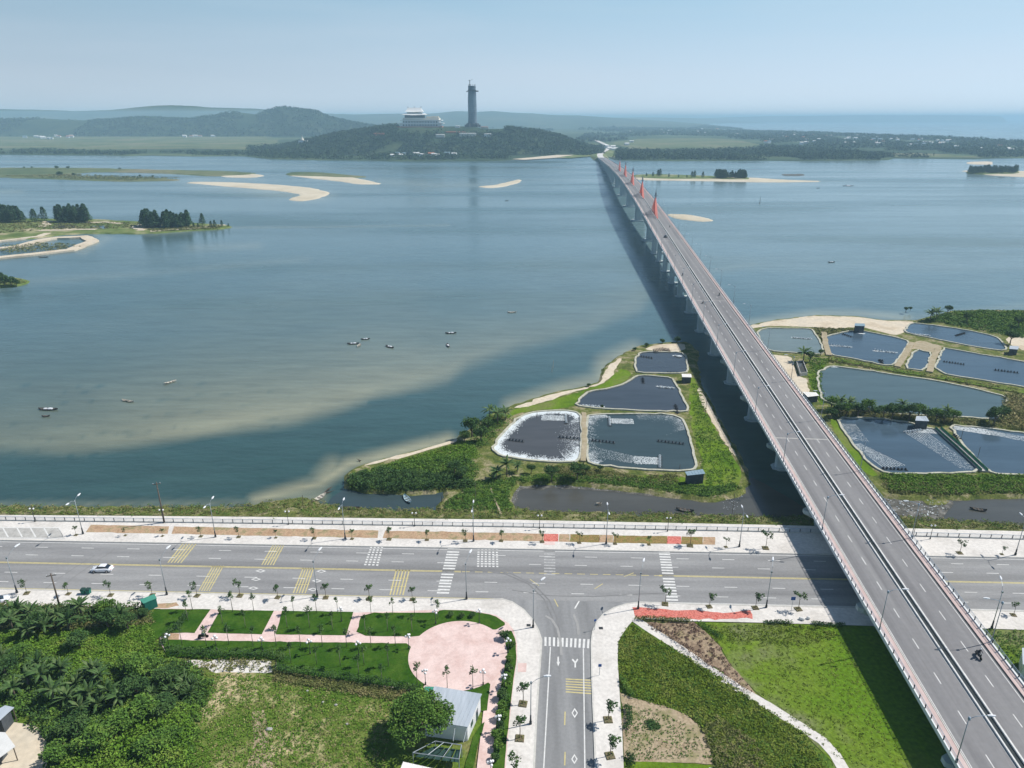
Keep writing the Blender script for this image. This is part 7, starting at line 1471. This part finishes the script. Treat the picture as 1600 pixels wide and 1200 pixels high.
jet(884, 654, 846, 653, 4.4, 2400, .14, 'white foam streaks thrown leftwards across the top of the grey pond'); jet(953, 658, 990, 659, 4.2, 2000, .14, 'white foam streaks across the top of the teal pond'); jet(1030, 721, 990, 719, 4.6, 2200, .14, 'white foam streaks across the bottom of the teal pond', end=1.1); jet(990, 719, 925, 706, 5, 1300, .10, 'fading foam drift at the bottom of the teal pond', end=1.4)
jet(1398, 730, 1338, 694, 8, 2600, .12, 'foam fan spreading up left from the bottom aerator of the lower pond', end=.35, fade=.5); jet(1428, 674, 1516, 734, 8, 3200, .12, 'broad foam fan spreading from the hut across the lower pond', end=.55, fade=1.3); jet(1430, 672, 1478, 676, 4, 1600, .15, 'dense foam under the grey hut'); jet(1490, 668, 1545, 676, 4, 2600, .16, 'dense foam at the top of the lower right edge pond', end=1.2, fade=.2); jet(1545, 676, 1620, 690, 4, 1500, .14, 'foam trail at the top right of the lower right edge pond'); jet(1325, 663, 1345, 690, 5, 900, .13, 'foam speckles at the upper left of the lower pond')
for x0, x1, y, lab in ((909, 943, 633.5, 'left row of the middle pond'), (1028, 1052, 604.5, 'right row of the middle pond'), (1238, 1268, 527.5, 'pale grey pond'), (1297, 1330, 540, 'left row of the second right hand pond'), (1365, 1400, 548.5, 'right row of the second right hand pond'), (1424, 1452, 522, 'far right pond'), (1053, 1064, 556, 'top pond'), (1340, 1350, 521, 'outlet of the second right hand pond'), (1298, 1306, 573, 'outlet at the upper left of the long pond')):
    a, b_ = np.array(G(x0, y, LZ)[:2]), np.array(G(x1, y + (x1 - x0) * .08, LZ)[:2]); t_ = rng.uniform(0, 1, 420); splash('foam', a + np.outer(t_, b_ - a) + rng.normal(0, .35, (420, 2)), .25, 'white splash foam around the ' + lab)
# litter
q = scat([(1380, 778), (1478, 777), (1486, 792), (1470, 808), (1400, 808)], 150, WL); C = np.column_stack([q, np.full(len(q), WL + .2)]); addm('litter', qmesh('litter', leafquads(C, .55, 2.5, rng, .8), Mt['trash']), kind='stuff', label='pale litter strewn over the muddy flat right of the bridge')
q = np.vstack([scat([(795, 760), (803, 752), (850, 750), (900, 757), (1000, 765), (990, 770), (880, 762), (812, 762), (806, 795), (797, 797)], 230, WL), scat([(1128, 780), (1160, 755), (1168, 758), (1150, 800), (1130, 796)], 80, WL)]); C = np.column_stack([q, np.full(len(q), WL + .14)]); addm('litter', qmesh('litter', leafquads(C, .3, 2.5, rng, .8), Mt['trash']), kind='stuff', label='pale litter floating along the brown canal edge')
# ================================================================== FAR BUILDINGS
def far_house(x, y, w_, d_, hgt, rz, roofm, lab, grp, z=None):
    p = G(x, y, FZ) if z is None else z; r = empty('village_house', p, rz, 1, lab, 'house', grp); b = MB(); b.box((0, 0, hgt / 2 - 1), (w_, d_, hgt + 2)); b.build('wall', Mt['wallwhite'], r)
    t = MB(); o = .6; H = hgt + .02; t.add([(-w_ / 2 - o, -d_ / 2 - o, H), (w_ / 2 + o, -d_ / 2 - o, H), (w_ / 2 + o, d_ / 2 + o, H), (-w_ / 2 - o, d_ / 2 + o, H), (-w_ / 2 - o, 0, H + d_ * .28), (w_ / 2 + o, 0, H + d_ * .28)], [(0, 1, 5, 4), (2, 3, 4, 5), (0, 4, 3), (1, 2, 5), (3, 2, 1, 0)]); t.build('roof', Mt[roofm], r)
    return r
RF = ['roofpale', 'roofpale', 'roofred', 'roofpale', 'tarp', 'roofblue']; RN = {'roofpale': 'pale grey', 'roofred': 'red tiled', 'tarp': 'white', 'roofblue': 'blue'}
def village(poly, n, wr, grp, where):
    q = scat(poly, n, FZ); q = q[np.argsort(q[:, 0])]; cnt = {}
    for i, (x, y) in enumerate(q):
        m = RF[random.randrange(len(RF))]; k = cnt.get(m, 0); cnt[m] = k + 1
        far_house(0, 0, random.uniform(*wr), random.uniform(6, 10), random.uniform(5, 9), random.uniform(-.6, .6), m, f"{ORD[min(k, 38)]} {RN[m]} roofed house from the left, {where}", grp, (x, y, FZ))
village([(1190, 228), (1210, 209), (1330, 213), (1480, 220), (1590, 230), (1640, 240), (1560, 239), (1440, 231), (1300, 229)], 80, (9, 18), 'houses of the coastal village', 'in the coastal village')
village([(960, 232), (980, 205), (1090, 200), (1180, 207), (1180, 214), (1080, 211), (1000, 214), (975, 232)], 26, (16, 34), 'houses beyond the bridge end', 'on the flats beyond the bridge')
village([(935, 230), (955, 228), (975, 232), (965, 236), (945, 234)], 9, (9, 16), 'houses by the bridge landing', 'by the far bridge landing')
village([(36, 216), (60, 213), (125, 213), (125, 217), (60, 218)], 17, (14, 26), 'houses under the dark left wood', 'under the dark wood at far left')
village([(275, 212), (345, 212), (345, 214), (285, 215)], 11, (14, 26), 'houses behind the marsh', 'behind the marsh left of the hill')
village([(605, 246), (615, 242), (665, 243), (712, 242), (712, 245), (660, 247)], 12, (9, 16), 'houses on the shore under the temple', 'on the shore under the temple hill')
def on(H, x, y_, Yd): p = RY(x, y_, Yd); return p
# temple hall with tiered roofs
Yp = 2330; tb_ = RY(657, 200.5, Yp); S_ = Yp / FPX * 1.0
T = empty('temple', (tb_[0], tb_[1], tb_[2] + 3), 0, (1.32, 1.2, .98), 'large white temple hall with tiered upturned roofs on the wooded hill', 'temple')
def plat(nm, w_, d_, z0, z1, m, cx=0, par=T): b = MB(); b.box((cx, 0, (z0 + z1) / 2), (w_, d_, z1 - z0)); return b.build(nm, m, par)
plat('terrace', 104, 60, -14, 3, Mt['roofred']); plat('wall', 92, 50, 3, 11, Mt['wallwhite'], 2); plat('cornice', 104, 58, 11.02, 13, Mt['roofpale'], 3); plat('wall', 84, 46, 13.02, 20, Mt['wallwhite'], 4); plat('cornice', 96, 54, 20.02, 22, Mt['roofpale'], 4); plat('wall', 84, 44, 22.02, 28, Mt['cream'], 4); plat('side_pavilion', 16, 14, 28.02, 33, Mt['cream'], 36); plat('side_pavilion', 14, 12, 28.02, 32, Mt['cream'], 22)
for zz_, m in ((5.5, 11), (15, 10)):
    for k in range(13): b = MB(); b.box((-36 + k * 6.4, -25.2 if zz_ < 10 else -23.2, zz_ + 1), (3.6, .5, 3.6)); b.build('window', Mt['walldark'], T)
plat('upper_wall', 44, 30, 28.02, 36, Mt['walldark'], -12)
def uproof(nm, w0, d0, w1, d1, z0, z1, cx, m=Mt['roofpale']):
    b = MB(); n = 5; secs = []
    for i in range(n + 1):
        t_ = i / n; q = t_ ** 1.7; W_ = w0 + (w1 - w0) * t_; D_ = d0 + (d1 - d0) * t_; z = z0 + (z1 - z0) * q; up = 1.8 * (1 - t_) ** 3
        secs.append([(cx - W_ / 2, -D_ / 2, z + up), (cx, -D_ / 2, z), (cx + W_ / 2, -D_ / 2, z + up), (cx + W_ / 2, D_ / 2, z + up), (cx, D_ / 2, z), (cx - W_ / 2, D_ / 2, z + up)])
    b.loft(secs); return b.build(nm, m, T)
uproof('roof', 64, 46, 46, 30, 36, 41, -12, Mt['roofpale']); plat('upper_wall', 34, 22, 41.02, 45, Mt['cream'], -12); rf_ = uproof('roof', 46, 32, 30, 3, 45, 58, -12)
for sx in (-27, -12, 3): b = MB(); b.tube([(sx, 0, 57.5), (sx + (.8 if sx > -12 else -.8), 0, 62)], [1.0, .3], 6); b.build('finial', Mt['darkmetal'], rf_)
# statue tower wrapped in scaffolding
tw = RY(738.5, 197.5, 2330); T = empty('tower', tw, 0, 1, 'very tall blue grey tower under construction beside the temple on the hill', 'tower')
b = MB()
def rg_(r, z, n=20, k=.0): return [(r * (1 + k * (i % 2)) * math.cos(2 * math.pi * i / n), r * (1 + k * (i % 2)) * math.sin(2 * math.pi * i / n), z) for i in range(n)]
zs_ = np.linspace(0, 116, 40); b.loft([rg_(np.interp(z, [0, 8, 30, 60, 85, 100, 116], [16.5, 14, 12.8, 13.2, 12.6, 11.6, 11.4]) * (1.0 if i % 2 else 1.035), z) for i, z in enumerate(zs_)]); b.build('shaft', Mt['twr'], T)
b = MB(); b.box((14.5, 0, 101), (11, 10, 3)); b.box((-14, 0, 100), (7, 8, 2)); b.box((0, 0, 103), (27, 26, 1.2)); b.build('platform', Mt['darkmetal'], T)
b = MB()
for k in range(10): a = 2 * math.pi * k / 10; b.tube([(10.5 * math.cos(a), 10.5 * math.sin(a), 116), (10.5 * math.cos(a), 10.5 * math.sin(a), 121)], .35, 4)
b.build('scaffold', Mt['darkmetal'], T)
b = MB(); b.tube([(-6.5, 0, 116), (-6.5, 0, 133)], 1.0, 5); b.tube([(-6.5, 0, 130), (3, 0, 134.5)], .35, 4); b.tube([(-6.5, 0, 130), (-11, 0, 132)], .5, 4); b.build('crane', Mt['darkmetal'], T)
b = MB()
for k in range(9): a = 2 * math.pi * k / 9; b.box((19 * math.cos(a), 19 * math.sin(a), 1.5), (11, 9, 7), a); b.ball((15.5 * math.cos(a), 15.5 * math.sin(a), 6), (5, 5, 4), 6, 4)
b.build('base_ring', Mt['walldark'], T)
def hb(x, y, Yd, w_, d_, h_, m, lab, nm='building', cat='building', roof=None):
    p = RY(x, y, Yd); r = empty(nm, p, 0, 1, lab, cat); b = MB(); b.box((0, 0, h_ / 2 - 2), (w_, d_, h_ + 4)); b.build('wall', m, r); b = MB(); b.box((0, 0, h_ + .5), (w_ * 1.08, d_ * 1.15, 1.0), taper=.7); b.build('roof', Mt[roof or 'roofpale'], r)
hb(731, 211, 2150, 48, 8, 4.5, Mt['cream'], 'long pale low building on the slope under the tower'); hb(688, 212.5, 2150, 26, 8, 4, Mt['cream'], 'short pale building under the temple, left of the long one', roof='roofpale'); hb(762, 211.5, 2160, 20, 8, 4, Mt['wallwhite'], 'small whitish building right of the long pale one')
hb(592, 211, 2200, 32, 10, 5, Mt['roofred'], 'red orange roofed building on the left slope of the temple hill', roof='roofred'); hb(715, 199.5, 2290, 14, 8, 5, Mt['wallwhite'], 'small white gate between temple and tower'); hb(757, 201, 2290, 24, 10, 5, Mt['cream'], 'small pale buildings at the right foot of the tower', roof='roofred'); hb(690, 206, 2240, 46, 8, 3, Mt['roofred'], 'red terrace wall below the temple', 'terrace_wall', 'wall', 'roofred'); hb(712, 207.5, 2200, 60, 8, 3, Mt['roofred'], 'lower red terrace wall between temple and tower', 'terrace_wall', 'wall', 'roofred')
p = RY(473, 224, 2250); r = empty('pagoda', p, 0, 1, 'small white stupa shrine in the trees left of the temple hill', 'pagoda'); b = MB(); b.box((0, 0, 3), (22, 12, 10)); b.build('base', Mt['wallwhite'], r); b = MB(); b.loft([rg_(5, 8), rg_(5.5, 10), rg_(3, 14), rg_(1, 17), rg_(.3, 24)]); b.build('spire', Mt['cream'], r); b = MB(); b.box((12, 0, 5), (8, 10, 7)); b.build('side_hall', Mt['roofpale'], r)

# HAZE_BLOCK
hz = bpy.data.materials.new('haze'); hz.use_nodes = True; t = hz.node_tree
for n in list(t.nodes):
    if n.type == 'BSDF_PRINCIPLED': t.nodes.remove(n)
out = [n for n in t.nodes if n.type == 'OUTPUT_MATERIAL'][0]
pv = t.nodes.new('ShaderNodeVolumePrincipled'); pv.inputs['Color'].default_value = (.54, .81, 1.0, 1); pv.inputs['Density'].default_value = HAZE
pv.inputs['Anisotropy'].default_value = 0
t.links.new(pv.outputs[0], out.inputs['Volume'])
b = MB(); b.box((0, 29500, (150 - 7.2) / 2), (122000, 61500, 150 + 7.2)); b.build('haze', hz, kind='stuff')
